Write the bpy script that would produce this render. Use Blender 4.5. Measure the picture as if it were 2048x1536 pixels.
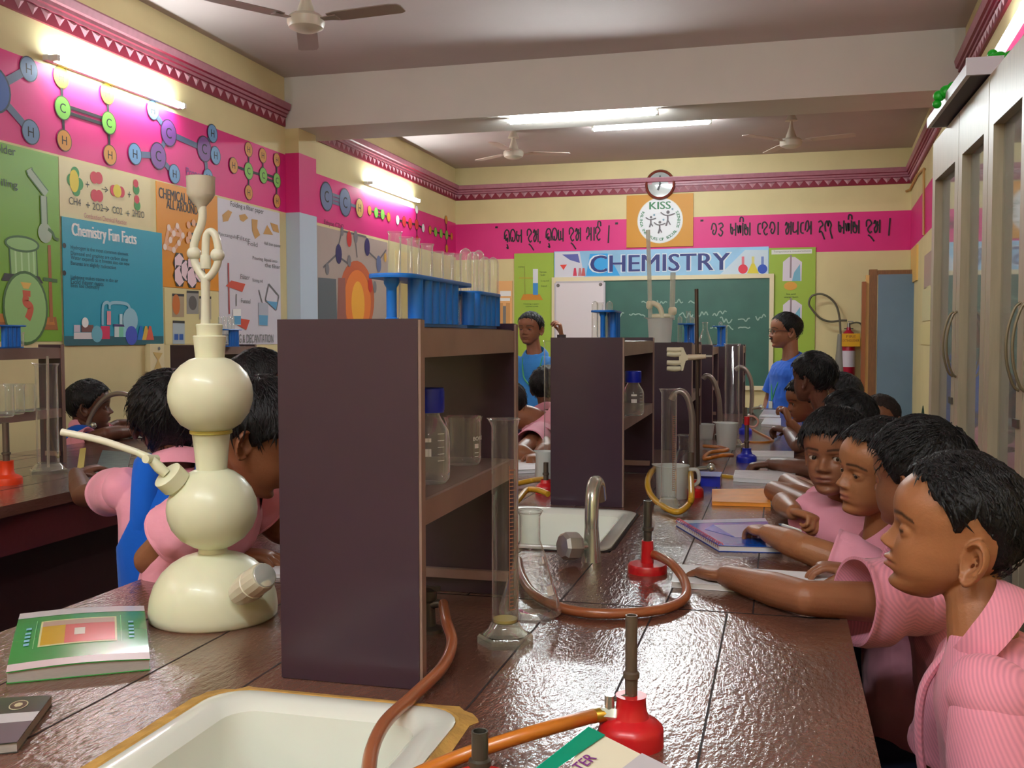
import bpy, bmesh, math, random
import numpy as np
from mathutils import Vector, Matrix, Euler, noise as mnoise
random.seed(7); rng = np.random.default_rng(7)
for o in list(bpy.data.objects): bpy.data.objects.remove(o)
S = bpy.context.scene
COL = S.collection
V = Vector
# ------------------------------------------------------------------ camera
F = 2000.0; YAW, PIT, ROLL = .2545, .0465, -.0018
CAM = V((0, 0, 1.35))
_f = V((-math.sin(YAW)*math.cos(PIT), math.cos(YAW)*math.cos(PIT), -math.sin(PIT)))
_r0 = V((math.cos(YAW), math.sin(YAW), 0)); _u0 = _r0.cross(_f)
_r = _r0*math.cos(ROLL) + _u0*math.sin(ROLL); _u = -_r0*math.sin(ROLL) + _u0*math.cos(ROLL)
cd = bpy.data.cameras.new('camera'); cam = bpy.data.objects.new('camera', cd); COL.objects.link(cam)
cam.matrix_world = Matrix(((_r.x, _u.x, -_f.x, CAM.x), (_r.y, _u.y, -_f.y, CAM.y), (_r.z, _u.z, -_f.z, CAM.z), (0, 0, 0, 1)))
cd.sensor_fit = 'HORIZONTAL'; cd.sensor_width = 36.0; cd.lens = F/2048*36; cd.clip_start = .02; cd.clip_end = 100
S.camera = cam
# ------------------------------------------------------------------ world, exposure
S.view_settings.view_transform = 'Standard'; S.view_settings.look = 'None'
S.view_settings.gamma = 1.0; S.view_settings.use_curve_mapping = False
S.view_settings.exposure = EXPOSURE = 0.40
W = bpy.data.worlds.new('world'); S.world = W; W.use_nodes = True
W.node_tree.nodes['Background'].inputs[0].default_value = (.55, .62, .75, 1)
W.node_tree.nodes['Background'].inputs[1].default_value = .35
TUBE = 115.0            # radiance of the fluorescent tubes; dimmed on the walls against overexposure, raised on the ceiling
S.cycles.max_bounces = 10; S.cycles.transparent_max_bounces = 24; S.cycles.glossy_bounces = 4
S.cycles.diffuse_bounces = 4; S.cycles.sample_clamp_indirect = 6.0; S.cycles.caustics_reflective = False; S.cycles.caustics_refractive = False

# ------------------------------------------------------------------ where a point seen in the photograph stands
def ray(px, py): return _f + _r*((px-1024)/F) - _u*((py-768)/F)
def at(px, py, x=None, y=None, z=None, d=None):
    r = ray(px, py)
    if d is not None: return CAM + r*d
    t = (x-CAM.x)/r.x if x is not None else (y-CAM.y)/r.y if y is not None else (z-CAM.z)/r.z
    return CAM + r*t
def depth(p): return (V(p)-CAM).dot(_f)
def msize(npx, p): return npx/F*depth(p)
T = .85                                     # bench top height
XL, YF, ZC = -3.91, 12.2, 3.49              # wall at the picture's left, far wall, ceiling
def tab(px, py, z=T): return at(px, py, z=z)

# ------------------------------------------------------------------ colour and materials
def lin(c):
    if isinstance(c, str): c = [int(c[i:i+2], 16) for i in (0, 2, 4)]
    return tuple(((v/255)/12.92 if v/255 <= .04045 else ((v/255+.055)/1.055)**2.4) for v in c) + (1,)
_mats = {}
def mat(name, col, rough=.5, metal=0, spec=.5, var=0, vscale=8, bump=0, bscale=60, sub=0, coat=0, stretch=None, emit=0):
    if name in _mats: return _mats[name]
    m = bpy.data.materials.new(name); m.use_nodes = True; _mats[name] = m
    nt = m.node_tree; b = nt.nodes['Principled BSDF']; L = nt.links.new
    c = lin(col); b.inputs['Base Color'].default_value = c
    b.inputs['Roughness'].default_value = rough; b.inputs['Metallic'].default_value = metal
    b.inputs['Specular IOR Level'].default_value = spec
    if coat: b.inputs['Coat Weight'].default_value = coat; b.inputs['Coat Roughness'].default_value = .08
    if sub:
        b.inputs['Subsurface Weight'].default_value = sub; b.inputs['Subsurface Radius'].default_value = (.02, .015, .01); b.inputs['Subsurface Scale'].default_value = 1
    if emit: b.inputs['Emission Color'].default_value = c; b.inputs['Emission Strength'].default_value = emit
    if var or bump:
        tc = nt.nodes.new('ShaderNodeTexCoord'); mp = nt.nodes.new('ShaderNodeMapping'); L(tc.outputs['Object'], mp.inputs[0])
        if stretch: mp.inputs['Scale'].default_value = stretch
    if var:
        n = nt.nodes.new('ShaderNodeTexNoise'); n.inputs['Scale'].default_value = vscale; n.inputs['Detail'].default_value = 5; L(mp.outputs[0], n.inputs[0])
        r = nt.nodes.new('ShaderNodeMapRange'); r.inputs[1].default_value = .3; r.inputs[2].default_value = .7; r.inputs[3].default_value = 1-var; r.inputs[4].default_value = 1+var*.6; L(n.outputs[0], r.inputs[0])
        mx = nt.nodes.new('ShaderNodeVectorMath'); mx.operation = 'SCALE'; mx.inputs[0].default_value = c[:3]; L(r.outputs[0], mx.inputs['Scale']); L(mx.outputs[0], b.inputs['Base Color'])
    if bump:
        n2 = nt.nodes.new('ShaderNodeTexNoise'); n2.inputs['Scale'].default_value = bscale; n2.inputs['Detail'].default_value = 4; L(mp.outputs[0], n2.inputs[0])
        bp = nt.nodes.new('ShaderNodeBump'); bp.inputs['Strength'].default_value = bump; bp.inputs['Distance'].default_value = .004; L(n2.outputs[0], bp.inputs['Height']); L(bp.outputs[0], b.inputs['Normal'])
        if coat: L(bp.outputs[0], b.inputs['Coat Normal'])
    return m
def glass(name, tint=(.97, .98, .97), edge=(.8, .82, .8), refl=.9, haze=.008):
    """thin clear glass: see-through face on, bright and reflecting towards the edges"""
    if name in _mats: return _mats[name]
    m = bpy.data.materials.new(name); m.use_nodes = True; _mats[name] = m
    nt = m.node_tree; nt.nodes.clear(); N = nt.nodes.new; L = nt.links.new
    out = N('ShaderNodeOutputMaterial'); tr = N('ShaderNodeBsdfTransparent'); gl = N('ShaderNodeBsdfGlossy'); df = N('ShaderNodeBsdfDiffuse')
    tr.inputs[0].default_value = (*tint, 1); gl.inputs['Roughness'].default_value = .04; gl.inputs[0].default_value = (1, 1, 1, 1); df.inputs[0].default_value = (*edge, 1)
    lw = N('ShaderNodeLayerWeight'); lw.inputs[0].default_value = .5
    p = N('ShaderNodeMath'); p.operation = 'POWER'; L(lw.outputs['Facing'], p.inputs[0]); p.inputs[1].default_value = 2.3
    a = N('ShaderNodeMath'); a.operation = 'MULTIPLY_ADD'; L(p.outputs[0], a.inputs[0]); a.inputs[1].default_value = refl; a.inputs[2].default_value = .035; a.use_clamp = True
    h = N('ShaderNodeMath'); h.operation = 'MULTIPLY_ADD'; L(p.outputs[0], h.inputs[0]); h.inputs[1].default_value = .5; h.inputs[2].default_value = haze; h.use_clamp = True
    m1 = N('ShaderNodeMixShader'); L(h.outputs[0], m1.inputs[0]); L(tr.outputs[0], m1.inputs[1]); L(df.outputs[0], m1.inputs[2])
    m2 = N('ShaderNodeMixShader'); L(a.outputs[0], m2.inputs[0]); L(m1.outputs[0], m2.inputs[1]); L(gl.outputs[0], m2.inputs[2])
    L(m2.outputs[0], out.inputs[0]); return m
def milky(name, col, alpha=.75, rough=.35):
    """translucent plastic"""
    m = mat(name, col, rough, sub=.0, spec=.4); m.node_tree.nodes['Principled BSDF'].inputs['Alpha'].default_value = alpha; return m
def emitter(name, col, k):
    m = bpy.data.materials.new(name); m.use_nodes = True; nt = m.node_tree; nt.nodes.clear()
    e = nt.nodes.new('ShaderNodeEmission'); o = nt.nodes.new('ShaderNodeOutputMaterial'); e.inputs[0].default_value = col; e.inputs[1].default_value = k
    nt.links.new(e.outputs[0], o.inputs[0]); return m

# ------------------------------------------------------------------ mesh building
def frame(n, up=(0, 0, 1)):
    n = V(n).normalized(); up = V(up)
    if abs(n.dot(up)) > .98: up = V((0, 1, 0))
    u = up.cross(n).normalized(); return u, n.cross(u).normalized(), n
class MB:
    def __init__(s): s.v = []; s.f = []; s.m = []; s.mats = []
    def mi(s, m):
        if m not in s.mats: s.mats.append(m)
        return s.mats.index(m)
    def add(s, vs, fs, m=None):
        b = len(s.v); s.v += [tuple(x) for x in vs]; i = s.mi(m)
        for f in fs: s.f.append(tuple(k+b for k in f)); s.m.append(i)
    def box(s, lo, hi, m=None, R=None, o=None):
        x0, y0, z0 = lo; x1, y1, z1 = hi
        vs = [V(p) for p in ((x0, y0, z0), (x1, y0, z0), (x1, y1, z0), (x0, y1, z0), (x0, y0, z1), (x1, y0, z1), (x1, y1, z1), (x0, y1, z1))]
        if R is not None: vs = [R @ p for p in vs]
        if o is not None: vs = [V(o)+p for p in vs]
        s.add(vs, [(0, 3, 2, 1), (4, 5, 6, 7), (0, 1, 5, 4), (1, 2, 6, 5), (2, 3, 7, 6), (3, 0, 4, 7)], m)
    def loft(s, rings, m=None, cap0=True, cap1=True, closed=True):
        n = len(rings[0]); vs = [p for r in rings for p in r]; fs = []
        for i in range(len(rings)-1):
            for j in range(n if closed else n-1):
                k = (j+1) % n; fs.append((i*n+j, i*n+k, (i+1)*n+k, (i+1)*n+j))
        if cap0: fs.append(tuple(range(n))[::-1])
        if cap1: fs.append(tuple(range((len(rings)-1)*n, len(rings)*n)))
        s.add(vs, fs, m)
    def lathe(s, prof, o=(0, 0, 0), axis=(0, 0, 1), m=None, n=24, cap0=True, cap1=True, up=(0, 0, 1), ph=0):
        u, v, w = frame(axis, up); o = V(o)
        s.loft([[o + w*z + (u*math.cos(ph+2*math.pi*k/n)+v*math.sin(ph+2*math.pi*k/n))*max(r, 1e-5) for k in range(n)] for r, z in prof], m, cap0, cap1)
    def cyl(s, a, b, r, r2=None, m=None, n=16):
        a, b = V(a), V(b); s.lathe([(r, 0), (r if r2 is None else r2, (b-a).length)], a, b-a, m, n)
    def tube(s, pts, r, m=None, n=10, smooth=6, cap=True, flat=1.0):
        P = spline(pts, smooth) if smooth else [V(p) for p in pts]
        R = r if isinstance(r, (list, tuple)) else [r]*2
        rings = []; t0 = (P[1]-P[0]).normalized(); u = frame(t0)[0]
        for i, p in enumerate(P):
            t = (P[min(i+1, len(P)-1)]-P[max(i-1, 0)]).normalized(); u = (u-t*u.dot(t)).normalized(); w = t.cross(u)
            q = i/(len(P)-1)*(len(R)-1); k = min(int(q), len(R)-2); rr = R[k]+(R[k+1]-R[k])*(q-k)
            rings.append([p + u*math.cos(2*math.pi*j/n)*rr + w*math.sin(2*math.pi*j/n)*rr*flat for j in range(n)])
        s.loft(rings, m, cap, cap)
    def ball(s, c, r, m=None, n=20, k=12, R=None):
        r = V((r, r, r)) if not hasattr(r, '__len__') else V(r); c = V(c); rings = []
        for i in range(k+1):
            a = math.pi*(i+.02*(i == 0)-.02*(i == k))/k
            ring = [V((math.sin(a)*math.cos(2*math.pi*j/n)*r.x, math.sin(a)*math.sin(2*math.pi*j/n)*r.y, -math.cos(a)*r.z)) for j in range(n)]
            rings.append([c+(R @ p if R is not None else p) for p in ring])
        s.loft(rings, m)
    def poly(s, pts, th, nrm, m=None):
        """a flat outline with a thickness th along nrm"""
        nrm = V(nrm).normalized(); a = [V(p) for p in pts]; s.loft([a, [p+nrm*th for p in a]], m)
    def build(s, name, m=None, parent=None, smooth=True, ang=38, label=None, kind=None):
        me = bpy.data.meshes.new(name); o = bpy.data.objects.new(name, me); COL.objects.link(o)
        b = V((0, 0, 0)); q = parent
        while q is not None: b += q.location; q = q.parent
        me.from_pydata([V(p)-b for p in s.v], [], s.f)
        ms = [x if x is not None else m for x in (s.mats or [m])]
        for x in ms: me.materials.append(x)
        me.polygons.foreach_set('material_index', s.m)
        bm = bmesh.new(); bm.from_mesh(me); bmesh.ops.recalc_face_normals(bm, faces=bm.faces); bm.to_mesh(me); bm.free()
        if smooth:
            me.polygons.foreach_set('use_smooth', [True]*len(me.polygons)); me.set_sharp_from_angle(angle=math.radians(ang))
        o.parent = parent
        if label: o['label'] = label
        if kind: o['kind'] = kind
        return o
def spline(pts, k=6):
    P = [V(p) for p in pts]
    if len(P) < 3: return P
    out = []
    for i in range(len(P)-1):
        p0, p1, p2, p3 = P[max(i-1, 0)], P[i], P[i+1], P[min(i+2, len(P)-1)]
        for j in range(k):
            t = j/k; out.append(.5*((2*p1)+(p2-p0)*t+(2*p0-5*p1+4*p2-p3)*t*t+(3*p1-p0-3*p2+p3)*t**3))
    return out+[P[-1]]
def thing(name, label, cat, loc, group=None):
    o = bpy.data.objects.new(name, None); COL.objects.link(o); o.location = loc; o.empty_display_size = .05
    o['label'] = label; o['category'] = cat
    if group: o['group'] = group
    return o
def tag(o, label, cat, group=None):
    """turn a freestanding mesh into a thing: its origin goes to its base"""
    o['label'] = label; o['category'] = cat
    if group: o['group'] = group
    me = o.data; n = len(me.vertices); a = np.empty(n*3); me.vertices.foreach_get('co', a); a = a.reshape(-1, 3)
    c = np.array([(a[:, 0].min()+a[:, 0].max())/2, (a[:, 1].min()+a[:, 1].max())/2, a[:, 2].min()]); me.vertices.foreach_set('co', (a-c).ravel()); o.location = c
    return o
def dup(root, loc, label, rotz=0, group=None, rot=None):
    r = root.copy(); COL.objects.link(r); r.location = loc
    r.rotation_euler = rot if rot is not None else (0, 0, rotz); r['label'] = label
    if group: r['group'] = group
    for ch in list(root.children):
        c = ch.copy(); COL.objects.link(c); c.parent = r
        for g in ch.children:
            d = g.copy(); COL.objects.link(d); d.parent = c
    return r
def structure(mb, name, m=None, parent=None, **k):
    o = mb.build(name, m, parent, **k)
    if parent is None: o['kind'] = 'structure'
    return o
_txt = {}
def text_geo(s, bold=0.0):
    if (s, bold) in _txt: return _txt[(s, bold)]
    c = bpy.data.curves.new('t', 'FONT'); c.body = s; c.size = 1; c.offset = bold; c.resolution_u = 3
    o = bpy.data.objects.new('t', c); COL.objects.link(o)
    me = bpy.data.meshes.new_from_object(o.evaluated_get(bpy.context.evaluated_depsgraph_get()))
    vs = [v.co.copy() for v in me.vertices]; fs = [tuple(p.vertices) for p in me.polygons]
    bpy.data.objects.remove(o); bpy.data.curves.remove(c); bpy.data.meshes.remove(me)
    x0 = min(v.x for v in vs); x1 = max(v.x for v in vs); y0 = min(v.y for v in vs); y1 = max(v.y for v in vs)
    _txt[(s, bold)] = (vs, fs, x0, x1, y0, y1); return _txt[(s, bold)]
class Flat:
    """printed or painted shapes lying on a plane: (u, v) are metres along the plane from o; each call lies a little above the one before"""
    def __init__(s, o, u, v, lift=.0015):
        s.o = V(o); s.u = V(u).normalized(); s.w = V(v).normalized(); s.n = s.u.cross(s.w).normalized(); s.mb = MB(); s.h = lift
    def p(s, a, b): return s.o + s.u*a + s.w*b + s.n*s.h
    def px(s, x, y):                                # a picture point -> (u, v)
        r = ray(x, y); t = (s.o-CAM).dot(s.n)/r.dot(s.n); q = CAM+r*t-s.o; return q.dot(s.u), q.dot(s.w)
    def poly(s, pts, m):
        s.mb.add([s.p(*q) for q in pts], [tuple(range(len(pts)))], m); s.h += .00012
    def disc(s, c, r, m, n=20, ry=None, a0=0, rim=None, rw=.012):
        if rim: s.disc(c, r+rw, rim, n, None if ry is None else ry+rw)
        s.poly([(c[0]+r*math.cos(2*math.pi*k/n+a0), c[1]+(ry or r)*math.sin(2*math.pi*k/n+a0)) for k in range(n)], m)
    def line(s, a, b, w, m):
        d = V((b[0]-a[0], b[1]-a[1])); L = d.length or 1; q = V((-d.y, d.x))*(w/2/L)
        s.poly([(a[0]+q.x, a[1]+q.y), (b[0]+q.x, b[1]+q.y), (b[0]-q.x, b[1]-q.y), (a[0]-q.x, a[1]-q.y)][::-1], m)
    def path(s, pts, w, m, k=5):
        P = [(p.x, p.y) for p in spline([(a, b, 0) for a, b in pts], k)] if k else pts
        L = []; R = []
        for i, p in enumerate(P):
            a, b = P[max(i-1, 0)], P[min(i+1, len(P)-1)]; d = V((b[0]-a[0], b[1]-a[1])); d = d/(d.length or 1)
            L.append(s.p(p[0]-d.y*w/2, p[1]+d.x*w/2)); R.append(s.p(p[0]+d.y*w/2, p[1]-d.x*w/2))
        n = len(P); s.mb.add(L+R, [(i, n+i, n+i+1, i+1) for i in range(n-1)], m); s.h += .00012
    def text(s, t, c, hgt, m, bold=.0, wid=None, ang=0, align='c'):
        if bold:
            for q in (-1, 1): s.text(t, (c[0]+q*bold*hgt*.9*math.cos(ang), c[1]+q*bold*hgt*.9*math.sin(ang)), hgt, m, 0, wid, ang, align)
            return
        vs, fs, x0, x1, y0, y1 = text_geo(t, 0); k = hgt/(y1-y0); kx = wid/(x1-x0) if wid else k
        ca, sa = math.cos(ang), math.sin(ang); ox = (x0+x1)/2 if align == 'c' else x0
        q = [((v.x-ox)*kx, (v.y-(y0+y1)/2)*k) for v in vs]
        s.mb.add([s.p(c[0]+a*ca-b*sa, c[1]+a*sa+b*ca) for a, b in q], fs, m); s.h += .00012
    def build(s, name, parent=None, **k):
        me = s.mb.build(name, None, parent, smooth=False, **k)
        n = s.n
        me.data.update()
        flip = [p.index for p in me.data.polygons if p.normal.dot(n) < 0]
        for i in flip: me.data.polygons[i].flip()
        return me
def rr(cx, cy, hx, hy, r, z, n=6):
    out = []
    for qx, qy, a in ((1, 1, 0), (-1, 1, 90), (-1, -1, 180), (1, -1, 270)):
        for k in range(n+1):
            t = math.radians(a+90*k/n); out.append(V((cx+qx*(hx-r)+r*math.cos(t), cy+qy*(hy-r)+r*math.sin(t), z)))
    return out
# ================================================================== room shell
M_cream = mat('wall_cream', (222, 206, 154), .6, var=.05, vscale=3, bump=.08, bscale=40)
M_pink = mat('wall_pink', (222, 38, 128), .5, var=.05, vscale=3, bump=.06, bscale=40)
M_white = mat('ceiling_white', (196, 183, 180), .8, var=.04, vscale=2)
M_beam = mat('beam_white', (214, 208, 200), .75, var=.04, vscale=2)
M_floor = mat('floor_tile', (120, 112, 108), .35, var=.15, vscale=4)
BM = at(600, 256, y=7.6).z                      # beam soffit height
PX = at(598, 330, y=7.6).x                      # pillar face
PY2 = at(632, 300, x=PX).y
BY1 = 8.15
dR = ray(1655, 674); RS = dR.x/dR.y            # the wall at the picture's other side runs slightly askew
RX = at(1822, 430, y=YF).x
def rwx(y): return RX + RS*(y-YF)
mb = MB(); mb.box((-5.0, -3.2, -.1), (2.4, YF+.2, 0), M_floor); structure(mb, 'floor')
mb = MB(); mb.box((-5.0, -3.2, ZC), (2.4, YF+.2, ZC+.1), M_white); structure(mb, 'ceiling')
def wall(name, a, b, bands, nrm, th=.12):
    """a wall from a to b (x, y) painted in level bands [(z, material), ...]"""
    mb = MB(); z0 = 0
    n = V((nrm[0], nrm[1], 0))*-th
    for z1, m in bands:
        p = [V((*a, z0)), V((*b, z0)), V((*b, z1)), V((*a, z1))]
        mb.add(p, [(0, 1, 2, 3)], m); z0 = z1
    p = [V((*a, 0)), V((*b, 0)), V((*b, ZC)), V((*a, ZC))]; q = [x+n for x in p]
    mb.add(p+q, [(4, 5, 6, 7), (0, 1, 5, 4), (2, 3, 7, 6), (1, 2, 6, 5), (3, 0, 4, 7)], M_cream)
    return structure(mb, name, smooth=False)
Lb = [(2.385, M_cream), (2.862, M_pink), (ZC, M_cream)]
wall('wall_left', (XL, -3), (XL, BY1-.3), Lb, (1, 0))
wall('wall_left_far', (XL, BY1-.3), (XL, YF), [(2.37, M_cream), (2.80, M_pink), (ZC, M_cream)], (1, 0))
wall('wall_far', (XL-.1, YF), (RX+.1, YF), [(2.335, M_cream), (2.785, M_pink), (ZC, M_cream)], (0, -1))
wall('wall_right', (rwx(-3), -3), (rwx(YF), YF), [(2.335, M_cream), (2.785, M_pink), (ZC, M_cream)], (-1, 0))
wall('wall_near', (XL-.1, -3), (2.0, -3), [(ZC, M_cream)], (0, 1))
# pillar under the beam
mb = MB(); z0 = 0
for z1, m in ((2.385, mat('pillar_blue', (190, 205, 222), .5)), (2.872, M_pink), (BM, M_cream)):
    c = [(XL, 7.6), (PX, 7.6), (PX, PY2), (XL, PY2)]
    for i in range(3):
        a, b = c[i], c[i+1]; mb.add([(*a, z0), (*b, z0), (*b, z1), (*a, z1)], [(0, 1, 2, 3)], m)
    z0 = z1
structure(mb, 'pillar', smooth=False)
mb = MB(); mb.box((XL, 7.6, BM), (rwx(8)+.2, BY1, ZC), M_beam); structure(mb, 'ceiling_beam', smooth=False)

# ------------------------------------------------------------------ cornice with a saw-tooth frieze
M_mar = mat('cornice_maroon', (130, 18, 48), .45, var=.1); M_mau = mat('cornice_mauve', (170, 108, 122), .4, var=.12, vscale=20)
M_mauL = mat('cornice_tooth', (186, 136, 146), .45, var=.1)
def cornice(name, a, b, nrm, z0=3.085, z1=3.265):
    a = V((*a, 0)); b = V((*b, 0)); n = V((*nrm, 0)).normalized(); L = (b-a).length; d = (b-a)/L; h = z1-z0
    root = structure(MB_profile(a, b, n, [(0, 0), (.018, 0), (.018, .40), (.03, .42), (.03, .54), (.045, .56), (.045, .68), (.06, .72), (.07, .95), (.07, 1), (0, 1)], z0, h,
                     [M_mar, M_mar, M_mar, M_mau, M_mar, M_mau, M_mar, M_mau, M_mau, M_mau]), name, smooth=False)
    t = MB(); k = int(L/.105); w = L/k
    for i in range(k):
        p = a + d*(i*w); q = n*.019
        tri = [p+q+d*(w*.08)+V((0, 0, z0+h*.39)), p+q+d*(w*.92)+V((0, 0, z0+h*.39)), p+q+d*(w*.5)+V((0, 0, z0+h*.08))]
        ap = (tri[0]+tri[1]+tri[2])/3+n*.012
        t.add(tri+[ap], [(0, 1, 3), (1, 2, 3), (2, 0, 3)], M_mauL)
    structure(t, 'frieze_pattern', None, root, smooth=False)
def MB_profile(a, b, n, prof, z0, h, ms):
    mb = MB()
    for i in range(len(prof)-1):
        (p, z), (q, w) = prof[i], prof[i+1]
        mb.add([a+n*p+V((0, 0, z0+h*z)), b+n*p+V((0, 0, z0+h*z)), b+n*q+V((0, 0, z0+h*w)), a+n*q+V((0, 0, z0+h*w))], [(0, 1, 2, 3)], ms[i])
    e = [a+n*p+V((0, 0, z0+h*z)) for p, z in prof]; g = [b+n*p+V((0, 0, z0+h*z)) for p, z in prof]
    mb.add(e, [tuple(range(len(e)))], M_mau); mb.add(g, [tuple(range(len(g)))], M_mau); return mb
cornice('trim_1', (XL, -3), (XL, 7.58), (1, 0))
cornice('trim_2', (XL, BY1+.0), (XL, YF), (1, 0))
cornice('trim_3', (XL, YF), (RX, YF), (0, -1))
nR = V((-1, RS, 0)).normalized()
cornice('trim_4', (rwx(-3), -3), (rwx(7.6), 7.6), (nR.x, nR.y))
cornice('trim_5', (rwx(BY1), BY1), (rwx(YF), YF), (nR.x, nR.y))

# ================================================================== lights: fluorescent tubes
M_tube = emitter('tube_glow', (.91, .99, 1.0, 1), TUBE); M_tubes = dict(ceiling_tube_light=emitter('tube_glow_bright', (.91, .99, 1.0, 1), TUBE*1.5), tube_light=emitter('tube_glow_dimmed', (.91, .99, 1.0, 1), TUBE*.5), new=emitter('tube_glow_fill', (.91, .99, 1.0, 1), TUBE*1.6))  # wall tubes dimmed against overexposure; added unseen ceiling tubes boosted as fill
M_fix = mat('fitting_white', (232, 230, 222), .4)
def tube_light(a, b, nrm, label, group, name='tube_light'):
    """a, b: ends of the glowing tube; nrm: from the surface it is fixed to"""
    a, b = V(a), V(b); n = V(nrm).normalized(); d = (b-a).normalized()
    t = thing(name, label, 'light', (a+b)/2-n*.06, group)
    R = Matrix((d, n.cross(d), n)).transposed(); c = (a+b)/2; L = (b-a).length
    m = MB(); m.box((-L/2-.03, -.015, -.062), (L/2+.03, .015, -.03), M_fix, R, c); m.build('batten', None, t, smooth=False)
    for s in (-1, 1):
        m = MB(); m.box((s*L/2-.012, -.016, -.032), (s*L/2+.012, .016, .018), M_fix, R, c); m.build('end_cap', None, t, smooth=False)
    m = MB(); m.cyl(a, b, .018, None, M_tubes['new' if 'behind the' in label else name], 14); m.build('glass_tube', None, t)  # the added ceiling tubes out of view take the boosted fill glow
    m = MB(); m.box((-.05, -.012, -.064), (.02, .012, -.055), M_fix, R, c+V((0, 0, .02))); m.tube([c-n*.05, c-n*.02+V((0, 0, .07)), c-n*.055+V((0, 0, .12))], .006, M_fix); m.build('lead_wire', None, t)
    return t
def wt(px, py): return at(px, py, x=XL+.075)
tube_light(wt(112, 116), wt(366, 212), (1, 0, 0), 'glowing tube light on the pink band above the molecule with two green discs', 'tube lights')
tube_light(wt(742, 366), wt(838, 402), (1, 0, 0), 'glowing tube light on the side wall between the pillar and the far corner', 'tube lights')
tube_light(at(1018, 244, z=BM-.032), at(1314, 225, z=BM-.032), (0, 0, -1), 'longer glowing tube light fixed under the ceiling beam', 'tube lights', 'ceiling_tube_light')
tube_light(at(1186, 259, y=10.0), at(1421, 244, y=10.0), (0, 0, -1), 'glowing tube light fixed to the far ceiling beyond the beam', 'tube lights', 'ceiling_tube_light')
r_ = ray(1990, 112); k_ = (rwx(0)-.075-CAM.x+RS*CAM.y)/(r_.x-RS*r_.y); p = CAM+r_*k_
tube_light(p, p+V((-RS*1.2, -1.2, 0)), nR, 'glowing tube light on the wall above the glass-fronted cupboard', 'tube lights')
# unseen tubes added outside the frame as fill for the near scene
for y in (.9, -1.6):
    tube_light((XL+.075, y, 2.93), (XL+.075, y-1.2, 2.93), (1, 0, 0), 'glowing tube light on the side wall outside the frame', 'tube lights')
tube_light((rwx(-1.2)-.075, -1.2, 2.9), (rwx(-2.4)-.075, -2.4, 2.9), nR, 'glowing tube light on the side wall outside the frame', 'tube lights')
for x in (-1.6, -.1):
    tube_light((x-.6, -.7, ZC-.06), (x+.6, -.7, ZC-.06), (0, 0, -1), 'glowing ceiling tube light behind the photographer', 'tube lights', 'ceiling_tube_light')

# ================================================================== ceiling fans
M_fan = mat('fan_cream', (214, 204, 186), .35, spec=.5); M_fanb = mat('fan_blade', (150, 132, 124), .4)
M_fanL = mat('fan_blade_pale', (205, 188, 176), .4)
def fan(c, label, angs, bm, R=.6):
    c = V(c); t = thing('ceiling_fan', label, 'fan', (c.x, c.y, ZC), 'ceiling fans')
    m = MB(); m.cyl((c.x, c.y, c.z+.12), (c.x, c.y, ZC-.06), .012, None, M_fan); m.build('down_rod', None, t)
    m = MB(); m.lathe([(.0, -.07), (.06, -.07), (.025, 0)], (c.x, c.y, ZC), (0, 0, 1), M_fan); m.build('ceiling_cup', None, t)
    m = MB(); m.lathe([(.055, .035), (.05, .06), (.02, .15), (.014, .19)], c, (0, 0, 1), M_fan); m.build('lower_cup', None, t)
    m = MB(); m.lathe([(.0, -.05), (.06, -.047), (.095, -.03), (.105, -.005), (.105, .02), (.085, .04), (.03, .046)], c, (0, 0, 1), M_fan, 32); m.build('motor', None, t)
    for a in angs:
        a = math.radians(a); u = V((math.cos(a), math.sin(a), 0)); w = V((-u.y, u.x, 0)); m = MB()
        def q(s, x): return c+u*s+w*x+V((0, 0, .012-.16*x*.5-.0*s))
        pts = [q(.15, -.045), q(.2, -.06), (q(R-.06, -.066)), q(R-.012, -.055), q(R, -.03), q(R-.004, .04), q(R-.03, .058), q(.2, .058), q(.15, .04)]
        m.poly(pts, .005, (0, 0, 1), bm); m.poly([q(.09, -.018), q(.2, -.03), q(.2, .03), q(.09, .018)], .006, (0, 0, -1), bm); m.build('blade', None, t, smooth=False)
fan(at(612, 45, d=5.6), 'large cream ceiling fan with three grey blades, before the ceiling beam', (-5, 115, 235), M_fanb)
fan(at(1027, 308, d=10.4), 'pale ceiling fan beyond the beam, near the corner with the pink side wall', (25, 145, 265), M_fanL)
fan(at(1582, 286, d=9.6), 'brownish ceiling fan beyond the beam, above the blackboard end', (-16, 112, 226), M_fanL)

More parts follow.
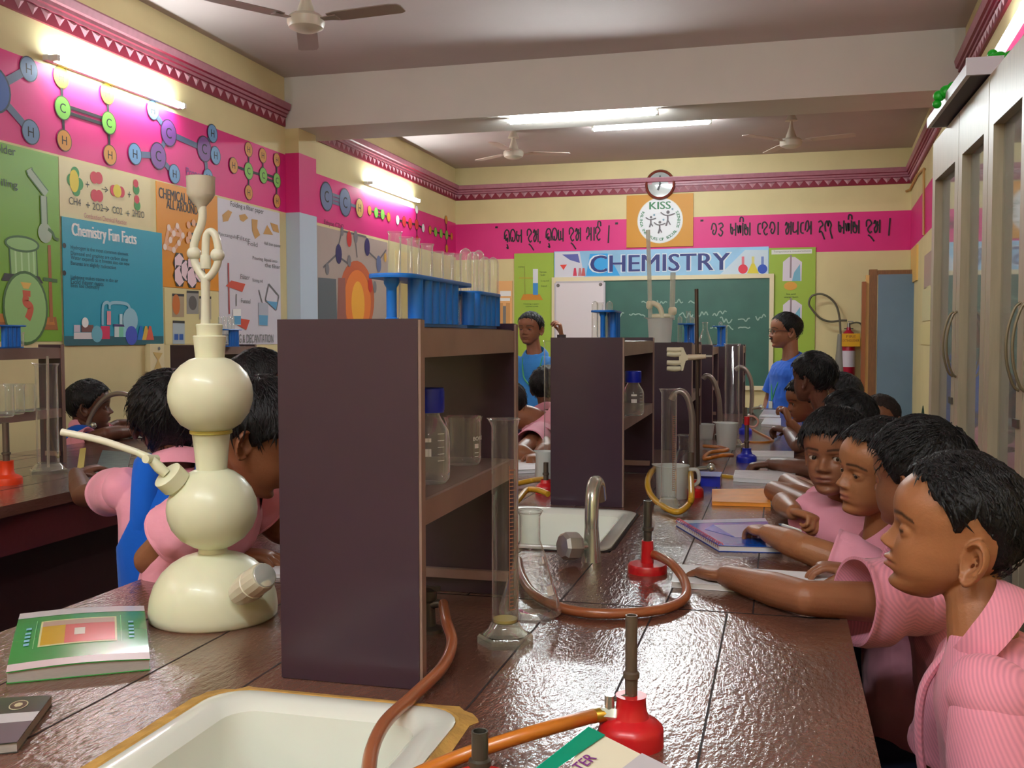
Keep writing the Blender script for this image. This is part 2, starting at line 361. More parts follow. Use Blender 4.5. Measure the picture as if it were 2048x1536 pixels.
# ================================================================== painted molecules on the pink band
K = mat('paint_black', (30, 26, 32), .6)
pal = {k: mat('paint_'+k, c, .5) for k, c in dict(blue=(40, 78, 160), slate=(98, 122, 158), yellow=(236, 196, 24), green=(122, 186, 66), orange=(205, 136, 40), purple=(118, 66, 140),
       sky=(104, 150, 196), tan=(214, 168, 84), red=(200, 48, 44), navy=(38, 40, 98), grey=(120, 118, 124), white=(236, 232, 232), steel=(92, 108, 150), pale=(222, 210, 212)).items()}
def rad(Fl, x, y, ry): return abs(Fl.px(x, y-ry)[1]-Fl.px(x, y+ry)[1])/2
def molecule(name, balls, bonds, bondm=K, bw=.02):
    Fl = Flat((XL+.002, 0, 0), (0, 1, 0), (0, 0, 1)); P = [Fl.px(b[0], b[1]) for b in balls]
    for i, j, n in bonds:
        for k in range(n):
            dv = .0 if n == 1 else (k-(n-1)/2)*.035
            Fl.line((P[i][0], P[i][1]+dv), (P[j][0], P[j][1]+dv), bw, bondm)
    for (x, y, ry, m, t), p in zip(balls, P):
        r = rad(Fl, x, y, ry); Fl.disc(p, r, pal[m], 24, rim=mat('paint_outline_'+m, tuple(int(c*.42) for c in [x*255 for x in _rgb(m)]), .5), rw=r*.1)
        if t: Fl.text(t, p, r*.85, K, .01)
    return Fl.build(name, bpy.data.objects['wall_left'])
def _rgb(m):
    c = pal[m].node_tree.nodes['Principled BSDF'].inputs['Base Color'].default_value
    return [x**(1/2.2) for x in c[:3]]
slateb = mat('paint_bond', (84, 96, 128), .5)
molecule('molecule_painting', [(-14, 178, 44, 'blue', ''), (57, 138, 23, 'slate', 'H'), (61, 264, 23, 'slate', 'H'), (-70, 220, 23, 'slate', 'H')], [(0, 1, 1), (0, 2, 1), (0, 3, 1)], slateb, .045)
molecule('molecule_painting', [(122, 154, 21, 'yellow', 'H'), (125, 216, 22, 'green', 'C'), (128, 281, 20, 'orange', 'H'), (214, 187, 20, 'yellow', 'H'), (217, 246, 21, 'green', 'C'), (219, 310, 19, 'orange', 'H')],
         [(0, 1, 1), (1, 2, 1), (3, 4, 1), (4, 5, 1), (1, 4, 2)])
molecule('molecule_painting', [(337, 266, 25, 'purple', 'C'), (316, 312, 25, 'purple', 'C'), (408, 298, 24, 'purple', 'C'), (305, 220, 18, 'sky', 'H'), (269, 308, 20, 'sky', 'H'), (348, 348, 18, 'sky', 'H'), (424, 267, 17, 'sky', 'H'), (430, 311, 17, 'sky', 'H'), (415, 356, 17, 'sky', 'H')],
         [(0, 3, 1), (0, 1, 1), (0, 2, 1), (1, 4, 1), (1, 5, 1), (2, 6, 1), (2, 7, 1), (2, 8, 1)], slateb, .04)
molecule('molecule_painting', [(497, 299, 14, 'orange', 'H'), (497, 342, 16, 'green', 'C'), (497, 385, 14, 'orange', 'H'), (525, 311, 14, 'orange', 'H'), (526, 351, 15, 'green', 'C'), (553, 320, 13, 'orange', 'H'), (553, 361, 14, 'green', 'C'), (553, 402, 13, 'orange', 'H'), (466, 331, 15, 'orange', 'H')],
         [(8, 1, 1), (0, 1, 1), (1, 2, 1), (1, 4, 1), (3, 4, 1), (4, 6, 2), (5, 6, 1), (6, 7, 1)])
molecule('molecule_painting', [(653, 393, 27, 'steel', 'C'), (690, 405, 26, 'steel', 'C'), (719, 416, 18, 'tan', 'H')], [(0, 1, 3), (1, 2, 1)], slateb, .03)
molecule('molecule_painting', [(739, 421, 9, 'orange', ''), (752, 425, 10, 'green', ''), (765, 429, 10, 'green', ''), (777, 434, 9, 'orange', '')], [(0, 1, 1), (1, 2, 3), (2, 3, 1)], K, .015)
molecule('molecule_painting', [(795, 440, 9, 'white', ''), (808, 443, 10, 'red', ''), (820, 447, 10, 'red', ''), (833, 449, 10, 'red', ''), (846, 456, 8, 'white', ''), (833, 419, 8, 'white', ''), (834, 480, 8, 'red', '')], [(0, 1, 1), (1, 2, 1), (2, 3, 1), (3, 4, 1), (3, 5, 1), (3, 6, 1)], K, .02)
molecule('molecule_painting', [(860, 460, 8, 'orange', ''), (871, 464, 9, 'green', ''), (882, 467, 9, 'green', ''), (893, 470, 9, 'green', ''), (903, 473, 7, 'orange', ''), (892, 440, 8, 'orange', ''), (893, 497, 8, 'orange', '')], [(0, 1, 1), (1, 2, 1), (2, 3, 1), (3, 4, 1), (3, 5, 1), (3, 6, 1)], K, .02)
Fl = Flat((XL+.002, 0, 0), (0, 1, 0), (0, 0, 1)); q = Fl.px(392, 350); Fl.text('Propene', (q[0]-.0, q[1]), .07, pal['purple'], .0, .24); q = Fl.px(668, 450); Fl.text('Ethyne C2H2', q, .055, mat('paint_wine', (120, 20, 70)), 0, .42)
Fl.build('painted_lettering', bpy.data.objects['wall_left'])

# ------------------------------------------------------------------ hand-painted mottoes on the far wall (strokes on a unit box)
G = dict(ka=[[(.05, .3), (.1, .8), (.5, 1), (.9, .8), (.95, .1)], [(.5, .65), (.25, .5), (.35, .2), (.6, .4), (.62, .05)]],
 ta=[[(.25, .1), (.02, .5), (.2, .93), (.6, 1), (.93, .7), (.85, .25), (.5, .12), (.4, .45)]], gya=[[(.1, .9), (.08, .3), (.4, .1), (.5, .5), (.2, .6)], [(.95, 1), (.95, 0)], [(.5, .5), (.95, .6)]],
 ha=[[(.1, .5), (.1, .9), (.5, 1), (.85, .75), (.5, .5), (.3, .3), (.6, .03), (.9, .15)]], a=[[(.05, .7), (.25, .95), (.4, .6), (.15, .35), (.3, .05), (.6, .3), (.6, .9)], [(.6, .6), (.95, .6)], [(.95, 1), (.95, 0)]],
 na=[[(.05, .6), (.2, .95), (.5, .9), (.5, .4), (.2, .3), (.15, .1)], [(.9, 1), (.9, 0)], [(.5, .5), (.9, .5)]], aa=[[(.3, 1), (.3, 0)]], gha=[[(.05, .9), (.1, .2), (.45, .2), (.45, .8)], [(.45, .2), (.9, .2)], [(.9, 1), (.9, 0)]],
 r=[[(-.6, -.08), (-.4, -.4), (-.75, -.32)]], u=[[(-.8, -.1), (-.4, -.25), (.15, -.6)]], i=[[(-.7, 1.05), (-.6, 1.4), (-.2, 1.35), (-.15, 1.05)]], dan=[[(.5, 1.1), (.35, -.2)]], com=[[(.2, .1), (.15, -.1)]],
 ba=[[(.1, .5), (.3, .95), (.75, .9), (.9, .5), (.6, .12), (.3, .3), (.5, .5)]], da=[[(.1, .9), (.6, 1), (.85, .75), (.4, .55), (.8, .3), (.5, 0), (.1, .2)]], ma=[[(.1, .95), (.15, .3), (.4, .15), (.4, .6), (.1, .6)], [(.4, .4), (.9, .5)], [(.9, 1), (.9, 0)]],
 nna=[[(.05, .8), (.2, .2), (.4, .8), (.55, .2), (.6, .8)], [(.92, 1), (.92, 0)]], ssa=[[(.1, .9), (.1, .2), (.5, .1), (.6, .6), (.1, .5)], [(.2, .9), (.6, .3)], [(.92, 1), (.92, 0)]], e=[[(.7, .1), (.25, .2), (.25, .8), (.7, .9)]],
 pa=[[(.15, .95), (.15, .3), (.5, .2), (.9, .4)], [(.9, 1), (.9, 0)]], kssa=[[(.05, .3), (.2, .9), (.5, 1), (.6, .5), (.3, .2)], [(.6, .4), (.95, .7)], [(.95, 1), (.95, 0)]],
 bha=[[(.1, .9), (.5, 1), (.8, .7), (.4, .5), (.3, .15), (.6, .2), (1.1, -.4)]], la=[[(.1, .2), (0, .7), (.3, 1), (.5, .6), (.6, 1), (.95, .7), (.8, .3), (1.15, -.35)]], q=[[(.2, 1.3), (.15, 1.15)], [(.45, 1.3), (.4, 1.15)]])
NARROW = dict(aa=.45, r=0, u=0, i=0, dan=.6, com=.35, e=.75, q=.8)
def motto(words_, x0, x1, ybase, hpx):
    Fl = Flat((0, YF-.002, 0), (1, 0, 0), (0, 0, 1)); a = Fl.px(x0, ybase[0]); b = Fl.px(x1, ybase[1]); h = msize(hpx, (0, YF, 1.3))
    seq = words_.split(' '); tot = sum(sum(NARROW.get(g, 1.0) for g in w.split('-'))+.75 for w in seq)-.75
    k = (b[0]-a[0])/tot; x = 0
    for w in seq:
        for g in w.split('-'):
            for st in G[g]:
                Fl.path([(a[0]+(x+px*.88)*k, a[1]+(b[1]-a[1])*(x/tot)+py*h) for px, py in st], .017, K, 6)
            x += NARROW.get(g, 1.0)
        x += .75
    return Fl.build('painted_lettering', bpy.data.objects['wall_far'])
motto('q ka-r-ta-gya ha-u-a-com ka-r-ta-gha ha-u-a na-aa-ha-i dan q', 990, 1240, (487, 480), 28)
motto('q ba-da ma-nna-i-ssa e-ha-ba-aa a-pa-e-kssa bha-la ma-nna-i-ssa ha-u-a dan', 1400, 1782, (473, 466), 26)

# ================================================================== posters on the side wall
def poster(name, px4, label, col, x=None, base=None, cat='poster', th=.004, group=None, lift=0):
    """px4: four corners in the picture (top, top, bottom, bottom) on plane x"""
    x = XL if x is None else x; P = [at(a, b, x=x) for a, b in px4]
    y0 = (P[0].y+P[3].y)/2; y1 = (P[1].y+P[2].y)/2; zt = (P[0].z+P[1].z)/2; zb = (P[2].z+P[3].z)/2
    t = thing(name, label, cat, (x, (y0+y1)/2, zb), group)
    m = MB(); m.box((x+.0004+lift, y0, zb), (x+th+lift, y1, zt), col if not isinstance(col, tuple) else mat('paper_%d_%d_%d' % col, col, .45, var=.03, vscale=3)); m.build('sheet', None, t, smooth=False)
    Fl = Flat((x+th+lift, 0, 0), (0, 1, 0), (0, 0, 1), .0012)
    return t, Fl
def C(n, c, r=.5): return mat('ink_'+n, c, r)
iw, ik, ig = C('white', (240, 238, 236)), C('black', (28, 30, 34)), C('grey', (120, 118, 118))
# green apparatus poster
t, Fl = poster('poster', [(-120, 256), (112, 311), (126, 684), (-120, 682)], 'green poster of a beaker heated on a stand, running out of the frame', (120, 172, 38))
q = Fl.px
gl1, gl2, br, bk, sil, hs = C('leaf', (150, 196, 120)), C('leafdark', (66, 104, 50)), C('brown', (160, 96, 40)), C('char', (50, 44, 42)), C('silver', (170, 186, 160)), C('coral', (206, 92, 60))
def Pp(pts): return [q(*a) for a in pts]
Fl.poly(Pp([(-60, 632), (112, 634), (116, 660), (-60, 656)][::-1]), br); Fl.poly(Pp([(-60, 622), (106, 636), (110, 650), (-60, 640)][::-1]), C('plank', (190, 120, 44)))
Fl.poly(Pp([(95, 490), (101, 490), (106, 644), (99, 644)][::-1]), br)
Fl.poly(Pp([(16, 484), (73, 492), (76, 556), (20, 553)][::-1]), gl2); Fl.poly(Pp([(19, 489), (71, 496), (73, 552), (23, 549)][::-1]), gl1)
for xx in (30, 42, 56, 66): Fl.line(q(xx, 498), q(xx+2, 548), .012, C('leafpale', (186, 222, 160)))
Fl.disc(q(44, 488), .13, gl2, 24, .045); Fl.disc(q(44, 488), .115, gl1, 24, .033)
Fl.poly(Pp([(8, 546), (78, 553), (86, 567), (2, 561)][::-1]), bk)
Fl.line(q(86, 558), q(114, 562), .02, gl2)
Fl.disc(q(51, 616), .17, gl2, 28, .2); Fl.disc(q(51, 616), .155, gl1, 28, .185); Fl.poly(Pp([(44, 580), (60, 582), (60, 594), (45, 592)][::-1]), hs)
Fl.poly(Pp([(40, 564), (62, 566), (56, 578), (46, 577)][::-1]), C('flame', (236, 190, 90)))
Fl.path(Pp([(52, 592), (50, 604), (60, 614), (58, 628), (54, 638)]), .045, hs)
for a, b in (((57, 338), (60, 346)), ((58, 344), (92, 388)), ((86, 392), (88, 456))): Fl.line(q(*a), q(*b), .055, gl2); Fl.line(q(*a), q(*b), .04, sil)
Fl.disc(q(89, 466), .055, sil); Fl.path(Pp([(95, 458), (104, 466), (108, 476), (116, 480)]), .018, gl2)
Fl.text('holder', q(6, 298), .045, ik, 0, .17); Fl.text('boiling', q(6, 367), .05, ik, 0, .2)
Fl.build('picture_print', t)
# formula poster
t, Fl = poster('poster', [(116, 313), (299, 359), (302, 463), (119, 432)], 'cream poster with coloured molecule balls above a formula, over the blue facts poster', (222, 204, 152)); q = Fl.px
gb, yb, rb = C('ballgreen', (48, 140, 60)), C('ballyellow', (226, 200, 30)), C('ballred', (206, 36, 62))
for x, y in ((150, 346), (142, 360), (158, 368), (152, 380)): Fl.disc(q(x, y), .036, gb)
Fl.disc(q(148, 362), .04, yb, 20, .065)
for x, y in ((193, 355), (194, 391)): Fl.disc((q(x-5, y)[0], q(x-5, y)[1]), .036, rb); Fl.disc(q(x+4, y+1), .036, rb)
Fl.disc(q(227, 381), .034, rb); Fl.disc(q(242, 384), .034, rb); Fl.disc(q(234, 382), .04, yb)
for x, y in ((272, 373), (274, 405)): Fl.disc(q(x, y+6), .032, gb); Fl.disc(q(x-1, y-6), .026, rb)
for s, x, y, w in (('+', 174, 369, .05), ('\u2192', 209, 379, .09), ('+', 258, 389, .05), ('CH4', 149, 403, .15), ('+', 175, 410, .05), ('2O2', 195, 414, .14), ('\u2192', 211, 418, .09), ('CO2', 234, 421, .14), ('+', 255, 427, .05), ('2H2O', 276, 428, .18)):
    Fl.text(s, q(x, y), .042 if len(s) > 1 else .035, ik, 0, w*.68)
Fl.text('Combustion Chemical Reaction', q(211, 438), .03, C('rose', (190, 120, 130)), 0, .4); Fl.build('picture_print', t)
# chemistry fun facts
t, Fl = poster('poster', [(119, 433), (320, 466), (326, 690), (128, 684)], 'turquoise poster titled fun facts with white heading and drawn glassware', (28, 156, 184), lift=.006); q = Fl.px
Fl.text('Chemistry Fun Facts', q(211, 472), .095, iw, .05, .60)
for k, (y, w) in enumerate(((494, .9), (506, .98), (515, 1.0), (526, .85), (554, .95), (562, .9), (571, .85))):
    Fl.text(('Hydrogen is the most common element', 'Diamond and graphite are carbon alone', 'Water expands as it freezes into ice now', 'Bananas are slightly radioactive', 'Lightning makes ozone in the air', 'Gold never rusts', 'Bees use chemistry')[k], (q(134, y)[0]+.03, q(134, y)[1]-.12*0), .03, C('factink', (20, 74, 90)), 0, None, 0, 'l')
for y in (491, 546): Fl.disc(q(128, y), .015, ik)
Fl.poly([(q(128, 672)[0], q(128, 672)[1]), (q(326, 672)[0], q(128, 672)[1]), (q(326, 690)[0], q(326, 689)[1]), (q(128, 684)[0], q(326, 689)[1])][::-1], C('tealdark', (34, 92, 104)))
bx = [((147, 665), (186, 678), (224, 214, 216)), ((147, 650), (160, 664), (206, 196, 210)), ((162, 650), (186, 664), (120, 74, 70))]
for a, b, c in bx: Fl.poly(Pp([(a[0], b[1]), (b[0], b[1]), (b[0], a[1]), (a[0], a[1])]), C('box%d' % c[0], c))
for x, w, y0, y1, c in ((210, 9, 652, 678, (214, 40, 90)), (233, 5, 648, 674, (208, 222, 224)), (242, 5, 648, 674, (120, 200, 170)), (251, 5, 648, 674, (150, 210, 220)), (217, 4, 622, 650, (230, 150, 160)), (241, 3, 628, 652, (190, 220, 230))):
    Fl.poly(Pp([(x-w, y1), (x+w, y1), (x+w, y0), (x-w, y0)]), C('vial%d' % (c[0]+x), c))
Fl.poly(Pp([(226, 648), (266, 650), (266, 654), (226, 653)][::-1]), C('violetbar', (70, 50, 110)))
Fl.disc(q(260, 640), .075, C('flaskpale', (150, 196, 214))); Fl.disc(q(262, 671), .06, C('flaskblue', (60, 80, 190))); Fl.disc(q(193, 668), .05, C('flaskteal', (110, 180, 200)))
for x, c in ((281, (20, 110, 200)), (291, (222, 180, 70)), (299, (214, 90, 70))): Fl.poly(Pp([(x-8, 680), (x+8, 680), (x+2, 652), (x-2, 652)]), C('cone%d' % x, c))
Fl.path(Pp([(204, 650), (205, 612), (214, 605), (220, 612)]), .02, C('flaskpale', (150, 196, 214))); Fl.path(Pp([(218, 618), (222, 606), (252, 608), (260, 622)]), .02, C('flaskpale', (150, 196, 214)))
Fl.disc(q(169, 645), .03, iw); Fl.build('picture_print', t)
# orange poster
t, Fl = poster('poster', [(300, 359), (432, 392), (438, 582), (326, 574)], 'orange poster with black capitals and pink molecule rings, behind the glass funnel', (224, 142, 6)); q = Fl.px
Fl.text('CHEMICAL BONDS', q(366, 396), .07, ik, .03, .56); Fl.text('ALL AROUND US', q(372, 416), .062, ik, .03, .46)
pkb, wb = C('pinkbond', (232, 170, 130)), C('ring', (238, 206, 214))
nodes = [(337, 455), (354, 452), (347, 467), (365, 471), (329, 494), (347, 500), (357, 486), (340, 480)]
for i, j in ((0, 2), (1, 2), (2, 3), (0, 4), (4, 5), (5, 6), (6, 3), (1, 3), (2, 7), (7, 4)): Fl.line(q(*nodes[i]), q(*nodes[j]), .03, pkb)
for n_ in nodes: Fl.disc(q(*n_), .022, C('node', (240, 214, 200)), 10)
for x, y in ((358, 527), (358, 552), (371, 541), (384, 530), (383, 555), (398, 544)): Fl.disc(q(x, y), .062, wb, 6, .07, math.pi/2, ik, .012)
nodes = [(376, 450), (386, 446), (396, 452), (392, 466), (378, 470), (374, 480), (388, 484), (398, 478)]
for i in range(7): Fl.line(q(*nodes[i]), q(*nodes[i+1]), .02, ik); Fl.disc(q(*nodes[i]), .025, pkb, 10)
Fl.build('picture_print', t)
t, Fl = poster('poster', [(327, 576), (437, 584), (437, 688), (330, 688)], 'cream poster with four small framed pictures, under the orange poster', (224, 210, 152)); q = Fl.px
for x, y, c in ((356, 610, (170, 150, 120)), (385, 604, (150, 146, 140)), (357, 664, (176, 190, 196)), (410, 615, (180, 170, 150))):
    Fl.poly(Pp([(x-12, y+24), (x+12, y+24), (x+12, y-20), (x-12, y-20)]), C('card%d' % x, c)); Fl.poly(Pp([(x-12, y-18), (x+12, y-17), (x+12, y-22), (x-12, y-23)]), ik)
Fl.disc(q(352, 609), .045, C('amber', (200, 110, 40)), 16, .07); Fl.disc(q(385, 606), .05, C('stone', (86, 82, 80)))
for x in (352, 362): Fl.poly(Pp([(x-4, 680), (x+4, 680), (x+4, 668), (x-4, 668)]), C('bluewater', (40, 90, 170)))
Fl.build('picture_print', t)
# white filtration poster
t, Fl = poster('poster', [(434, 393), (560, 428), (560, 690), (438, 688)], 'white poster of paper folding and filtering steps beside the pillar', (214, 208, 218)); q = Fl.px
fo, rdp, wat = C('fold', (198, 148, 78)), C('redplate', (204, 76, 56)), C('water', (96, 160, 200))
Fl.text('Folding a filter paper', q(495, 417), .05, ik, 0, .5)
for pts in ([(444, 430), (456, 420), (464, 424), (456, 442), (446, 444)], [(478, 430), (490, 428), (496, 436), (486, 444), (480, 440)], [(503, 438), (515, 440), (514, 456), (520, 470), (510, 478), (504, 462)], [(540, 445), (555, 450), (558, 466), (546, 462)], [(526, 468), (534, 450), (546, 470)]):
    Fl.poly(Pp(pts)[::-1], fo)
for s, x, y, w in (('Rectangular', 457, 472, .28), ('Filter', 487, 477, .2), ('Fold', 505, 488, .15), ('Half then quarter', 545, 490, .28), ('Pouring liquid into', 530, 520, .4), ('the filter', 545, 532, .25), ('Filter', 490, 554, .14), ('Stirring rod', 515, 562, .16), ('Funnel', 491, 602, .14)): Fl.text(s, q(x, y), .035, ig, 0, w)
Fl.line(q(456, 526), q(458, 628), .02, C('stand', (170, 70, 70))); Fl.poly(Pp([(451, 572), (462, 561), (490, 568), (484, 584)][::-1]), rdp); Fl.poly(Pp([(466, 646), (474, 636), (499, 640), (492, 660)][::-1]), rdp)
Fl.line(q(472, 588), q(472, 612), .014, ig); Fl.poly(Pp([(465, 618), (481, 618), (481, 650), (466, 650)][::-1]), iw); Fl.poly(Pp([(466, 632), (481, 632), (481, 649), (467, 649)][::-1]), wat)
Fl.poly(Pp([(516, 605), (536, 606), (535, 652), (517, 651)][::-1]), C('glassgrey', (180, 184, 196))); Fl.poly(Pp([(517, 630), (535, 631), (534, 651), (518, 650)][::-1]), wat)
Fl.line(q(517, 580), q(524, 606), .012, ig)
for a, b in (((537, 568), (557, 592)), ((557, 592), (552, 620)), ((552, 620), (530, 600)), ((530, 600), (537, 568))): Fl.line(q(*a), q(*b), .014, ig)
Fl.poly(Pp([(532, 602), (554, 604), (551, 620)][::-1]), wat)
Fl.text('FILTERING & DECANTATION', q(497, 677), .065, ig, .004, .78); Fl.build('picture_print', t)
# beaker photograph in the second bay
t, Fl = poster('poster', [(634, 449), (772, 486), (778, 645), (634, 645)], 'grey poster of glowing orange beaker and dark molecules, beyond the pillar', (176, 160, 152)); q = Fl.px
Fl.disc(q(715, 596), .42, C('glowrim', (196, 96, 60)), 28, .36); Fl.disc(q(716, 602), .32, C('glow', (232, 124, 56)), 28, .3); Fl.disc(q(716, 608), .16, C('glowcore', (246, 176, 62)), 24, .22)
Fl.poly(Pp([(636, 555), (672, 558), (674, 644), (636, 644)][::-1]), C('steelflask', (92, 100, 108))); Fl.poly(Pp([(676, 556), (690, 556), (692, 644), (674, 644)][::-1]), C('rust', (150, 92, 84)))
for a, b in (((646, 535), (672, 510)), ((672, 510), (684, 462)), ((684, 462), (732, 474)), ((732, 474), (738, 505)), ((738, 505), (756, 522)), ((756, 522), (772, 500)), ((672, 510), (700, 530)), ((710, 475), (714, 515))): Fl.line(q(*a), q(*b), .02, C('linkgrey', (100, 98, 104)))
for x, y, r, c in ((677, 508, 20, 'navy'), (684, 463, 9, 'grey'), (698, 478, 16, 'red'), (711, 474, 13, 'grey'), (734, 494, 18, 'navy'), (698, 522, 12, 'grey'), (757, 528, 17, 'steel'), (654, 538, 12, 'grey'), (770, 515, 9, 'tan'), (740, 570, 15, 'red'), (749, 574, 12, 'grey')): Fl.disc(q(x, y), rad(Fl, x, y, r)*.75, pal[c], 16, rad(Fl, x, y, r))
Fl.build('picture_print', t)
t = thing('poster', 'plain pale sheet on the cream wall between the beaker poster and the far corner', 'poster', at(800, 640, x=XL))
m = MB(); a = at(790, 500, x=XL); b = at(828, 640, x=XL); m.box((XL, a.y, b.z), (XL+.004, b.y, a.z), mat('sheet_cream', (232, 206, 140), .5)); m.build('sheet', None, t, smooth=False)
# wall box with an hourglass shape
a = at(300, 688, x=XL+.04); b = at(329, 742, x=XL+.04); t = thing('switch_box', 'pale wall box under the turquoise poster, beside the brown shelf', 'switch box', (XL, (a.y+b.y)/2, b.z))
m = MB(); m.box((XL, a.y, b.z), (XL+.04, b.y, a.z), mat('box_cream', (226, 212, 170), .4)); m.build('cover', None, t, smooth=False)
Fl = Flat((XL+.04, 0, 0), (0, 1, 0), (0, 0, 1)); q = Fl.px
Fl.poly(Pp([(305, 704), (325, 706), (316, 722)][::-1]), C('sand', (206, 176, 110))); Fl.poly(Pp([(316, 718), (324, 738), (308, 738)]), C('sand', (206, 176, 110))); Fl.disc(q(318, 697), .012, ig); Fl.build('mark', t)
# ================================================================== far wall
YB = YF-.03
def FW(px, py, off=.03): return at(px, py, y=YF-off)
# blackboard
a = FW(1112, 563); b = FW(1537, 772); t = thing('blackboard', 'green blackboard with chalk writing in a pale frame under the banner', 'blackboard', ((a.x+b.x)/2, YF, b.z))
m = MB(); m.box((a.x, YF-.03, b.z), (b.x, YF-.002, a.z), mat('board_green', (50, 98, 86), .45, var=.16, vscale=3)); m.build('board', None, t, smooth=False)
m = MB(); fm = mat('board_frame', (228, 214, 176), .4)
for lo, hi in (((a.x-.05, b.z-.05), (b.x+.05, b.z)), ((a.x-.05, a.z), (b.x+.05, a.z+.05)), ((a.x-.05, b.z), (a.x, a.z)), ((b.x, b.z), (b.x+.05, a.z))): m.box((lo[0], YF-.05, lo[1]), (hi[0], YF-.002, hi[1]), fm)
m.build('frame', None, t, smooth=False)
Fl = Flat((0, YF-.031, 0), (1, 0, 0), (0, 0, 1)); ch = mat('chalk', (150, 178, 166), .9); R_ = random.Random(3)
def scrawl(x0, x1, y, y2, hpx):
    x = x0
    while x < x1:
        w = R_.uniform(16, 34); n = int(w/4)
        Fl.path([Fl.px(x+k*4, y+(y2-y)*(x-x0)/(x1-x0)+R_.uniform(-hpx, hpx)) for k in range(n+1)], .014, ch, 4); x += w+R_.uniform(6, 12)
scrawl(1283, 1385, 604, 602, 5); scrawl(1228, 1300, 630, 628, 5); scrawl(1318, 1440, 632, 626, 5); scrawl(1440, 1520, 640, 634, 6); scrawl(1420, 1480, 655, 656, 4); Fl.build('chalk_lettering', t)
a = FW(1112, 566, .06); b = FW(1207, 705, .06); t = thing('whiteboard', 'white panel with corner screws mounted over one end of the blackboard', 'whiteboard', ((a.x+b.x)/2, YF, b.z))
m = MB(); m.box((a.x, YF-.06, b.z), (b.x, YF-.032, a.z), mat('panel_white', (226, 216, 220), .35)); m.build('panel', None, t, smooth=False)
m = MB(); fm2 = mat('panel_edge', (196, 190, 196), .35)
for x0, x1, z0, z1 in ((a.x-.02, a.x, b.z, a.z), (b.x, b.x+.02, b.z, a.z), (a.x, b.x, a.z, a.z+.02), (a.x, b.x, b.z-.02, b.z)): m.box((x0, YF-.064, z0), (x1, YF-.032, z1), fm2)
m.build('frame', None, t, smooth=False)
for x, y in ((1116, 571), (1201, 569), (1116, 700), (1201, 700)):
    p = FW(x, y, .06); m = MB(); m.cyl(p, p+V((0, -.012, 0)), .022, .016, mat('screw_grey', (120, 112, 108), .4, .6), 10); m.build('screw', None, t)
# CHEMISTRY banner
a = FW(1108, 503); b = FW(1537, 554); t = thing('banner', 'long blue chemistry banner with dark capitals across the top of the blackboard', 'banner', ((a.x+b.x)/2, YF, b.z))
m = MB(); m.box((a.x, YF-.02, b.z), (b.x, YF-.001, a.z), mat('banner_blue', (150, 200, 236), .4, var=.25, vscale=1.4)); m.build('sheet', None, t, smooth=False)
Fl = Flat((0, YF-.021, 0), (1, 0, 0), (0, 0, 1)); q = Fl.px; hz = (a.z+b.z)/2
Fl.poly([(q(1110, 0)[0], b.z+.01), (q(1170, 0)[0], b.z+.01), (q(1160, 0)[0], a.z-.01), (q(1110, 0)[0], a.z-.01)], C('bannerpale', (214, 214, 226)))
Fl.poly(Pp([(1172, 552), (1240, 551), (1215, 507), (1180, 508)]), C('bannerazure', (52, 164, 230))); Fl.poly(Pp([(1440, 549), (1536, 548), (1536, 500), (1490, 500)]), C('bannericy', (206, 222, 236)))
Fl.poly(Pp([(1124, 509), (1156, 508), (1160, 526), (1140, 520)][::-1]), C('bannerindigo', (90, 96, 170))); Fl.poly(Pp([(1120, 530), (1134, 529), (1127, 540)][::-1]), C('bannerred', (226, 64, 56)))
for x, c in ((1150, (214, 60, 90)), (1160, (190, 120, 130)), (1167, (200, 90, 90))): Fl.poly(Pp([(x-4, 552), (x+4, 552), (x+2, 536), (x-2, 536)]), C('mini%d' % x, c))
Fl.text('CHEMISTRY', (q(1318, 527)[0], hz+.015), .225, C('lettergrey', (226, 234, 244)), .06, msize(276, (0, YF, 1.3))*1.045); Fl.text('CHEMISTRY', (q(1318, 527)[0], hz+.015), .205, C('letternavy', (40, 48, 118)), .035, msize(272, (0, YF, 1.3))*1.04)
for x, c in ((1486, (226, 50, 76)), (1506, (222, 206, 60)), (1525, (44, 84, 190))):
    Fl.line(q(x, 538), q(x, 513), .03, C('neck%d' % x, tuple(int(v*.6+90) for v in c)))
    (Fl.disc(q(x, 538), .055, C('bulb%d' % x, c)) if x != 1506 else Fl.poly(Pp([(1494, 547), (1518, 547), (1509, 527), (1503, 527)]), C('bulb%d' % x, c)))
Fl.build('picture_print', t)
# mustard board with the round school emblem
a = FW(1253, 391); b = FW(1386, 492); t = thing('emblem_board', 'mustard board with a round white emblem under the round mirror', 'sign', ((a.x+b.x)/2, YF, b.z))
m = MB(); m.box((a.x, YF-.02, b.z), (b.x, YF-.001, a.z), mat('mustard', (206, 140, 22), .5)); m.build('board', None, t, smooth=False)
Fl = Flat((0, YF-.021, 0), (1, 0, 0), (0, 0, 1)); q = Fl.px; c = q(1320, 441); r = msize(45, (0, YF, 1.3))
Fl.disc(c, r*1.03, C('emblemrim', (224, 220, 200)), 40); Fl.disc(c, r, C('emblemwhite', (232, 232, 236)), 40); gt = C('emblemgreen', (52, 122, 78))
Fl.text('KISS', (c[0]+.0, c[1]+r*.68), r*.34, gt, .05, r*.95)
s = 'KALINGA INSTITUTE OF SOCIAL SCIENCES'; a0, a1 = math.radians(155), math.radians(385)
for k, chr_ in enumerate(s):
    if chr_ == ' ': continue
    an = a0+(a1-a0)*k/(len(s)-1); Fl.text(chr_, (c[0]+r*.85*math.cos(an), c[1]+r*.85*math.sin(an)), r*.13, gt, .04, None, an+math.pi/2)
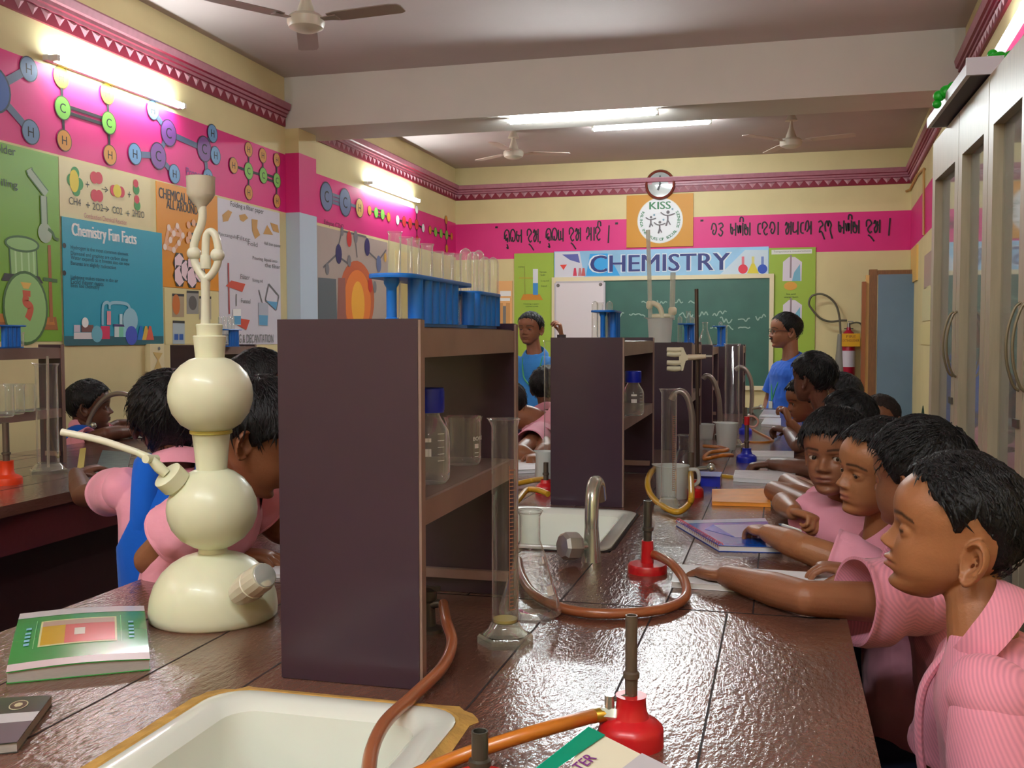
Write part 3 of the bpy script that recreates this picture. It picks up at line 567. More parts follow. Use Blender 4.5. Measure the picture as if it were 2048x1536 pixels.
for x, y, k in ((-.42, -.02, .8), (-.02, -.28, .9), (.34, .12, 1.1)):
    P_ = lambda u, v: (c[0]+r*(x+u*k), c[1]+r*(y+v*k)); fg = C('figure', (96, 86, 92))
    Fl.path([P_(0, .1), P_(.01, -.1), P_(-.06, -.34)], r*.07, fg); Fl.path([P_(.01, -.1), P_(.12, -.3)], r*.05, fg, 0); Fl.path([P_(-.28, .22), P_(-.1, .1), P_(.1, .1), P_(.3, .16)], r*.05, fg); Fl.disc(P_(.02, .22), r*.07*k, fg, 10); Fl.disc(P_(.2, .34), r*.045, C('dotteal', (110, 150, 170)), 8)
Fl.build('picture_print', t)
# round mirror / clock
c = FW(1320, 369, .05); R0 = msize(30, c); t = thing('wall_clock', 'round wall clock with brown rim and shining glass above the emblem board', 'clock', (c.x, YF, c.z-R0))
m = MB(); m.lathe([(R0*.80, 0), (R0*.84, .05), (R0*.95, .062), (R0, .045), (R0, 0)], (c.x, YF-.001, c.z), (0, -1, 0), mat('rim_brown', (120, 52, 40), .3), 40, True, False); m.build('rim', None, t)
m = MB(); m.lathe([(R0*.82, .042), (R0*.1, .050)], (c.x, YF, c.z), (0, -1, 0), mat('clock_glass', (214, 220, 220), .06, .55), 40); m.build('glass', None, t)
m = MB(); m.box((-.01, -.003, -.02), (.01, 0, R0*.6), mat('hand_dark', (50, 50, 54)), None, (c.x, YF-.05, c.z)); m.box((-.012, -.003, -.02), (.012, 0, R0*.4), mat('hand_dark', (50, 50, 54)), Matrix.Rotation(math.radians(200), 3, 'Y'), (c.x, YF-.051, c.z)); m.build('hand', None, t, smooth=False)
# green side panels
def gpanel(px0, px1, py0, py1, label):
    a = FW(px0, py0); b = FW(px1, py1); t = thing('poster', label, 'poster', ((a.x+b.x)/2, YF, b.z)); m = MB(); m.box((a.x, YF-.018, b.z), (b.x, YF-.001, a.z), mat('panel_green', (158, 186, 62), .5)); m.build('sheet', None, t, smooth=False)
    return t, Flat((0, YF-.019, 0), (1, 0, 0), (0, 0, 1))
t, Fl = gpanel(1028, 1107, 507, 800, 'green panel with a drawn test tube on a stand, behind the teacher holding the board'); q = Fl.px
Fl.poly(Pp([(1041, 600), (1086, 600), (1079, 588), (1047, 588)]), C('standorange', (204, 132, 34))); Fl.line(q(1050, 590), q(1049, 532), .01, C('rodgreen', (150, 160, 60))); Fl.line(q(1038, 556), q(1070, 556), .014, C('clampgold', (186, 160, 50)))
Fl.poly(Pp([(1066, 588), (1076, 588), (1076, 538), (1066, 538)]), C('tubewhite', (222, 222, 226))); Fl.poly(Pp([(1066, 590), (1076, 590), (1076, 566), (1066, 566)]), C('tubeblue', (60, 140, 206)))
for s, x, y, w in (('Clamp', 1042, 534, .07), ('Test tube', 1086, 544, .09), ('Salt', 1086, 550, .06), ('Liquid', 1090, 562, .1), ('Stand', 1088, 572, .07), ('Heating copper', 1063, 608, .2), ('sulphate crystals', 1064, 613, .16)): Fl.text(s, q(x, y), .022, C('greenink', (70, 90, 40)), 0, w)
Fl.build('picture_print', t)
t, Fl = gpanel(1538, 1628, 496, 800, 'green panel with two drawn heated jars, behind the teacher with glasses'); q = Fl.px
Fl.poly(Pp([(1543, 509), (1624, 507), (1624, 498), (1543, 500)]), C('captionwhite', (228, 228, 220))); Fl.text('Temperature measurement', q(1584, 503), .028, ig, 0, .42)
for yo in (0, 86):
    Fl.poly(Pp([(1565, 562+yo), (1603, 562+yo), (1604, 524+yo), (1590, 514+yo), (1578, 514+yo), (1566, 524+yo)]), C('jarwhite', (222, 212, 224))); Fl.poly(Pp([(1584, 562+yo), (1601, 562+yo), (1600, 528+yo), (1588, 545+yo)]), C('jarblue', (120, 180, 206)))
    Fl.line(q(1582, 510+yo), q(1581, 556+yo), .02, C('thermo', (150, 130, 140))); Fl.disc(q(1581, 572+yo), .075, C('fire', (220, 160, 60)), 14, .05)
Fl.text('Ice and', q(1582, 588), .02, C('greenink', (70, 90, 40)), 0, .1); Fl.text('water bath', q(1582, 594), .02, C('greenink', (70, 90, 40)), 0, .16); Fl.build('picture_print', t)
# peach framed picture at the far corner
a = FW(993, 562); b = FW(1024, 700); t = thing('wall_chart', 'peach wall chart beside the green test tube panel', 'chart', ((a.x+b.x)/2, YF, b.z)); m = MB(); m.box((a.x, YF-.02, b.z), (b.x, YF-.001, a.z), mat('chart_peach', (236, 178, 116), .5)); m.build('sheet', None, t, smooth=False)
Fl = Flat((0, YF-.021, 0), (1, 0, 0), (0, 0, 1)); q = Fl.px
for x0, y0, x1, y1, c in ((1000, 582, 1022, 592, iw), (998, 596, 1020, 602, iw), (1000, 606, 1006, 690, C('chartgold', (206, 150, 90))), (1012, 606, 1020, 690, C('chartgold', (206, 150, 90))), (1006, 612, 1012, 690, ig)): Fl.poly(Pp([(x0, y1), (x1, y1), (x1, y0), (x0, y0)]), c)
Fl.build('picture_print', t)
# fire extinguisher
c = FW(1696, 760, .12); rE = msize(13, c); zt = at(1696, 660, y=c.y).z; zb = at(1696, 752, y=c.y).z; D = zt-zb
t = thing('fire_extinguisher', 'red fire extinguisher with looped black hose and yellow tag hung by the door', 'extinguisher', (c.x, c.y, zb))
Mred = mat('extinguisher_red', (166, 16, 48), .3)
m = MB(); m.lathe([(rE*.8, -.02), (rE, .02), (rE, D*.86), (rE*.8, D*.94), (rE*.35, D), (rE*.3, D+.03)], (c.x, c.y, zb), (0, 0, 1), Mred); m.build('cylinder', None, t)
m = MB(); m.lathe([(rE*1.02, D*.2), (rE*1.02, D*.55)], (c.x, c.y, zb), (0, 0, 1), mat('label_white', (206, 196, 206), .5), 24, False, False); m.build('paper_label', None, t)
a = at(1684, 667, y=c.y-rE-.02); b = at(1720, 693, y=c.y-rE-.02); m = MB(); m.box((a.x, a.y, b.z), (b.x, a.y+.01, a.z), mat('tag_yellow', (226, 166, 8), .5)); m.build('tag', None, t, smooth=False)
Fl = Flat((0, a.y-.0005, 0), (1, 0, 0), (0, 0, 1)); q = Fl.px; Fl.text('FIRE', q(1702, 673), .03, C('tagink', (150, 90, 20)), 0, .1); Fl.text('EXTINGUISHER', q(1702, 681), .03, C('tagink', (150, 90, 20)), 0, .18); Fl.build('tag_lettering', bpy.data.objects[t.children[-1].name])
m = MB(); m.cyl((c.x, c.y, zb+D+.02), (c.x, c.y, zb+D+.08), .02, .016, mat('valve_steel', (140, 136, 130), .3, .8)); m.box((-.05, -.012, 0), (.05, .012, .012), mat('valve_black', (40, 36, 36)), None, (c.x, c.y, zb+D+.01)); m.box((-.03, -.01, 0), (.03, .01, .012), mat('valve_steel', (140, 136, 130), .3, .8), None, (c.x+.02, c.y, zb+D+.09)); m.build('valve', None, t, smooth=False)
m = MB(); m.tube([at(x, y, y=c.y-.01) for x, y in ((1694, 641), (1682, 641), (1660, 643), (1640, 636), (1622, 616), (1618, 605), (1624, 592), (1642, 588), (1660, 596), (1673, 612), (1679, 636), (1681, 665), (1683, 690))], .012, mat('hose_grey', (92, 86, 70), .5), 8); m.build('hose', None, t)
m = MB(); m.tube([at(x, y, y=c.y) for x, y in ((1681, 668), (1680, 700), (1679, 748))], [.03, .04, .07], mat('horn_grey', (128, 122, 112), .6), 12); m.build('horn', None, t)
m = MB(); m.tube([at(x, y, y=c.y) for x, y in ((1699, 648), (1712, 645), (1722, 648), (1726, 660))], .01, mat('hose_grey', (92, 86, 70), .5), 8); m.build('bracket', None, t)
# door frame and open blue door
yd = 11.6
a = at(1757, 549, y=yd); b = at(1845, 549, y=yd)
dr = MB(); dr.box((a.x, yd, .02), (b.x, yd+.04, a.z), mat('door_blue', (104, 128, 150), .45, var=.06, vscale=4)); DOOR = structure(dr, 'door_1', smooth=False)
p = at(1800, 690, y=yd); m = MB(); m.ball(p+V((.18, -.04, 0)), .03, mat('knob_steel', (190, 190, 190), .3, .8)); structure(m, 'door_handle', None, DOOR)
m = MB(); fr = mat('door_wood', (132, 86, 50), .45, var=.2, vscale=14, stretch=(8, 8, 1)); fl = mat('door_wood_pale', (226, 178, 108), .4)
x0 = at(1738, 560, y=yd+.1).x
m.box((x0, yd+.05, 0), (a.x-.005, yd+.14, a.z+.06), fr); m.box((x0-.035, yd+.06, 0), (x0, yd+.12, a.z), fl); m.box((x0-.075, yd+.02, 0), (x0-.035, yd+.12, at(1730, 563, y=yd).z), mat('door_wood_dark', (150, 84, 44), .4))
m.box((a.x, yd+.05, a.z), (b.x+.02, yd+.14, a.z+.05), fr); structure(m, 'door_frame', smooth=False)
# narrow lit window strip and notices on the wall by the cupboard
def RW(px, py):
    r = ray(px, py); t_ = (rwx(0)-CAM.x+RS*CAM.y)/(r.x-RS*r.y); return CAM+r*t_
def onR(mb, px0, py0, px1, py1, m, off=.01):
    a, b = RW(px0, py0), RW(px1, py1); mb.add([V((rwx(y), y, z))+nR*off for y, z in ((a.y, a.z), (b.y, a.z), (b.y, b.z), (a.y, b.z))]+[V((rwx(y), y, z)) for y, z in ((a.y, a.z), (b.y, a.z), (b.y, b.z), (a.y, b.z))], [(0, 1, 2, 3), (4, 7, 6, 5), (0, 4, 5, 1), (1, 5, 6, 2), (2, 6, 7, 3), (3, 7, 4, 0)], m)
m = MB(); onR(m, 1826, 500, 1836, 560, mat('recess_gold', (232, 188, 104), .5), .02); structure(m, 'window_1', smooth=False)
for (x0, y0, x1, y1, c, lb) in ((1851, 512, 1864, 572, (176, 150, 140), 'brownish notice on the narrow wall between door and cupboard'), (1847, 578, 1862, 640, (214, 206, 160), 'pale green notice under the brownish one beside the cupboard'), (1843, 650, 1862, 690, (222, 208, 150), 'cream switch plate low beside the cupboard edge')):
    m = MB(); onR(m, x0, y0, x1, y1, mat('notice%d' % x0, c, .5)); tag(m.build('notice', None, None, smooth=False), lb, 'notice')
# conduit on the corner
m = MB(); m.tube([FW(1811, 383, .02), FW(1820, 379, .02), RW(1838, 350)+nR*.02, RW(1852, 337)+nR*.02, RW(1852, 470)+nR*.02], .012, mat('conduit', (196, 150, 90), .5), 8, 0); tag(m.build('conduit_pipe'), 'thin cream conduit pipe bending round the far corner under the cornice', 'pipe')
# potted leaf behind the heads
p = at(1838, 822, d=5.5); t = thing('potted_plant', 'dark pointed plant leaf rising beside the cupboard foot', 'plant', (p.x, p.y, .0))
m = MB(); m.lathe([(.1, 0), (.14, .25), (.15, .3), (.13, .3), (.12, .24)], (p.x, p.y, .0), (0, 0, 1), mat('pot_clay', (150, 84, 56), .7)); m.build('pot', None, t)
m = MB(); lm_ = mat('leaf_dark', (30, 58, 44), .4)
for k in range(7):
    a_ = k*.9; u_ = V((math.cos(a_), math.sin(a_), 0)); hgt = (p.z+.03-.24) if k == 0 else (p.z-.24)*(.6+.04*k)
    pts = [(p.x, p.y, .24)]+[V((p.x, p.y, .24))+u_*(.02+.09*s*s*(k > 0))+V((0, 0, hgt*s)) for s in (.4, .75, 1)]; m.tube(pts, [.008, .022, .02, .002], lm_, 6, 5, flat=.25)
m.build('foliage', None, t)

# ================================================================== glass-fronted cupboard
CX = .71; CY1 = at(1868, 298, x=CX).y; CZ = at(1868, 283, x=CX).z; CY0 = 1.9; CB = 1.0
M_cab = mat('cupboard_wood', (188, 174, 146), .4, var=.1, vscale=6, stretch=(10, 10, 1)); M_cabE = mat('cupboard_side', (186, 170, 136), .45, var=.08)
M_pane = glass('pane_glass', (.86, .9, .88), (.5, .5, .48), .55, .05)
t = thing('display_cupboard', 'tall pale wooden cupboard with three glazed doors behind the boys', 'cupboard', ((CX+CB)/2, (CY0+CY1)/2, 0))
m = MB(); th = .025
m.box((CX+.02, CY1-th, 0), (CB, CY1, CZ), M_cabE); m.box((CX+.02, CY0, 0), (CB, CY0+th, CZ), M_cabE); m.box((CB-.012, CY0, 0), (CB, CY1, CZ), M_cabE); m.box((CX+.02, CY0, CZ-th), (CB, CY1, CZ), M_cabE); m.box((CX+.02, CY0, 0), (CB, CY1, .08), M_cabE)
m.build('body', None, t, smooth=False)
edges = [CY1, at(1914, 600, x=CX).y, at(1973, 600, x=CX).y, at(2052, 600, x=CX).y, CY0]
for z in (.55, 1.0, 1.45, 1.9):
    m = MB(); m.box((CX+.065, CY0+.03, z), (CB-.015, CY1-.03, z+.02), M_cab); m.build('shelf', None, t, smooth=False)
for i in range(4):
    y1, y0 = edges[i]-.004, edges[i+1]+.004; w = .075
    m = MB()
    for lo, hi in (((y0, .1), (y0+w, CZ-.01)), ((y1-w, .1), (y1, CZ-.01)), ((y0+w, .1), (y1-w, .18)), ((y0+w, CZ-.19), (y1-w, CZ-.01))): m.box((CX-.004, lo[0], lo[1]), (CX+.036, hi[0], hi[1]), M_cab)
    d = m.build('door', None, t, smooth=False)
    m = MB(); m.box((CX+.028, y0+w-.005, .175), (CX+.032, y1-w+.005, CZ-.185), M_pane); m.build('pane', None, d, smooth=False)
    yh = (y0+w*.5) if i % 2 == 0 else (y1-w*.5)
    m = MB(); m.tube([(CX-.004, yh, 1.45), (CX-.022, yh, 1.43), (CX-.04, yh, 1.36), (CX-.04, yh, 1.28), (CX-.022, yh, 1.21), (CX-.004, yh, 1.19)], .0045, mat('handle_bronze', (128, 116, 90), .45, .4), 8); m.build('handle', None, d)
    if i % 2 == 0:
        m = MB(); m.box((CX-.012, yh-.015, 1.08), (CX-.004, yh+.045, 1.105), mat('hasp_steel', (110, 104, 98), .35, .8)); m.build('hasp', None, d, smooth=False)
for k, (y, z, h, r_, c) in enumerate(((3.9, 1.02, .18, .05, (90, 60, 50)), (3.4, 1.02, .2, .06, (150, 70, 60)), (3.0, .57, .25, .06, (190, 160, 90)), (3.75, 1.47, .2, .045, (210, 206, 196)), (2.6, 1.02, .16, .06, (120, 80, 60)))):
    m = MB(); m.lathe([(r_, 0), (r_, h*.65), (r_*.45, h*.8), (r_*.45, h)], (.86, y, z), (0, 0, 1), mat('jar%d' % k, c, .3)); tag(m.build('jar'), ['small brown jar on the middle shelf behind the far glazed door', 'brick red jar on the middle shelf inside the cupboard', 'ochre jar on the low shelf inside the cupboard', 'white jar on the upper shelf inside the cupboard', 'umber jar behind the nearer glazed door'][k], 'jar')
# pale tray lying along the cupboard top
a = at(1862, 262, x=CX-.06); b = at(1940, 172, x=CX-.06); t = thing('tray', 'long white tray lying across the cupboard top with a dark underside', 'tray', ((CX+CB)/2-.05, (a.y+b.y)/2, CZ))
m = MB(); zt = (a.z+b.z)/2; m.box((CX-.06, b.y, CZ), (CB-.08, a.y, CZ+.012), mat('tray_dark', (70, 60, 78), .5)); m.build('bottom', None, t, smooth=False)
m = MB(); tw = mat('tray_white', (212, 210, 220), .4); m.box((CX-.075, b.y, CZ+.0), (CX-.06, a.y, CZ+.04), tw); m.box((CX-.075, b.y-.012, CZ), (CB-.08, b.y, CZ+.06), tw); m.box((CX-.075, a.y, CZ), (CB-.08, a.y+.012, CZ+.04), tw); m.box((CB-.092, b.y, CZ), (CB-.08, a.y, CZ+.04), tw); m.build('side', None, t, smooth=False)
# green clips / foliage bits
gm = mat('bright_green', (18, 176, 36), .4)
p = at(1893, 188, x=CX-.070); t = thing('paper_tree', 'small bright green toy tree with brown trunk on the tray edge', 'model', (p.x, p.y, CZ+.04))
m = MB()
for dx, dz, r_ in ((0, .008, .026), (-.025, -.004, .022), (.024, .018, .026), (.034, -.012, .022), (-.032, -.034, .017)): m.ball((p.x+dx, p.y-dx*.4, p.z+dz), (r_, r_*.8, r_), gm, 14, 10)
m.build('crown', None, t); m = MB(); m.tube([(p.x, p.y, CZ+.04), (p.x, p.y, p.z)], [.012, .008], mat('bark', (70, 46, 40), .7), 8, 0); m.build('trunk', None, t)
p = at(1999, 118, x=CX+.035); t = thing('paper_tree', 'small green toy tree in a white cup on the cupboard top', 'model', (p.x, p.y, CZ))
m = MB(); m.ball((p.x, p.y, p.z), (.028, .03, .026), gm, 12, 8); m.ball((p.x+.03, p.y-.02, p.z-.003), .024, gm, 12, 8); m.ball((p.x-.018, p.y+.02, p.z+.022), .018, gm, 12, 8); m.build('crown', None, t); m = MB(); m.lathe([(.02, 0), (.026, p.z-CZ-.012), (.022, p.z-CZ-.012)], (p.x, p.y, CZ), (0, 0, 1), mat('cup_white', (236, 232, 226), .4)); m.build('cup', None, t)
# ================================================================== laboratory benches
def varnish(name, col, rough=.2, bump=.5, st=(1, .28, 1), bs=95):
    m = mat(name, col, rough, spec=.55, var=.22, vscale=9, stretch=st, bump=bump, bscale=bs, coat=.35); return m
M_top = varnish('bench_varnish', (106, 71, 59), .18, .36, (1, .35, 1), 150)
M_seam = mat('seam_dark', (30, 16, 14), .7); M_apr = mat('bench_side', (84, 30, 32), .4, var=.15, vscale=6, bump=.1)
M_base = mat('bench_base', (62, 26, 30), .5, var=.1)
M_cer = mat('sink_white', (224, 228, 218), .16, spec=.6, coat=.4, var=.05, vscale=3)
M_putty = mat('putty_tan', (190, 148, 74), .85, var=.3, vscale=30, bump=.8, bscale=80)
def bench(name, x0, x1, y0, y1, sinks, label, seams, cross, skew=0, kneel=.32, kneer=.32):
    t = thing(name, label, 'bench', ((x0+x1)/2, (y0+y1)/2, 0))
    xs = sorted({x0, x1}|{v for s in sinks for v in s[:2]}); ys = sorted({y0, y1}|{v for s in sinks for v in s[2:]})
    sk = lambda x, y: x + skew*(y-y0)
    m = MB()
    for i in range(len(xs)-1):
        for j in range(len(ys)-1):
            cx, cy = (xs[i]+xs[i+1])/2, (ys[j]+ys[j+1])/2
            if any(s[0] < cx < s[1] and s[2] < cy < s[3] for s in sinks): continue
            m.add([(sk(a, b), b, z) for z in (T, T-.035) for a, b in ((xs[i], ys[j]), (xs[i+1], ys[j]), (xs[i+1], ys[j+1]), (xs[i], ys[j+1]))], [(0, 1, 2, 3), (7, 6, 5, 4), (0, 4, 5, 1), (1, 5, 6, 2), (2, 6, 7, 3), (3, 7, 4, 0)], M_top)
    def strip(xa, ya, xb, yb, w=.0016):
        d = V((xb-xa, yb-ya)); d = d/d.length; q = V((-d.y, d.x))*w
        m.add([(xa+q.x, ya+q.y, T+.0004), (xb+q.x, yb+q.y, T+.0004), (xb-q.x, yb-q.y, T+.0004), (xa-q.x, ya-q.y, T+.0004)], [(3, 2, 1, 0)], M_seam)
    for x, ya, yb in seams:
        cuts = [ya, yb]
        for s in sinks:
            if s[0]-.03 < x < s[1]+.03: cuts += [max(ya, min(yb, s[2]-.03)), max(ya, min(yb, s[3]+.03))]
        cuts.sort()
        for a, b in zip(cuts[::2], cuts[1::2]):
            if b-a > .02: strip(sk(x, a), a, sk(x, b), b)
    for y, xa, xb in cross: strip(xa, y, xb, y, .0022)
    m.build('bench_top', None, t, smooth=False)
    m = MB(); m.add([(sk(a, b), b, z) for z in (T-.035, T-.16) for a, b in ((x0+.03, y0+.03), (x1-.03, y0+.03), (x1-.03, y1-.03), (x0+.03, y1-.03))], [(0, 4, 5, 1), (1, 5, 6, 2), (2, 6, 7, 3), (3, 7, 4, 0)], M_apr); m.build('apron', None, t, smooth=False)
    m = MB(); m.add([(sk(a, b), b, z) for z in (T-.036, 0) for a, b in ((x0+kneel, y0+.08), (x1-kneer, y0+.08), (x1-kneer, y1-.08), (x0+kneel, y1-.08))], [(0, 4, 5, 1), (1, 5, 6, 2), (2, 6, 7, 3), (3, 7, 4, 0)], M_base); m.build('base_cabinet', None, t, smooth=False)
    return t
def sink(name, s, label, putty=True):
    x0, x1, y0, y1 = s; cx, cy, hx, hy = (x0+x1)/2, (y0+y1)/2, (x1-x0)/2, (y1-y0)/2
    t = thing(name, label, 'sink', (cx, cy, T-.2))
    m = MB(); m.loft([rr(cx, cy, hx-.005, hy-.005, .05, T-.02), rr(cx, cy, hx+.012, hy+.012, .055, T+.001), rr(cx, cy, hx+.012, hy+.012, .055, T+.006), rr(cx, cy, hx+.004, hy+.004, .052, T+.0085), rr(cx, cy, hx-.02, hy-.02, .045, T+.007), rr(cx, cy, hx-.034, hy-.034, .04, T-.004), rr(cx, cy, hx-.05, hy-.055, .04, T-.17), rr(cx, cy, hx-.09, hy-.1, .04, T-.19), rr(cx, cy, .02, .02, .015, T-.193)], M_cer, False, True)
    m.build('basin', None, t)
    m = MB(); n = len(rr(0, 0, 1, 1, .1, 0)); A = rr(cx, cy, hx+.008, hy+.008, .055, T+.0005); B = rr(cx, cy, hx+.016, hy+.016, .055, T+.006); D = rr(cx, cy, hx+.034, hy+.034, .06, T+.0005)
    if not putty: B = rr(cx, cy, hx+.014, hy+.014, .055, T+.0035); D = rr(cx, cy, hx+.018, hy+.018, .055, T+.0005)
    for r_, k in ((B, .003), (D, .007 if putty else .003)):
        for i, p in enumerate(r_): p.x += random.uniform(-k, k); p.y += random.uniform(-k, k)
    m.loft([A, B, D], M_putty if putty else M_seam, False, False); m.build('putty_edge' if putty else 'sealant', None, t)
    m = MB(); m.lathe([(.0, .004), (.02, .004), (.024, 0)], (cx, cy, T-.192), (0, 0, 1), mat('drain_steel', (120, 120, 118), .3, .9)); m.build('drain', None, t)
    return t
S1 = (-.735, -.40, .80, 1.235); S2 = (-.735, -.375, 2.285, 2.815); 
bench('lab_bench', -1.275, .122, 0.62, 7.25, [S1, S2], 'long glossy maroon-brown plank bench running down the room with two white sinks',
      [(-.085, .62, 1.83), (-.215, .62, 1.83), (-.40, 1.24, 1.83), (-.735, 1.24, 1.83), (-.9, .62, 1.83), (-1.08, .62, 1.83), (-.2, 1.84, 7.25), (-.395, 1.84, 7.25), (-.04, 1.84, 7.25), (-.58, 1.84, 7.25), (-.76, 1.84, 7.25), (-.95, 1.84, 7.25), (-1.1, 1.84, 7.25)],
      [(1.838, -1.27, .12), (5.0, -1.25, .18)], .009, .36, .4)
sink('sink', S1, 'white sink set in cracked tan putty before the nearer brown shelf unit')
sink('sink', S2, 'white chipped sink between the two brown shelf units, by the chrome tap', False)
S4 = (-3.12, -2.62, 4.35, 4.75)
bench('lab_bench', -3.2, -2.215, 1.2, 7.6, [S4], 'maroon plank bench along the poster wall, beyond the boys on the aisle', [(-2.45, 1.2, 7.6), (-2.62, 1.2, 7.6), (-2.8, 1.2, 7.6), (-3.0, 1.2, 7.6), (-3.08, 1.2, 7.6)], [(3.6, -3.2, -2.22)], 0, .3, .3)
sink('sink', S4, 'white sink in the wall-side bench before the laughing child', False)

# ------------------------------------------------------------------ shelf units
M_shp = mat('shelf_panel', (54, 35, 50), .3, var=.08, vscale=3, coat=.2, bump=.04, bscale=30); M_she = mat('shelf_edge', (138, 112, 102), .4, var=.15, vscale=12); M_shb = mat('shelf_board', (112, 94, 86), .4, var=.12)
M_shin = mat('shelf_inside', (40, 26, 40), .45, var=.08)
def shelf_unit(x0, x1, y0, y1, zt, label, zmid=None):
    t = thing('shelf_unit', label, 'shelf', ((x0+x1)/2, (y0+y1)/2, T+.001), 'shelf units on the benches')
    zm = zmid or T+(zt-T)*.52; th = .02
    for ya, yb in ((y0, y0+th), (y1-th, y1)):
        m = MB(); b = .0016
        m.box((x0, ya, T+.001), (x1-.004, yb, zt), M_shp); m.box((x1-.004, ya+b, T+.001), (x1, yb-b, zt-b), M_she); m.build('side_panel', None, t, smooth=False)
    m = MB(); m.box((x0+.005, y0+th, zt-.03), (x1-.008, y1-th, zt-.012), M_shb); m.box((x1-.022, y0+th, zt-.055), (x1-.003, y1-th, zt-.014), M_she); m.box((x0+.004, y0+th, zt-.055), (x0+.02, y1-th, zt-.014), M_she); m.build('top_board', None, t, smooth=False)
    m = MB(); m.box((x0+.005, y0+th, zm-.018), (x1-.012, y1-th, zm), M_shb); m.box((x1-.02, y0+th, zm-.036), (x1-.004, y1-th, zm-.0005), M_she); m.box((x0+.004, y0+th, zm-.036), (x0+.02, y1-th, zm-.0005), M_she); m.build('shelf_board', None, t, smooth=False)
    m = MB(); m.box((x0+.03, y1-th-.012, T+.03), (x1-.012, y1-th, T+.048), M_she); m.build('rail', None, t, smooth=False)
    return t, zm
SX0, SX1 = -.694, -.475
ZS1 = at(548, 639, y=1.32).z
_, ZM1 = shelf_unit(SX0, SX1, 1.318, 1.875, ZS1, 'nearest brown shelf unit, its dark end panel beside the white gas generator', at(850, 1004, x=SX1).z)
ZS2 = at(1180, 675, y=2.90).z
_, ZM2 = shelf_unit(-.636, -.418, 2.90, at(1309, 690, x=-.418).y, ZS2, 'brown shelf unit behind the chrome tap, second along the main bench')
y3 = 4.45; xr3 = at(1385, 750, y=y3).x; ZS3 = at(1350, 685, y=y3).z
_, ZM3 = shelf_unit(xr3-.225, xr3, y3, y3+.58, ZS3, 'brown shelf unit with the translucent bucket on it, third along the main bench')
y4 = 5.6; xr4 = at(1426, 750, y=y4).x; ZS4 = at(1415, 690, y=y4).z
shelf_unit(xr4-.225, xr4, y4, y4+.58, ZS4, 'brown shelf unit fourth along the main bench, behind the clamp stand')
y5 = 6.68; xr5 = at(1487, 750, y=y5).x; ZS5 = at(1480, 690, y=y5).z
shelf_unit(xr5-.225, xr5, y5, y5+.5, ZS5, 'brown shelf unit farthest along the main bench, before the teacher with glasses')
pL = tab(84, 936); ZL1 = at(100, 689, y=3.4).z
_, ZML = shelf_unit(pL.x-.13, at(128, 800, y=3.42).x, 2.84, 3.43, ZL1, 'brown shelf unit with beakers on the wall-side bench, cut by the frame edge', at(60, 824, y=3.2).z)
xl2 = at(342, 800, y=4.95).x; ZL2 = at(420, 690, y=4.95).z
shelf_unit(xl2, xl2+.235, 4.95, 5.5, ZL2, 'brown shelf unit on the wall-side bench behind the gas generator')

# ================================================================== glassware builders (r, H in metres; p on whatever carries it)
M_gl = glass('clear_glass'); M_gl2 = glass('clear_glass_thick', (.93, .95, .93), (.85, .88, .85), .95, .06); M_glf = glass('foot_glass', (.9, .92, .86), (.9, .9, .78), .95, .16); M_tick = mat('amber_scale', (150, 98, 72), .5); M_wm = mat('white_print', (226, 224, 220), .5)
M_cap = mat('cap_blue', (18, 40, 172), .35); M_pp = milky('milky_plastic', (224, 228, 224), .62); M_res = mat('residue', (206, 190, 110), .4)
def spout(rings, r):
    """pull a lip out of the top ring towards +x"""
    for ring, k in rings:
        for j, p in enumerate(ring):
            a = 2*math.pi*j/len(ring); d = max(0, math.cos(a-(math.pi)))**6*k
            p.x -= d*r; p.z += d*r*.25
def cylinder(p, H, r, label, ticks=True, foot=1.95, lip=0, residue=False, grp=None):
    p = V(p); t = thing('measuring_cylinder', label, 'glassware', p, grp)
    m = MB(); R_ = r*foot; m.loft([[p+V((R_*s*math.cos(math.pi*k/3+.3), R_*s*math.sin(math.pi*k/3+.3), z)) for k in range(6)] for s, z in ((1, 0.0), (1, .012), (.93, .016))], M_glf, True, False)
    m.lathe([(R_*.8, .016), (r*1.3, .024), (r*1.02, .036)], p, (0, 0, 1), M_glf, 28, False, False); m.build('foot', None, t)
    prof = [(r*.9, .034), (r, .04), (r, H-.012), (r*1.12, H-.002), (r*1.14, H)]; n = 32
    rings = [[p+V((q*math.cos(2*math.pi*k/n), q*math.sin(2*math.pi*k/n), z)) for k in range(n)] for q, z in prof]
    if lip: spout([(rings[-1], lip), (rings[-2], lip*.6)], r)
    m = MB(); m.loft(rings, M_gl, True, False); m.lathe([(r*1.14, H-.0015), (r*1.19, H), (r*1.14, H+.0015)], p, (0, 0, 1), M_gl2, n, False, False); m.build('tube', None, t)
    if residue: m = MB(); m.lathe([(r*.9, .036), (r*.93, .041)], p, (0, 0, 1), M_res, 24); m.build('residue', None, t)
    if ticks:
        m = MB(); N = 36
        for k in range(N):
            z = .06+(H*.78-.06)*k/(N-1); w = .5 if k % 5 == 0 else .3
            a0 = -.95; m.add([p+V(((r+.0006)*math.cos(a0+w*s), (r+.0006)*math.sin(a0+w*s), z+dz)) for dz in (-.0009, .0009) for s in (0, .5, 1)], [(0, 1, 4, 3), (1, 2, 5, 4)], M_tick)
        m.add([p+V(((r+.0006)*math.cos(a), (r+.0006)*math.sin(a), z)) for z in (.06, H*.8) for a in (-1.0, -.95)], [(0, 1, 3, 2)], M_tick); m.build('scale_lettering', None, t, smooth=False)
    return t
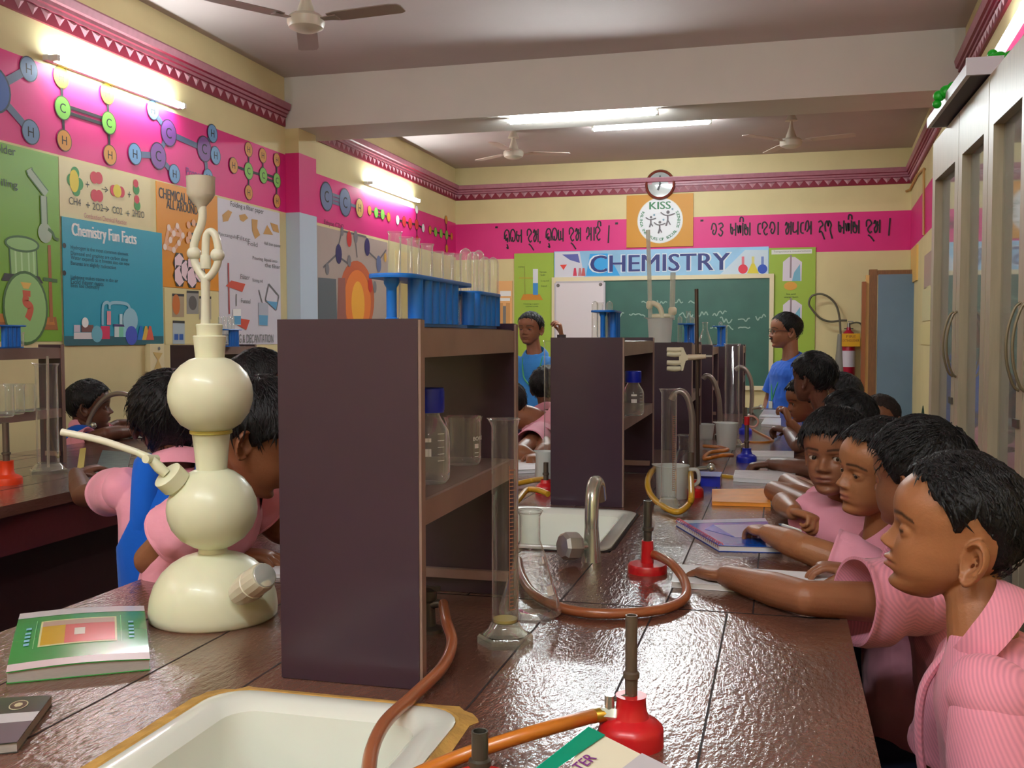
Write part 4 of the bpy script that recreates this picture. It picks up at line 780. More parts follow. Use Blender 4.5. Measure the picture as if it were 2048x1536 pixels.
def flask(p, H, rb, label, patch=True):
    p = V(p); t = thing('conical_flask', label, 'glassware', p); rn = rb*.33
    m = MB(); m.lathe([(.001, .003), (rb*.85, 0), (rb, .008), (rb*.97, .02), (rn*1.25, H*.66), (rn, H*.72), (rn, H-.008), (rn*1.2, H-.002), (rn*1.1, H)], p, (0, 0, 1), M_gl, 36, False, False); m.build('body', None, t)
    m = MB(); m.lathe([(rn*1.1, H-.003), (rn*1.3, H), (rn*1.1, H+.003)], p, (0, 0, 1), M_gl2, 24, False, False); m.build('rim', None, t)
    if patch:
        m = MB(); w = lambda z: rb*.985+(rn*1.25-rb*.97)*(z-.02)/(H*.66-.02)
        for z0, z1, a0, a1 in ((.045, .062, -.62, -.25), (.10, .112, -.55, -.4)):
            m.add([p+V((w(z)*1.004*math.cos(a), w(z)*1.004*math.sin(a), z)) for z in (z0, z1) for a in (a0, (a0+a1)/2, a1)], [(0, 1, 4, 3), (1, 2, 5, 4)], M_wm)
        m.build('print_mark', None, t, smooth=False)
    return t
def glass_beaker(p, H, r, label, txt=None, grp=None):
    p = V(p); t = thing('beaker', label, 'glassware', p, grp); n = 36
    rings = [[p+V((q*math.cos(2*math.pi*k/n), q*math.sin(2*math.pi*k/n), z)) for k in range(n)] for q, z in ((.001, .002), (r*.85, .0), (r*.97, .006), (r, .016), (r, H-.01), (r*1.06, H-.002), (r*1.08, H))]
    spout([(rings[-1], .22), (rings[-2], .14)], r); m = MB(); m.loft(rings, M_gl2, False, False); m.build('body', None, t)
    if txt:
        m = MB(); vs, fs, x0, x1, y0, y1 = text_geo(txt, .02); k = .0075/(y1-y0)
        m.add([p+V((r*1.005*math.cos(-.70+(v.x-x0)*k/r), r*1.005*math.sin(-.70+(v.x-x0)*k/r), H*.52+v.y*k)) for v in vs], fs, M_wm)
        for z0, z1 in ((.36, .45), (.26, .275), (.18, .195)): m.add([p+V((r*1.004*math.cos(a), r*1.004*math.sin(a), H*z)) for z in (z0, z1) for a in (-.6, -.45, -.3)], [(0, 1, 4, 3), (1, 2, 5, 4)], M_wm)
        m.build('print_lettering', None, t, smooth=False)
    return t
def reagent_bottle(p, H, r, label, cap=True, marks=True):
    p = V(p); t = thing('reagent_bottle', label, 'bottle', p, 'reagent bottles'); hb = H*.78
    m = MB(); m.lathe([(.001, .004), (r*.8, 0), (r*.98, .008), (r, .02), (r, hb*.62), (r*.93, hb*.72), (r*.6, hb*.88), (r*.52, hb*.93), (r*.52, hb)], p, (0, 0, 1), M_gl2, 36, False, False); m.lathe([(r*.52, hb*.94), (r*.68, hb*.955), (r*.52, hb*.97)], p, (0, 0, 1), M_gl2, 28, False, False); m.build('body', None, t)
    if cap:
        m = MB(); n = 60; R2 = r*.72
        m.loft([[p+V((R2*(1+.035*(k % 2)*s)*math.cos(2*math.pi*k/n), R2*(1+.035*(k % 2)*s)*math.sin(2*math.pi*k/n), z)) for k in range(n)] for s, z in ((0, hb*.955), (0, hb*.975), (1, hb*.985), (1, H-.006), (0, H-.001), (-2, H))], M_cap); m.build('cap', None, t, ang=25)
    if marks:
        m = MB()
        for z0, z1, a0, a1 in ((.3, .38, -1.6, -1.1), (.45, .49, -1.6, -1.1), (.25, .255, -.8, -.45), (.32, .325, -.8, -.45), (.39, .395, -.8, -.45), (.46, .465, -.8, -.45), (.53, .535, -.8, -.45)):
            m.add([p+V((r*1.005*math.cos(a), r*1.005*math.sin(a), H*z)) for z in (z0, z1) for a in (a0, (a0+a1)/2, a1)], [(0, 1, 4, 3), (1, 2, 5, 4)], M_wm)
        m.build('print_marking', None, t, smooth=False)
    return t
def plastic_beaker(p, H, r, label, taper=.85, handle=0):
    p = V(p); t = thing('plastic_beaker', label, 'beaker', p); n = 32
    rings = [[p+V((q*math.cos(2*math.pi*k/n), q*math.sin(2*math.pi*k/n), z)) for k in range(n)] for q, z in ((r*taper, 0), (r*(taper+.02), .004), (r, H-.006), (r*1.05, H-.002), (r*1.04, H), (r*.97, H-.004), (r*taper*.95, .006))]
    spout([(rings[3], .2), (rings[4], .2)], r); m = MB(); m.loft(rings, M_pp); m.build('body', None, t)
    if handle: m = MB(); m.tube([p+V((r*.98, 0, H*.88)), p+V((r*1.5, 0, H*.85)), p+V((r*1.55, 0, H*.5)), p+V((r*.95, 0, H*.3))], .006, M_pp); m.build('handle', None, t)
    return t
M_tg = glass('tube_glass', (.93, .94, .9), (.82, .82, .74), .85, .10); M_rb = mat('rack_blue', (10, 104, 196), .35, spec=.5)
M_grime = mat('grime', (120, 100, 60), .7)
def test_tube(p, L, r, label, inv=False, tilt=(0, 0), grp='test tubes'):
    p = V(p); ax = V((tilt[0], tilt[1], 1)).normalized(); t = thing('test_tube', label, 'test tube', p, grp)
    prof = [(r*.05, 0), (r*.5, r*.2), (r*.87, r*.55), (r, r), (r, L-.004), (r*1.18, L-.001), (r*1.1, L)]
    if inv: prof = [(q, L-z) for q, z in prof][::-1]
    m = MB(); m.lathe(prof, p, ax, M_tg, 18, False, False); m.build('glass_wall', None, t); return t
def rack(p, L, Wd, hz, label, nsl=6, ys=None):
    """stadium-shaped top plate with sleeves hanging under it, long side along y; p: centre on the shelf"""
    p = V(p); t = thing('test_tube_rack', label, 'rack', p, 'blue test tube racks'); hw = Wd/2
    def stad(s, z): return [p+V((s*hw*math.cos(a), (L/2-hw)*q+s*hw*math.sin(a), z)) for q, aa in ((1, range(0, 181, 18)), (-1, range(180, 361, 18))) for a in [math.radians(x) for x in aa]]
    m = MB(); m.loft([stad(1, hz-.006), stad(1.02, hz-.003), stad(1, hz)], M_rb); m.build('top_plate', None, t)
    m = MB(); m.loft([stad(.8, .001), stad(.8, .006)], M_rb); m.build('base_plate', None, t)
    for s in (-1, 1):
        q = p+V((0, s*(L/2-hw*.75), 0)); m = MB(); m.lathe([(.011, .001), (.011, .01), (.0075, .014), (.0075, hz-.02), (.011, hz-.014), (.011, hz-.004)], q, (0, 0, 1), M_rb, 14); m.build('post', None, t)
    for dy in (ys or [-L/2+hw*1.6+(L-hw*2.6)*(k+.5)/nsl for k in range(nsl)]):
        q = p+V((hw*.66, dy, .006)); m = MB(); m.lathe([(.0115, 0), (.0115, hz-.010)], q, (0, 0, 1), M_rb, 14, False, False); m.build('sleeve', None, t)
    return t
M_chr = mat('chrome', (208, 216, 204), .2, .8); M_gun = mat('gunmetal', (92, 88, 80), .4, .7); M_burn = mat('barrel_brown', (104, 92, 80), .45, .55)
M_red = mat('burner_red', (200, 26, 34), .35, coat=.3); M_blu = mat('burner_blue', (24, 44, 190), .35, coat=.3); M_org = mat('burner_orange', (226, 66, 26), .4)
def burner(p, ztop, rb, bm, label, flat=False, rt=.0075, col=.44):
    p = V(p); t = thing('bunsen_burner', label, 'burner', p); H = ztop-p.z
    m = MB()
    if flat: prof = [(rb, 0), (rb, .014), (rb*.93, .018), (rb*.32, .02), (rb*.3, H*col)]
    else: prof = [(rb, 0), (rb, .018), (rb*.97, .023), (rb*.80, .029), (rb*.55, .034), (rb*.47, .044), (rb*.45, H*.36), (rb*.48, H*.38)]
    m.lathe(prof, p, (0, 0, 1), bm, 32); m.build('base', None, t); zc = prof[-1][1]
    m = MB(); m.lathe([(rt*1.0, zc-.004), (rt*1.05, zc+.02), (rt*1.35, zc+.022), (rt*1.35, zc+.028), (rt, zc+.03), (rt, H), (rt*.8, H), (rt*.8, H-.03)], p, (0, 0, 1), M_burn if not flat else M_gun, 20, True, True); m.build('barrel', None, t)
    return t, zc
M_hose = mat('hose_amber', (196, 116, 36), .28, spec=.6, coat=.3); M_hosey = mat('hose_yellow', (196, 150, 40), .35); M_hoseb = mat('hose_brown', (158, 92, 56), .3, spec=.6, coat=.3)
def hose(pts, r, label, m_=None, seg=7):
    m = MB(); m.tube(pts, r, m_ or M_hose, 12, seg); return tag(m.build('gas_hose'), label, 'hose')

# ================================================================== on the main bench, front to back
# near burner with its tap, the hoses
pB = tab(1262, 1487); b0, zc = burner(pB, at(1257, 1230, y=pB.y).z, .04, M_red, 'large red Bunsen burner with brown barrel, nearest on the bench')
q = at(1219, 1428, y=pB.y-.005); m = MB(); m.cyl((pB.x-.01, pB.y, q.z), (q.x+.005, q.y, q.z), .006, None, M_chr, 12); m.lathe([(.009, -.011), (.0105, -.008), (.0105, .008), (.009, .011)], (q.x, q.y, q.z), (1, 0, 0), M_chr, 6); m.cyl((q.x, q.y, q.z+.006), (q.x, q.y, q.z+.024), .0062, None, M_chr, 16); m.cyl((q.x, q.y, q.z-.006), (q.x, q.y, q.z-.026), .004, None, M_gun, 12)
m.tube([(q.x+.004, q.y, q.z+.017), (q.x+.018, q.y, q.z+.024), (q.x+.03, q.y, q.z+.026)], .0022, M_gun, 8, 3); m.build('gas_tap', None, b0)
m = MB(); e = at(1180, 1433, y=pB.y-.012); m.lathe([(.0085, 0), (.0092, .004), (.0085, .008), (.0092, .012), (.0085, .016), (.0085, .026)], e, (q-e), mat('brass', (180, 140, 50), .35, .8), 14); m.build('hose_barb', None, b0)
hose([at(1186, 1432, y=pB.y-.012), tab(1130, 1447, .893), tab(1060, 1467, .89), tab(980, 1492, .88), tab(900, 1521, .868), tab(820, 1556, .86), tab(700, 1620, .86)], .0085, 'amber hose from the large red burner across the sink corner', M_hose)
pG = tab(858, 1262); t = thing('gas_outlet', 'dark bench gas outlet with flange, half hidden behind the nearest shelf panel', 'gas outlet', pG)
m = MB(); m.lathe([(.024, 0), (.024, .006), (.012, .01), (.01, .05), (.014, .055), (.014, .07), (.006, .075)], pG, (0, 0, 1), M_gun, 18); m.build('body', None, t)
m = MB(); m.tube([pG+V((0, 0, .045)), pG+V((.02, -.004, .05)), pG+V((.035, -.006, .048))], [.008, .006], M_gun, 10, 3); m.box((-.02, -.004, .07), (.02, .004, .078), M_gun, None, pG); m.build('nozzle', None, t)
hose([pG+V((.028, -.006, .05)), tab(893, 1243, .9), tab(904, 1285, .885), tab(884, 1335, .87), tab(826, 1392, .866), tab(772, 1443, .87), tab(744, 1500, .87), tab(735, 1570, .865)], .0088, 'brown hose from the gas outlet curling over the sink rim', M_hoseb)
pb1 = tab(960, 1590); t, _ = burner(pb1, at(960, 1462, y=pb1.y).z, .038, M_red, 'grey burner barrel standing at the very front between hose and leaflet', True, .0092, .16)
# leaflet with green and cream cover
pl_ = [V(at(1178, 1456, z=.905)), V(at(1345, 1540, z=.90)), V(at(1290, 1700, z=.86)), V(at(1090, 1640, z=.86))]
t = thing('leaflet', 'green and cream leaflet with purple capitals leaning on the large red burner', 'leaflet', pl_[3])
n_ = (pl_[1]-pl_[0]).cross(pl_[3]-pl_[0]).normalized(); n_ = n_ if n_.z > 0 else -n_
m = MB(); m.poly(pl_, -.003, n_, mat('leaflet_cream', (226, 220, 196), .3)); m.build('sheet', None, t, smooth=False)
eu = (pl_[1]-pl_[0]).normalized(); Fl = Flat(pl_[0]+n_*.0006, eu, n_.cross(eu)); L_ = (pl_[1]-pl_[0]).length; H_ = .12
Fl.poly([(0, -.10), (.018, -.10), (.028, 0), (0, 0)], C('leafletgreen', (20, 140, 108), .2))
Fl.text('WATER', (.040, -.058), .016, C('purpletext', (120, 44, 130)), .01, .05, math.pi/2); Fl.poly([(L_*.62, -.1), (L_, -.1), (L_, 0), (L_*.66, 0)], C('leafletgrey', (190, 186, 192), .3)); Fl.build('picture_print', t)
# measuring cylinder, conical flask
pC = tab(1004, 1293); pC.y += .02; cylinder(pC, at(1000, 838, y=pC.y).z-T, msize(26.5, pC), 'tall measuring cylinder with hexagonal foot beside the nearest shelf unit', True, 2.1, .25, True)
pF = tab(1060, 1232); flask(pF, at(1055, 1022, y=pF.y).z-T, msize(63, pF), 'conical flask with white print behind the tall measuring cylinder')
# mid burner
p = tab(1293, 1147); p.y += .015; t, zc = burner(p, at(1297, 1001, y=p.y).z, .042, M_red, 'red flat-based burner with grey barrel beside the chrome tap', True, .009)
hose([V((p.x+.012, p.y, at(1308, 1108, y=p.y).z)), tab(1340, 1125, .893), tab(1368, 1160, .875), tab(1370, 1195, .862), tab(1330, 1217, .86), tab(1260, 1226, .86), tab(1180, 1226, .86), tab(1115, 1213, .86), tab(1065, 1185, .862), tab(1043, 1150, .868), tab(1036, 1120, .872)], .0092, 'amber hose looping over the bench from the flat-based red burner', M_hoseb)
# chrome tap
pT = tab(1183, 1122); t = thing('tap', 'chrome swan-neck tap with a faceted knob standing before the middle sink', 'tap', pT)
h = at(1190, 955, y=pT.y+.02).z-T; r_ = msize(14, pT)
m = MB(); m.lathe([(r_*1.45, 0), (r_*1.3, .02), (r_*1.02, .07), (r_*1.02, .075)], pT, (0, 0, 1), M_chr, 24); m.build('body', None, t)
m = MB(); m.tube([pT+V((0, 0, .072)), pT+V((0, .0, h*.55)), pT+V((0, .01, h-r_*2.5)), pT+V((0, .04, h-r_)), pT+V((0, .085, h-r_*1.6)), pT+V((0, .11, h-r_*4))], r_, M_chr, 20); m.build('spout', None, t)
a_ = pT+V((-.005, -.005, .035)); b_ = at(1150, 1092, y=pT.y-.03); ax = (b_-a_).normalized()
m = MB(); m.cyl(a_, a_+ax*.045, .011, None, M_chr, 16); m.build('stem', None, t)
m = MB(); m.lathe([(.016, .022), (.029, .030), (.031, .036), (.031, .064), (.025, .071), (.0, .073)], a_, ax, mat('knob_chrome', (192, 190, 184), .25, .6), 8); m.build("knob", None, t, smooth=False)
# glass and bottle in the shelves
p = tab(857, 965, ZM1); reagent_bottle(p, at(864, 776, y=p.y).z-ZM1, msize(44, p), 'blue-capped glass bottle on the middle board of the nearest shelf unit')
p = tab(927, 928, ZM1); glass_beaker(p, at(930, 833, y=p.y).z-ZM1, msize(36, p), 'glass beaker with white print beside the blue-capped bottle in the nearest shelf unit', 'BOROSIL')
p = tab(1266, 831, ZM2); reagent_bottle(p, at(1266, 742, y=p.y).z-ZM2, msize(22, p), 'blue-capped glass bottle in the second brown shelf unit')
p = V((xr3-.1, y3+.25, ZM3)); reagent_bottle(p, .17, .036, 'blue-capped bottle in the third shelf unit, behind the clamp')
# racks and test tubes on the nearest shelf unit
zt = ZS1-.0115
def sy(px, x=-.507): return at(px, 600, x=x).y
rack((-.53, 1.492, zt), .335, .07, at(790, 549, x=-.53).z-zt, 'blue test tube rack near end of the nearest shelf top, holding clear tubes', ys=[sy(x)-1.492 for x in (831, 850, 865, 878, 891, 903)])
rack((-.53, 1.757, zt), .18, .07, at(960, 588, x=-.53).z-zt, 'blue test tube rack far end of the nearest shelf top, holding upturned stained tubes', ys=[sy(x)-1.757 for x in (936, 949, 960, 970, 979, 988)])
def tt(px, pyt, label, inv=False, r=.0095, tilt=(0, 0), x=-.538):
    q = at(px, pyt, x=x); test_tube((x-tilt[0]*.14, q.y-tilt[1]*.14, zt+.0065), q.z-zt-.0065, r, label, inv, tilt)
tt(790, 463, 'tallest clear test tube, first in the near blue rack', tilt=(.03, 0)); tt(812, 474, 'clear test tube second in the near blue rack, stained at the foot'); tt(827, 477, 'clear test tube third in the near blue rack')
tt(855, 487, 'clear test tube standing apart in the middle of the near blue rack', tilt=(.04, 0)); tt(874, 503, 'leaning clear test tube after the gap in the near blue rack', tilt=(-.03, 0)); tt(896, 506, 'yellowish test tube near the far end of the near rack'); tt(912, 507, 'last clear test tube of the near blue rack')
for k, (x, y_) in enumerate(((931, 496), (946, 503), (957, 500), (970, 513), (986, 514))):
    tt(x, y_, ['upturned cloudy test tube, first and widest of the far rack', 'upturned test tube second in the far blue rack', 'upturned stained test tube third in the far blue rack', 'upturned test tube fourth in the far blue rack', 'upturned spotted test tube at the end of the far rack'][k], True, .0105, x=-.522)
# second shelf unit top: rack; third: bucket with tubes; more racks behind
def small_rack(px, pyb, y, zsup, label, tubes, hz=.085, L=.12):
    q = at(px, pyb, y=y); t = rack((q.x, y, zsup), L, .075, hz, label, 3)
    for k, (x, yt, dy, lb) in enumerate(tubes):
        u_ = at(x, yt, y=y+dy); test_tube((u_.x, y+dy, zsup+.007), u_.z-zsup-.007, .0105, lb, k % 2 == 0)
z2 = ZS2-.0115
small_rack(1213, 670, 3.12, z2, 'blue test tube rack on the second shelf unit, before the white panel', ((1190, 602, .0, 'upturned yellowish tube in the rack on the second shelf unit'), (1200, 605, .06, 'clear tube behind the yellowish one on the second shelf unit'), (1219, 602, .05, 'upright whitish tube beside the post on the second shelf unit')), .095, .2)
z3 = ZS3-.0115; pk = at(1320, 684, y=4.62); pk.z = z3
hB = at(1320, 636, y=pk.y).z-z3
t = thing('gas_voltameter', 'translucent white plastic vessel with two tall thin tubes on the third shelf unit', 'apparatus', pk)
rB = msize(25, pk); n = 28
rings = [[pk+V((q*math.cos(2*math.pi*k/n), q*math.sin(2*math.pi*k/n), z)) for k in range(n)] for q, z in ((rB*.86, 0), (rB, hB*.95), (rB*1.08, hB), (rB*.97, hB), (rB*.82, .006))]
spout([(rings[2], .25)], rB); m = MB(); m.loft(rings, M_pp); m.build('vessel', None, t)
M_tubew = glass('tube_white', (.8, .8, .76), (.86, .86, .78), .8, .35)
for x0, y0, x1, y1, r_ in ((1301, 640, 1296, 460, .0095), (1344, 640, 1346, 545, .012)):
    a = at(x0, y0, y=pk.y); b = at(x1, y1, y=pk.y); m = MB(); m.cyl(a, b, r_, None, M_tubew, 14); m.build('tall_tube', None, t)
    jj = at(x0-2 if x0 < 1320 else x0+1, 610 if x0 < 1320 else 622, y=pk.y); m = MB(); m.lathe([(r_*1.1, -.018), (r_*1.6, -.01), (r_*1.6, .01), (r_*1.1, .018)], jj, (0, 0, 1), mat('joint_cream', (220, 214, 186), .4), 14); m.build('joint', None, t)
m = MB(); m.tube([at(1298, 608, y=pk.y), at(1308, 607, y=pk.y), at(1320, 616, y=pk.y), at(1325, 636, y=pk.y)], .012, mat('joint_cream', (220, 214, 186), .4), 12); m.tube([at(1304, 632, y=pk.y), at(1344, 631, y=pk.y)], .01, mat('joint_cream', (220, 214, 186), .4), 10, 0); m.build('bent_tube', None, t)
small_rack(1374, 684, 4.85, z3, 'blue test tube rack beside the translucent vessel on the third shelf unit', ((1360, 632, 0, 'yellowish tube in the rack beside the translucent vessel'), (1377, 622, .04, 'taller whitish tube in the rack beside the translucent vessel'), (1385, 634, .0, 'short clear tube in the rack beside the translucent vessel')), .1, .2)
z4 = ZS4-.0115; p = at(1410, 690, y=5.75); p.z = z4; flask(p, at(1410, 645, y=5.75).z-z4, .042, 'small clear flask on the fourth shelf unit, before the blackboard', False)
small_rack(1438, 690, 5.95, z4, 'blue test tube rack behind the small flask on the fourth shelf unit', ((1441, 643, 0, 'pale tube in the rack behind the small flask'), (1451, 650, .06, 'shorter pale tube in the rack behind the small flask')), .12, .16)

# middle distance
p = tab(1337, 1020); cylinder(p, at(1325, 778, y=p.y).z-T, msize(15.5, p), 'measuring cylinder inside the ring of hose, beside the milky beaker', True, 1.9, .2)
p = tab(1341, 1000); p.y += .05; plastic_beaker(p, at(1341, 930, y=p.y).z-T, msize(33, p), 'milky plastic beaker with a hooked handle beside the measuring cylinder', .92, 1)
p = tab(1357, 985); p.y += .2; flask(p, at(1352, 870, y=p.y).z-T, msize(33, p), 'conical flask standing behind the milky beaker with handle', False)
p = tab(1380, 995); p.y += .03; t, zc = burner(p, at(1389, 905, y=p.y).z, .04, M_red, 'red burner behind the milky beaker, with a yellow hose', False, .010)
hose([V((p.x, p.y-.012, .93)), tab(1383, 990, .9), tab(1378, 1008, .875), tab(1355, 1024, .862), tab(1325, 1012, .865), tab(1302, 990, .88), tab(1295, 965, .91), tab(1302, 945, .93), tab(1312, 936, .93)], .009, 'yellow hose looped round the measuring cylinder foot', M_hosey)
def gooseneck(pxs, yv, r, label, tap=True):
    P = [at(x, y, y=yv) for x, y in pxs]; b = V((P[-1].x, yv, T)); t = thing('swan_neck_tap', label, 'tap', b)
    m = MB(); m.tube(P, r, mat('pipe_grey', (150, 140, 134), .3, .6), 12); m.build('spout', None, t)
    m = MB(); m.lathe([(r*2.4, 0), (r*2.2, .02), (r*1.3, .03), (r*1.2, P[-1].z-T)], b, (0, 0, 1), mat('pipe_dark', (90, 80, 76), .35, .7), 16); m.build('body', None, t)
    if tap: m = MB(); m.cyl(b+V((0, 0, .06)), b+V((.05, -.02, .07)), r*.7, None, M_chr, 10); m.ball(b+V((.06, -.022, .072)), r*1.3, M_chr, 10, 8); m.build('knob', None, t)
    return t
gooseneck([(1343, 800), (1350, 787), (1363, 783), (1375, 795), (1383, 825), (1385, 860), (1384, 885), (1386, 940)], 3.35, .011, 'grey swan-neck tap behind the conical flask, nearest of the three')
gooseneck([(1406, 758), (1413, 751), (1424, 757), (1434, 780), (1439, 810), (1440, 850)], 5.0, .012, 'grey swan-neck tap beside the far measuring cylinder')
gooseneck([(1470, 740), (1480, 734), (1492, 740), (1502, 762), (1504, 795), (1502, 825)], 6.3, .013, 'grey swan-neck tap with clustered valves at the far bench end')
# retort stand with clamp
p = tab(1412, 968); t = thing('retort_stand', 'retort stand on a blue block holding a cream four-finger clamp', 'stand', p)
m = MB(); m.box((-.045, -.06, 0), (.05, .06, .035), M_blu, None, p); m.build('base', None, t, smooth=False)
xr = at(1396, 950, y=p.y); m = MB(); m.cyl((xr.x, p.y, T+.03), (at(1393, 575, y=p.y).x, p.y, at(1393, 578, y=p.y).z), .0065, None, mat('rod_dark', (84, 70, 64), .35, .7), 10); m.build('rod', None, t)
cl = mat('clamp_cream', (214, 206, 176), .4); yv = p.y-.02; m = MB()
m.poly([at(x, y, y=yv) for x, y in ((1366, 695), (1360, 694), (1363, 703), (1358, 705), (1358, 729), (1362, 731), (1363, 742), (1366, 741), (1371, 722), (1378, 719), (1378, 711), (1372, 709))], .012, (0, 1, 0), cl); m.build('clamp_jaw', None, t, smooth=False)
for y in (699, 708, 725, 737): m = MB(); m.tube([at(1362, y, y=yv+.006), at(1350, y+1, y=yv+.006), at(1334, y, y=yv+.006)], [.008, .0095, .008], cl, 10, 3); m.build('clamp_finger', None, t)
m = MB(); m.cyl(at(1376, 715, y=yv+.005), at(1412, 713, y=yv+.005), .011, .008, mat('clamp_bone', (206, 190, 164), .4), 10); m.cyl(at(1410, 713, y=yv+.005), at(1424, 713, y=yv+.005), .004, None, M_chr, 8); m.build('clamp_arm', None, t)
# blue burner row
p = tab(1493, 924); t, zc = burner(p, at(1493, 850, y=p.y).z, .04, M_blu, 'blue-footed burner with thin barrel before the boys at mid bench', False, .0085)
m = MB(); m.cyl((p.x, p.y, at(1493, 850, y=p.y).z), (p.x, p.y, at(1494, 833, y=p.y).z), .011, None, M_red, 12); m.build('red_tip', None, t)
m = MB(); c_ = at(1500, 842, y=p.y+.02); m.tube([c_+V((-.01, 0, -.02)), c_+V((.02, 0, -.022)), c_+V((.032, 0, 0)), c_+V((.015, 0, .018)), c_+V((-.01, 0, .02))], .004, mat('wire_pink', (206, 150, 136), .4), 8); m.build('wire_loop', None, t)
m = MB(); q = at(1484, 905, y=p.y); m.cyl(q, (p.x, p.y, q.z), .005, None, M_chr, 10); m.cyl(q+V((0, 0, -.02)), q+V((0, 0, .02)), .005, None, M_gun, 10); m.build('gas_tap', None, t)
hose([at(1465, 911, y=p.y), tab(1445, 911, .88), tab(1425, 915, .865), tab(1408, 917, .862), tab(1420, 905, .87), tab(1455, 900, .88), tab(1440, 895, .87), tab(1408, 892, .862)], .008, 'amber hose folded beside the blue-footed burner', M_hose)
hose([tab(1404, 955), tab(1430, 953), tab(1465, 956), tab(1482, 961)], .010, 'yellow hose end lying behind the orange packet', M_hosey, 5)
p = tab(1463, 893); cylinder(p, at(1460, 688, y=p.y).z-T, msize(14.5, p), 'tall measuring cylinder standing beyond the white tapered beaker', False, 1.8)
p = tab(1453, 893); p.y -= .12; p = V((at(1453, 893, y=p.y).x, p.y, T)); plastic_beaker(p, at(1453, 845, y=p.y).z-T, msize(22, p), 'white tapered plastic beaker at mid bench before the tall cylinder', .8)
p = tab(1408, 878); plastic_beaker(p, at(1408, 848, y=p.y).z-T, .05, 'small pale plastic beaker behind the retort stand rod', .8)
p = tab(1490, 868); t, zc = burner(p, at(1497, 815, y=p.y).z, .036, M_blu, 'small burner with blue foot far along the bench', False, .01)
hose([tab(1482, 862), tab(1500, 858), tab(1520, 868), tab(1545, 882), tab(1520, 886), tab(1490, 884)], .008, 'thin amber hose beside the far boys writing arms', M_hose)
# gap between the first and second shelf units
p = tab(1090, 975); plastic_beaker(p, at(1090, 902, y=p.y).z-T, msize(19, p), 'milky plastic beaker seen in the gap between two shelf units', .88)
p = tab(1097, 935); cylinder(p, at(1095, 682, y=p.y).z-T, msize(9, p), 'slim tall cylinder in the gap beside the second shelf unit', False, 1.8)
p = tab(1104, 987); p.x -= .02; t, zc = burner(p, at(1097, 925, y=p.y).z, .034, M_red, 'red burner in the gap, half hidden by the second shelf panel', False, .008)
hose([tab(1096, 988, .88), tab(1075, 980, .885), tab(1055, 980, .88), tab(1040, 996, .87), tab(1028, 1010, .862)], .009, 'yellow hose curving out of the gap between shelf units', M_hosey)
hose([tab(1092, 958, .89), tab(1070, 960, .875), tab(1050, 964, .868), tab(1030, 968, .865)], .009, 'second yellow hose in the gap behind the curved one', M_hosey)

# ================================================================== gas generator of white plastic
M_kip = mat('kipp_cream', (224, 224, 194), .32, spec=.45, sub=.1, coat=.1); M_kipd = mat('kipp_yellow', (196, 184, 96), .4)
pK = tab(428, 1232); sK = depth(pK)/F*1.0
t = thing('gas_generator', 'large cream plastic gas generator of stacked globes topped by a thistle funnel', 'apparatus', pK)
def kz(y): return at(428, y, y=pK.y).z-T
def kl(name, prof, m_, **k):
    m = MB(); m.lathe([(r*sK, kz(y)) for r, y in prof], pK, (0, 0, 1), m_, 48, k.get('c0', True), k.get('c1', True)); return m.build(name, None, t, ang=50)
import builtins
kl('base_dome', [(118, 1234), (124, 1228), (125, 1215), (122, 1190), (114, 1165), (100, 1143), (82, 1126), (62, 1114), (40, 1107), (30, 1104)], M_kip)
kl('lower_neck', [(30, 1110), (28, 1100), (28, 1092), (34, 1084)], M_kip)
kl('lower_globe', [(28, 1095), (40, 1090), (62, 1076), (78, 1056), (86, 1035), (88, 1018), (86, 1000), (77, 978), (62, 958), (44, 944), (30, 938)], M_kip)
kl('middle_neck', [(30, 946), (30, 936), (33, 900), (37, 866), (40, 864)], M_kip)
kl('seal_ring', [(38, 868), (41, 866), (41, 861), (38, 859)], M_kipd)
kl('upper_globe', [(28, 866), (36, 862), (58, 848), (74, 826), (81, 803), (82, 789), (80, 770), (71, 747), (56, 730), (40, 719), (28, 715)], M_kip)
kl('upper_neck', [(27, 724), (28, 714), (30, 690), (32, 673), (30, 671)], M_kip)
kl('stopper', [(24, 676), (25, 655), (26, 650), (24, 648), (14, 647)], M_kip)
M_kipt = milky('kipp_tube', (226, 224, 204), .82, .25)
KP = lambda x, y, dy=0: at(x, y, y=pK.y+dy)
m = MB(); m.tube([KP(411, 650), KP(411, 600), KP(411, 556)], [.0085, .0075, .0085], M_kipt, 14, 4); m.build('stem', None, t)
fun = thing  # the safety funnel
m = MB(); m.tube([KP(411, 560), KP(400, 545), KP(391, 528), KP(388, 508), KP(388, 490), KP(394, 470), KP(402, 450), KP(405, 432), KP(404, 412)], .0072, M_kipt, 12); m.tube([KP(411, 560), KP(424, 548), KP(434, 530), KP(437, 510), KP(435, 488), KP(430, 470), KP(421, 463), KP(413, 472), KP(411, 495), KP(411, 524)], .0068, M_kipt, 12); m.build('safety_tube', None, t)
for x, y in ((388, 507), (435, 510)): m = MB(); m.ball(KP(x, y), .0125, M_kipt, 18, 12); m.build('bulb', None, t)
m = MB(); m.lathe([(.0085, -.012), (.0095, -.006), (.0095, .006), (.0085, .012)], KP(411, 524), (0, 0, 1), M_kipt, 14); m.build('connector', None, t)
c_ = KP(402, 400); m = MB(); k_ = sK
m.lathe([(6*k_, -.022), (9*k_, -.012), (20*k_, 0), (27*k_, .010), (27.5*k_, .038), (28.5*k_, .0405), (26*k_, .0405), (25*k_, .012), (16*k_, .004), (2*k_, -.008)], c_+V((0, 0, 0)), (0, 0, 1), milky('funnel_bone', (206, 198, 180), .94), 32); m.build('funnel_cup', None, t)
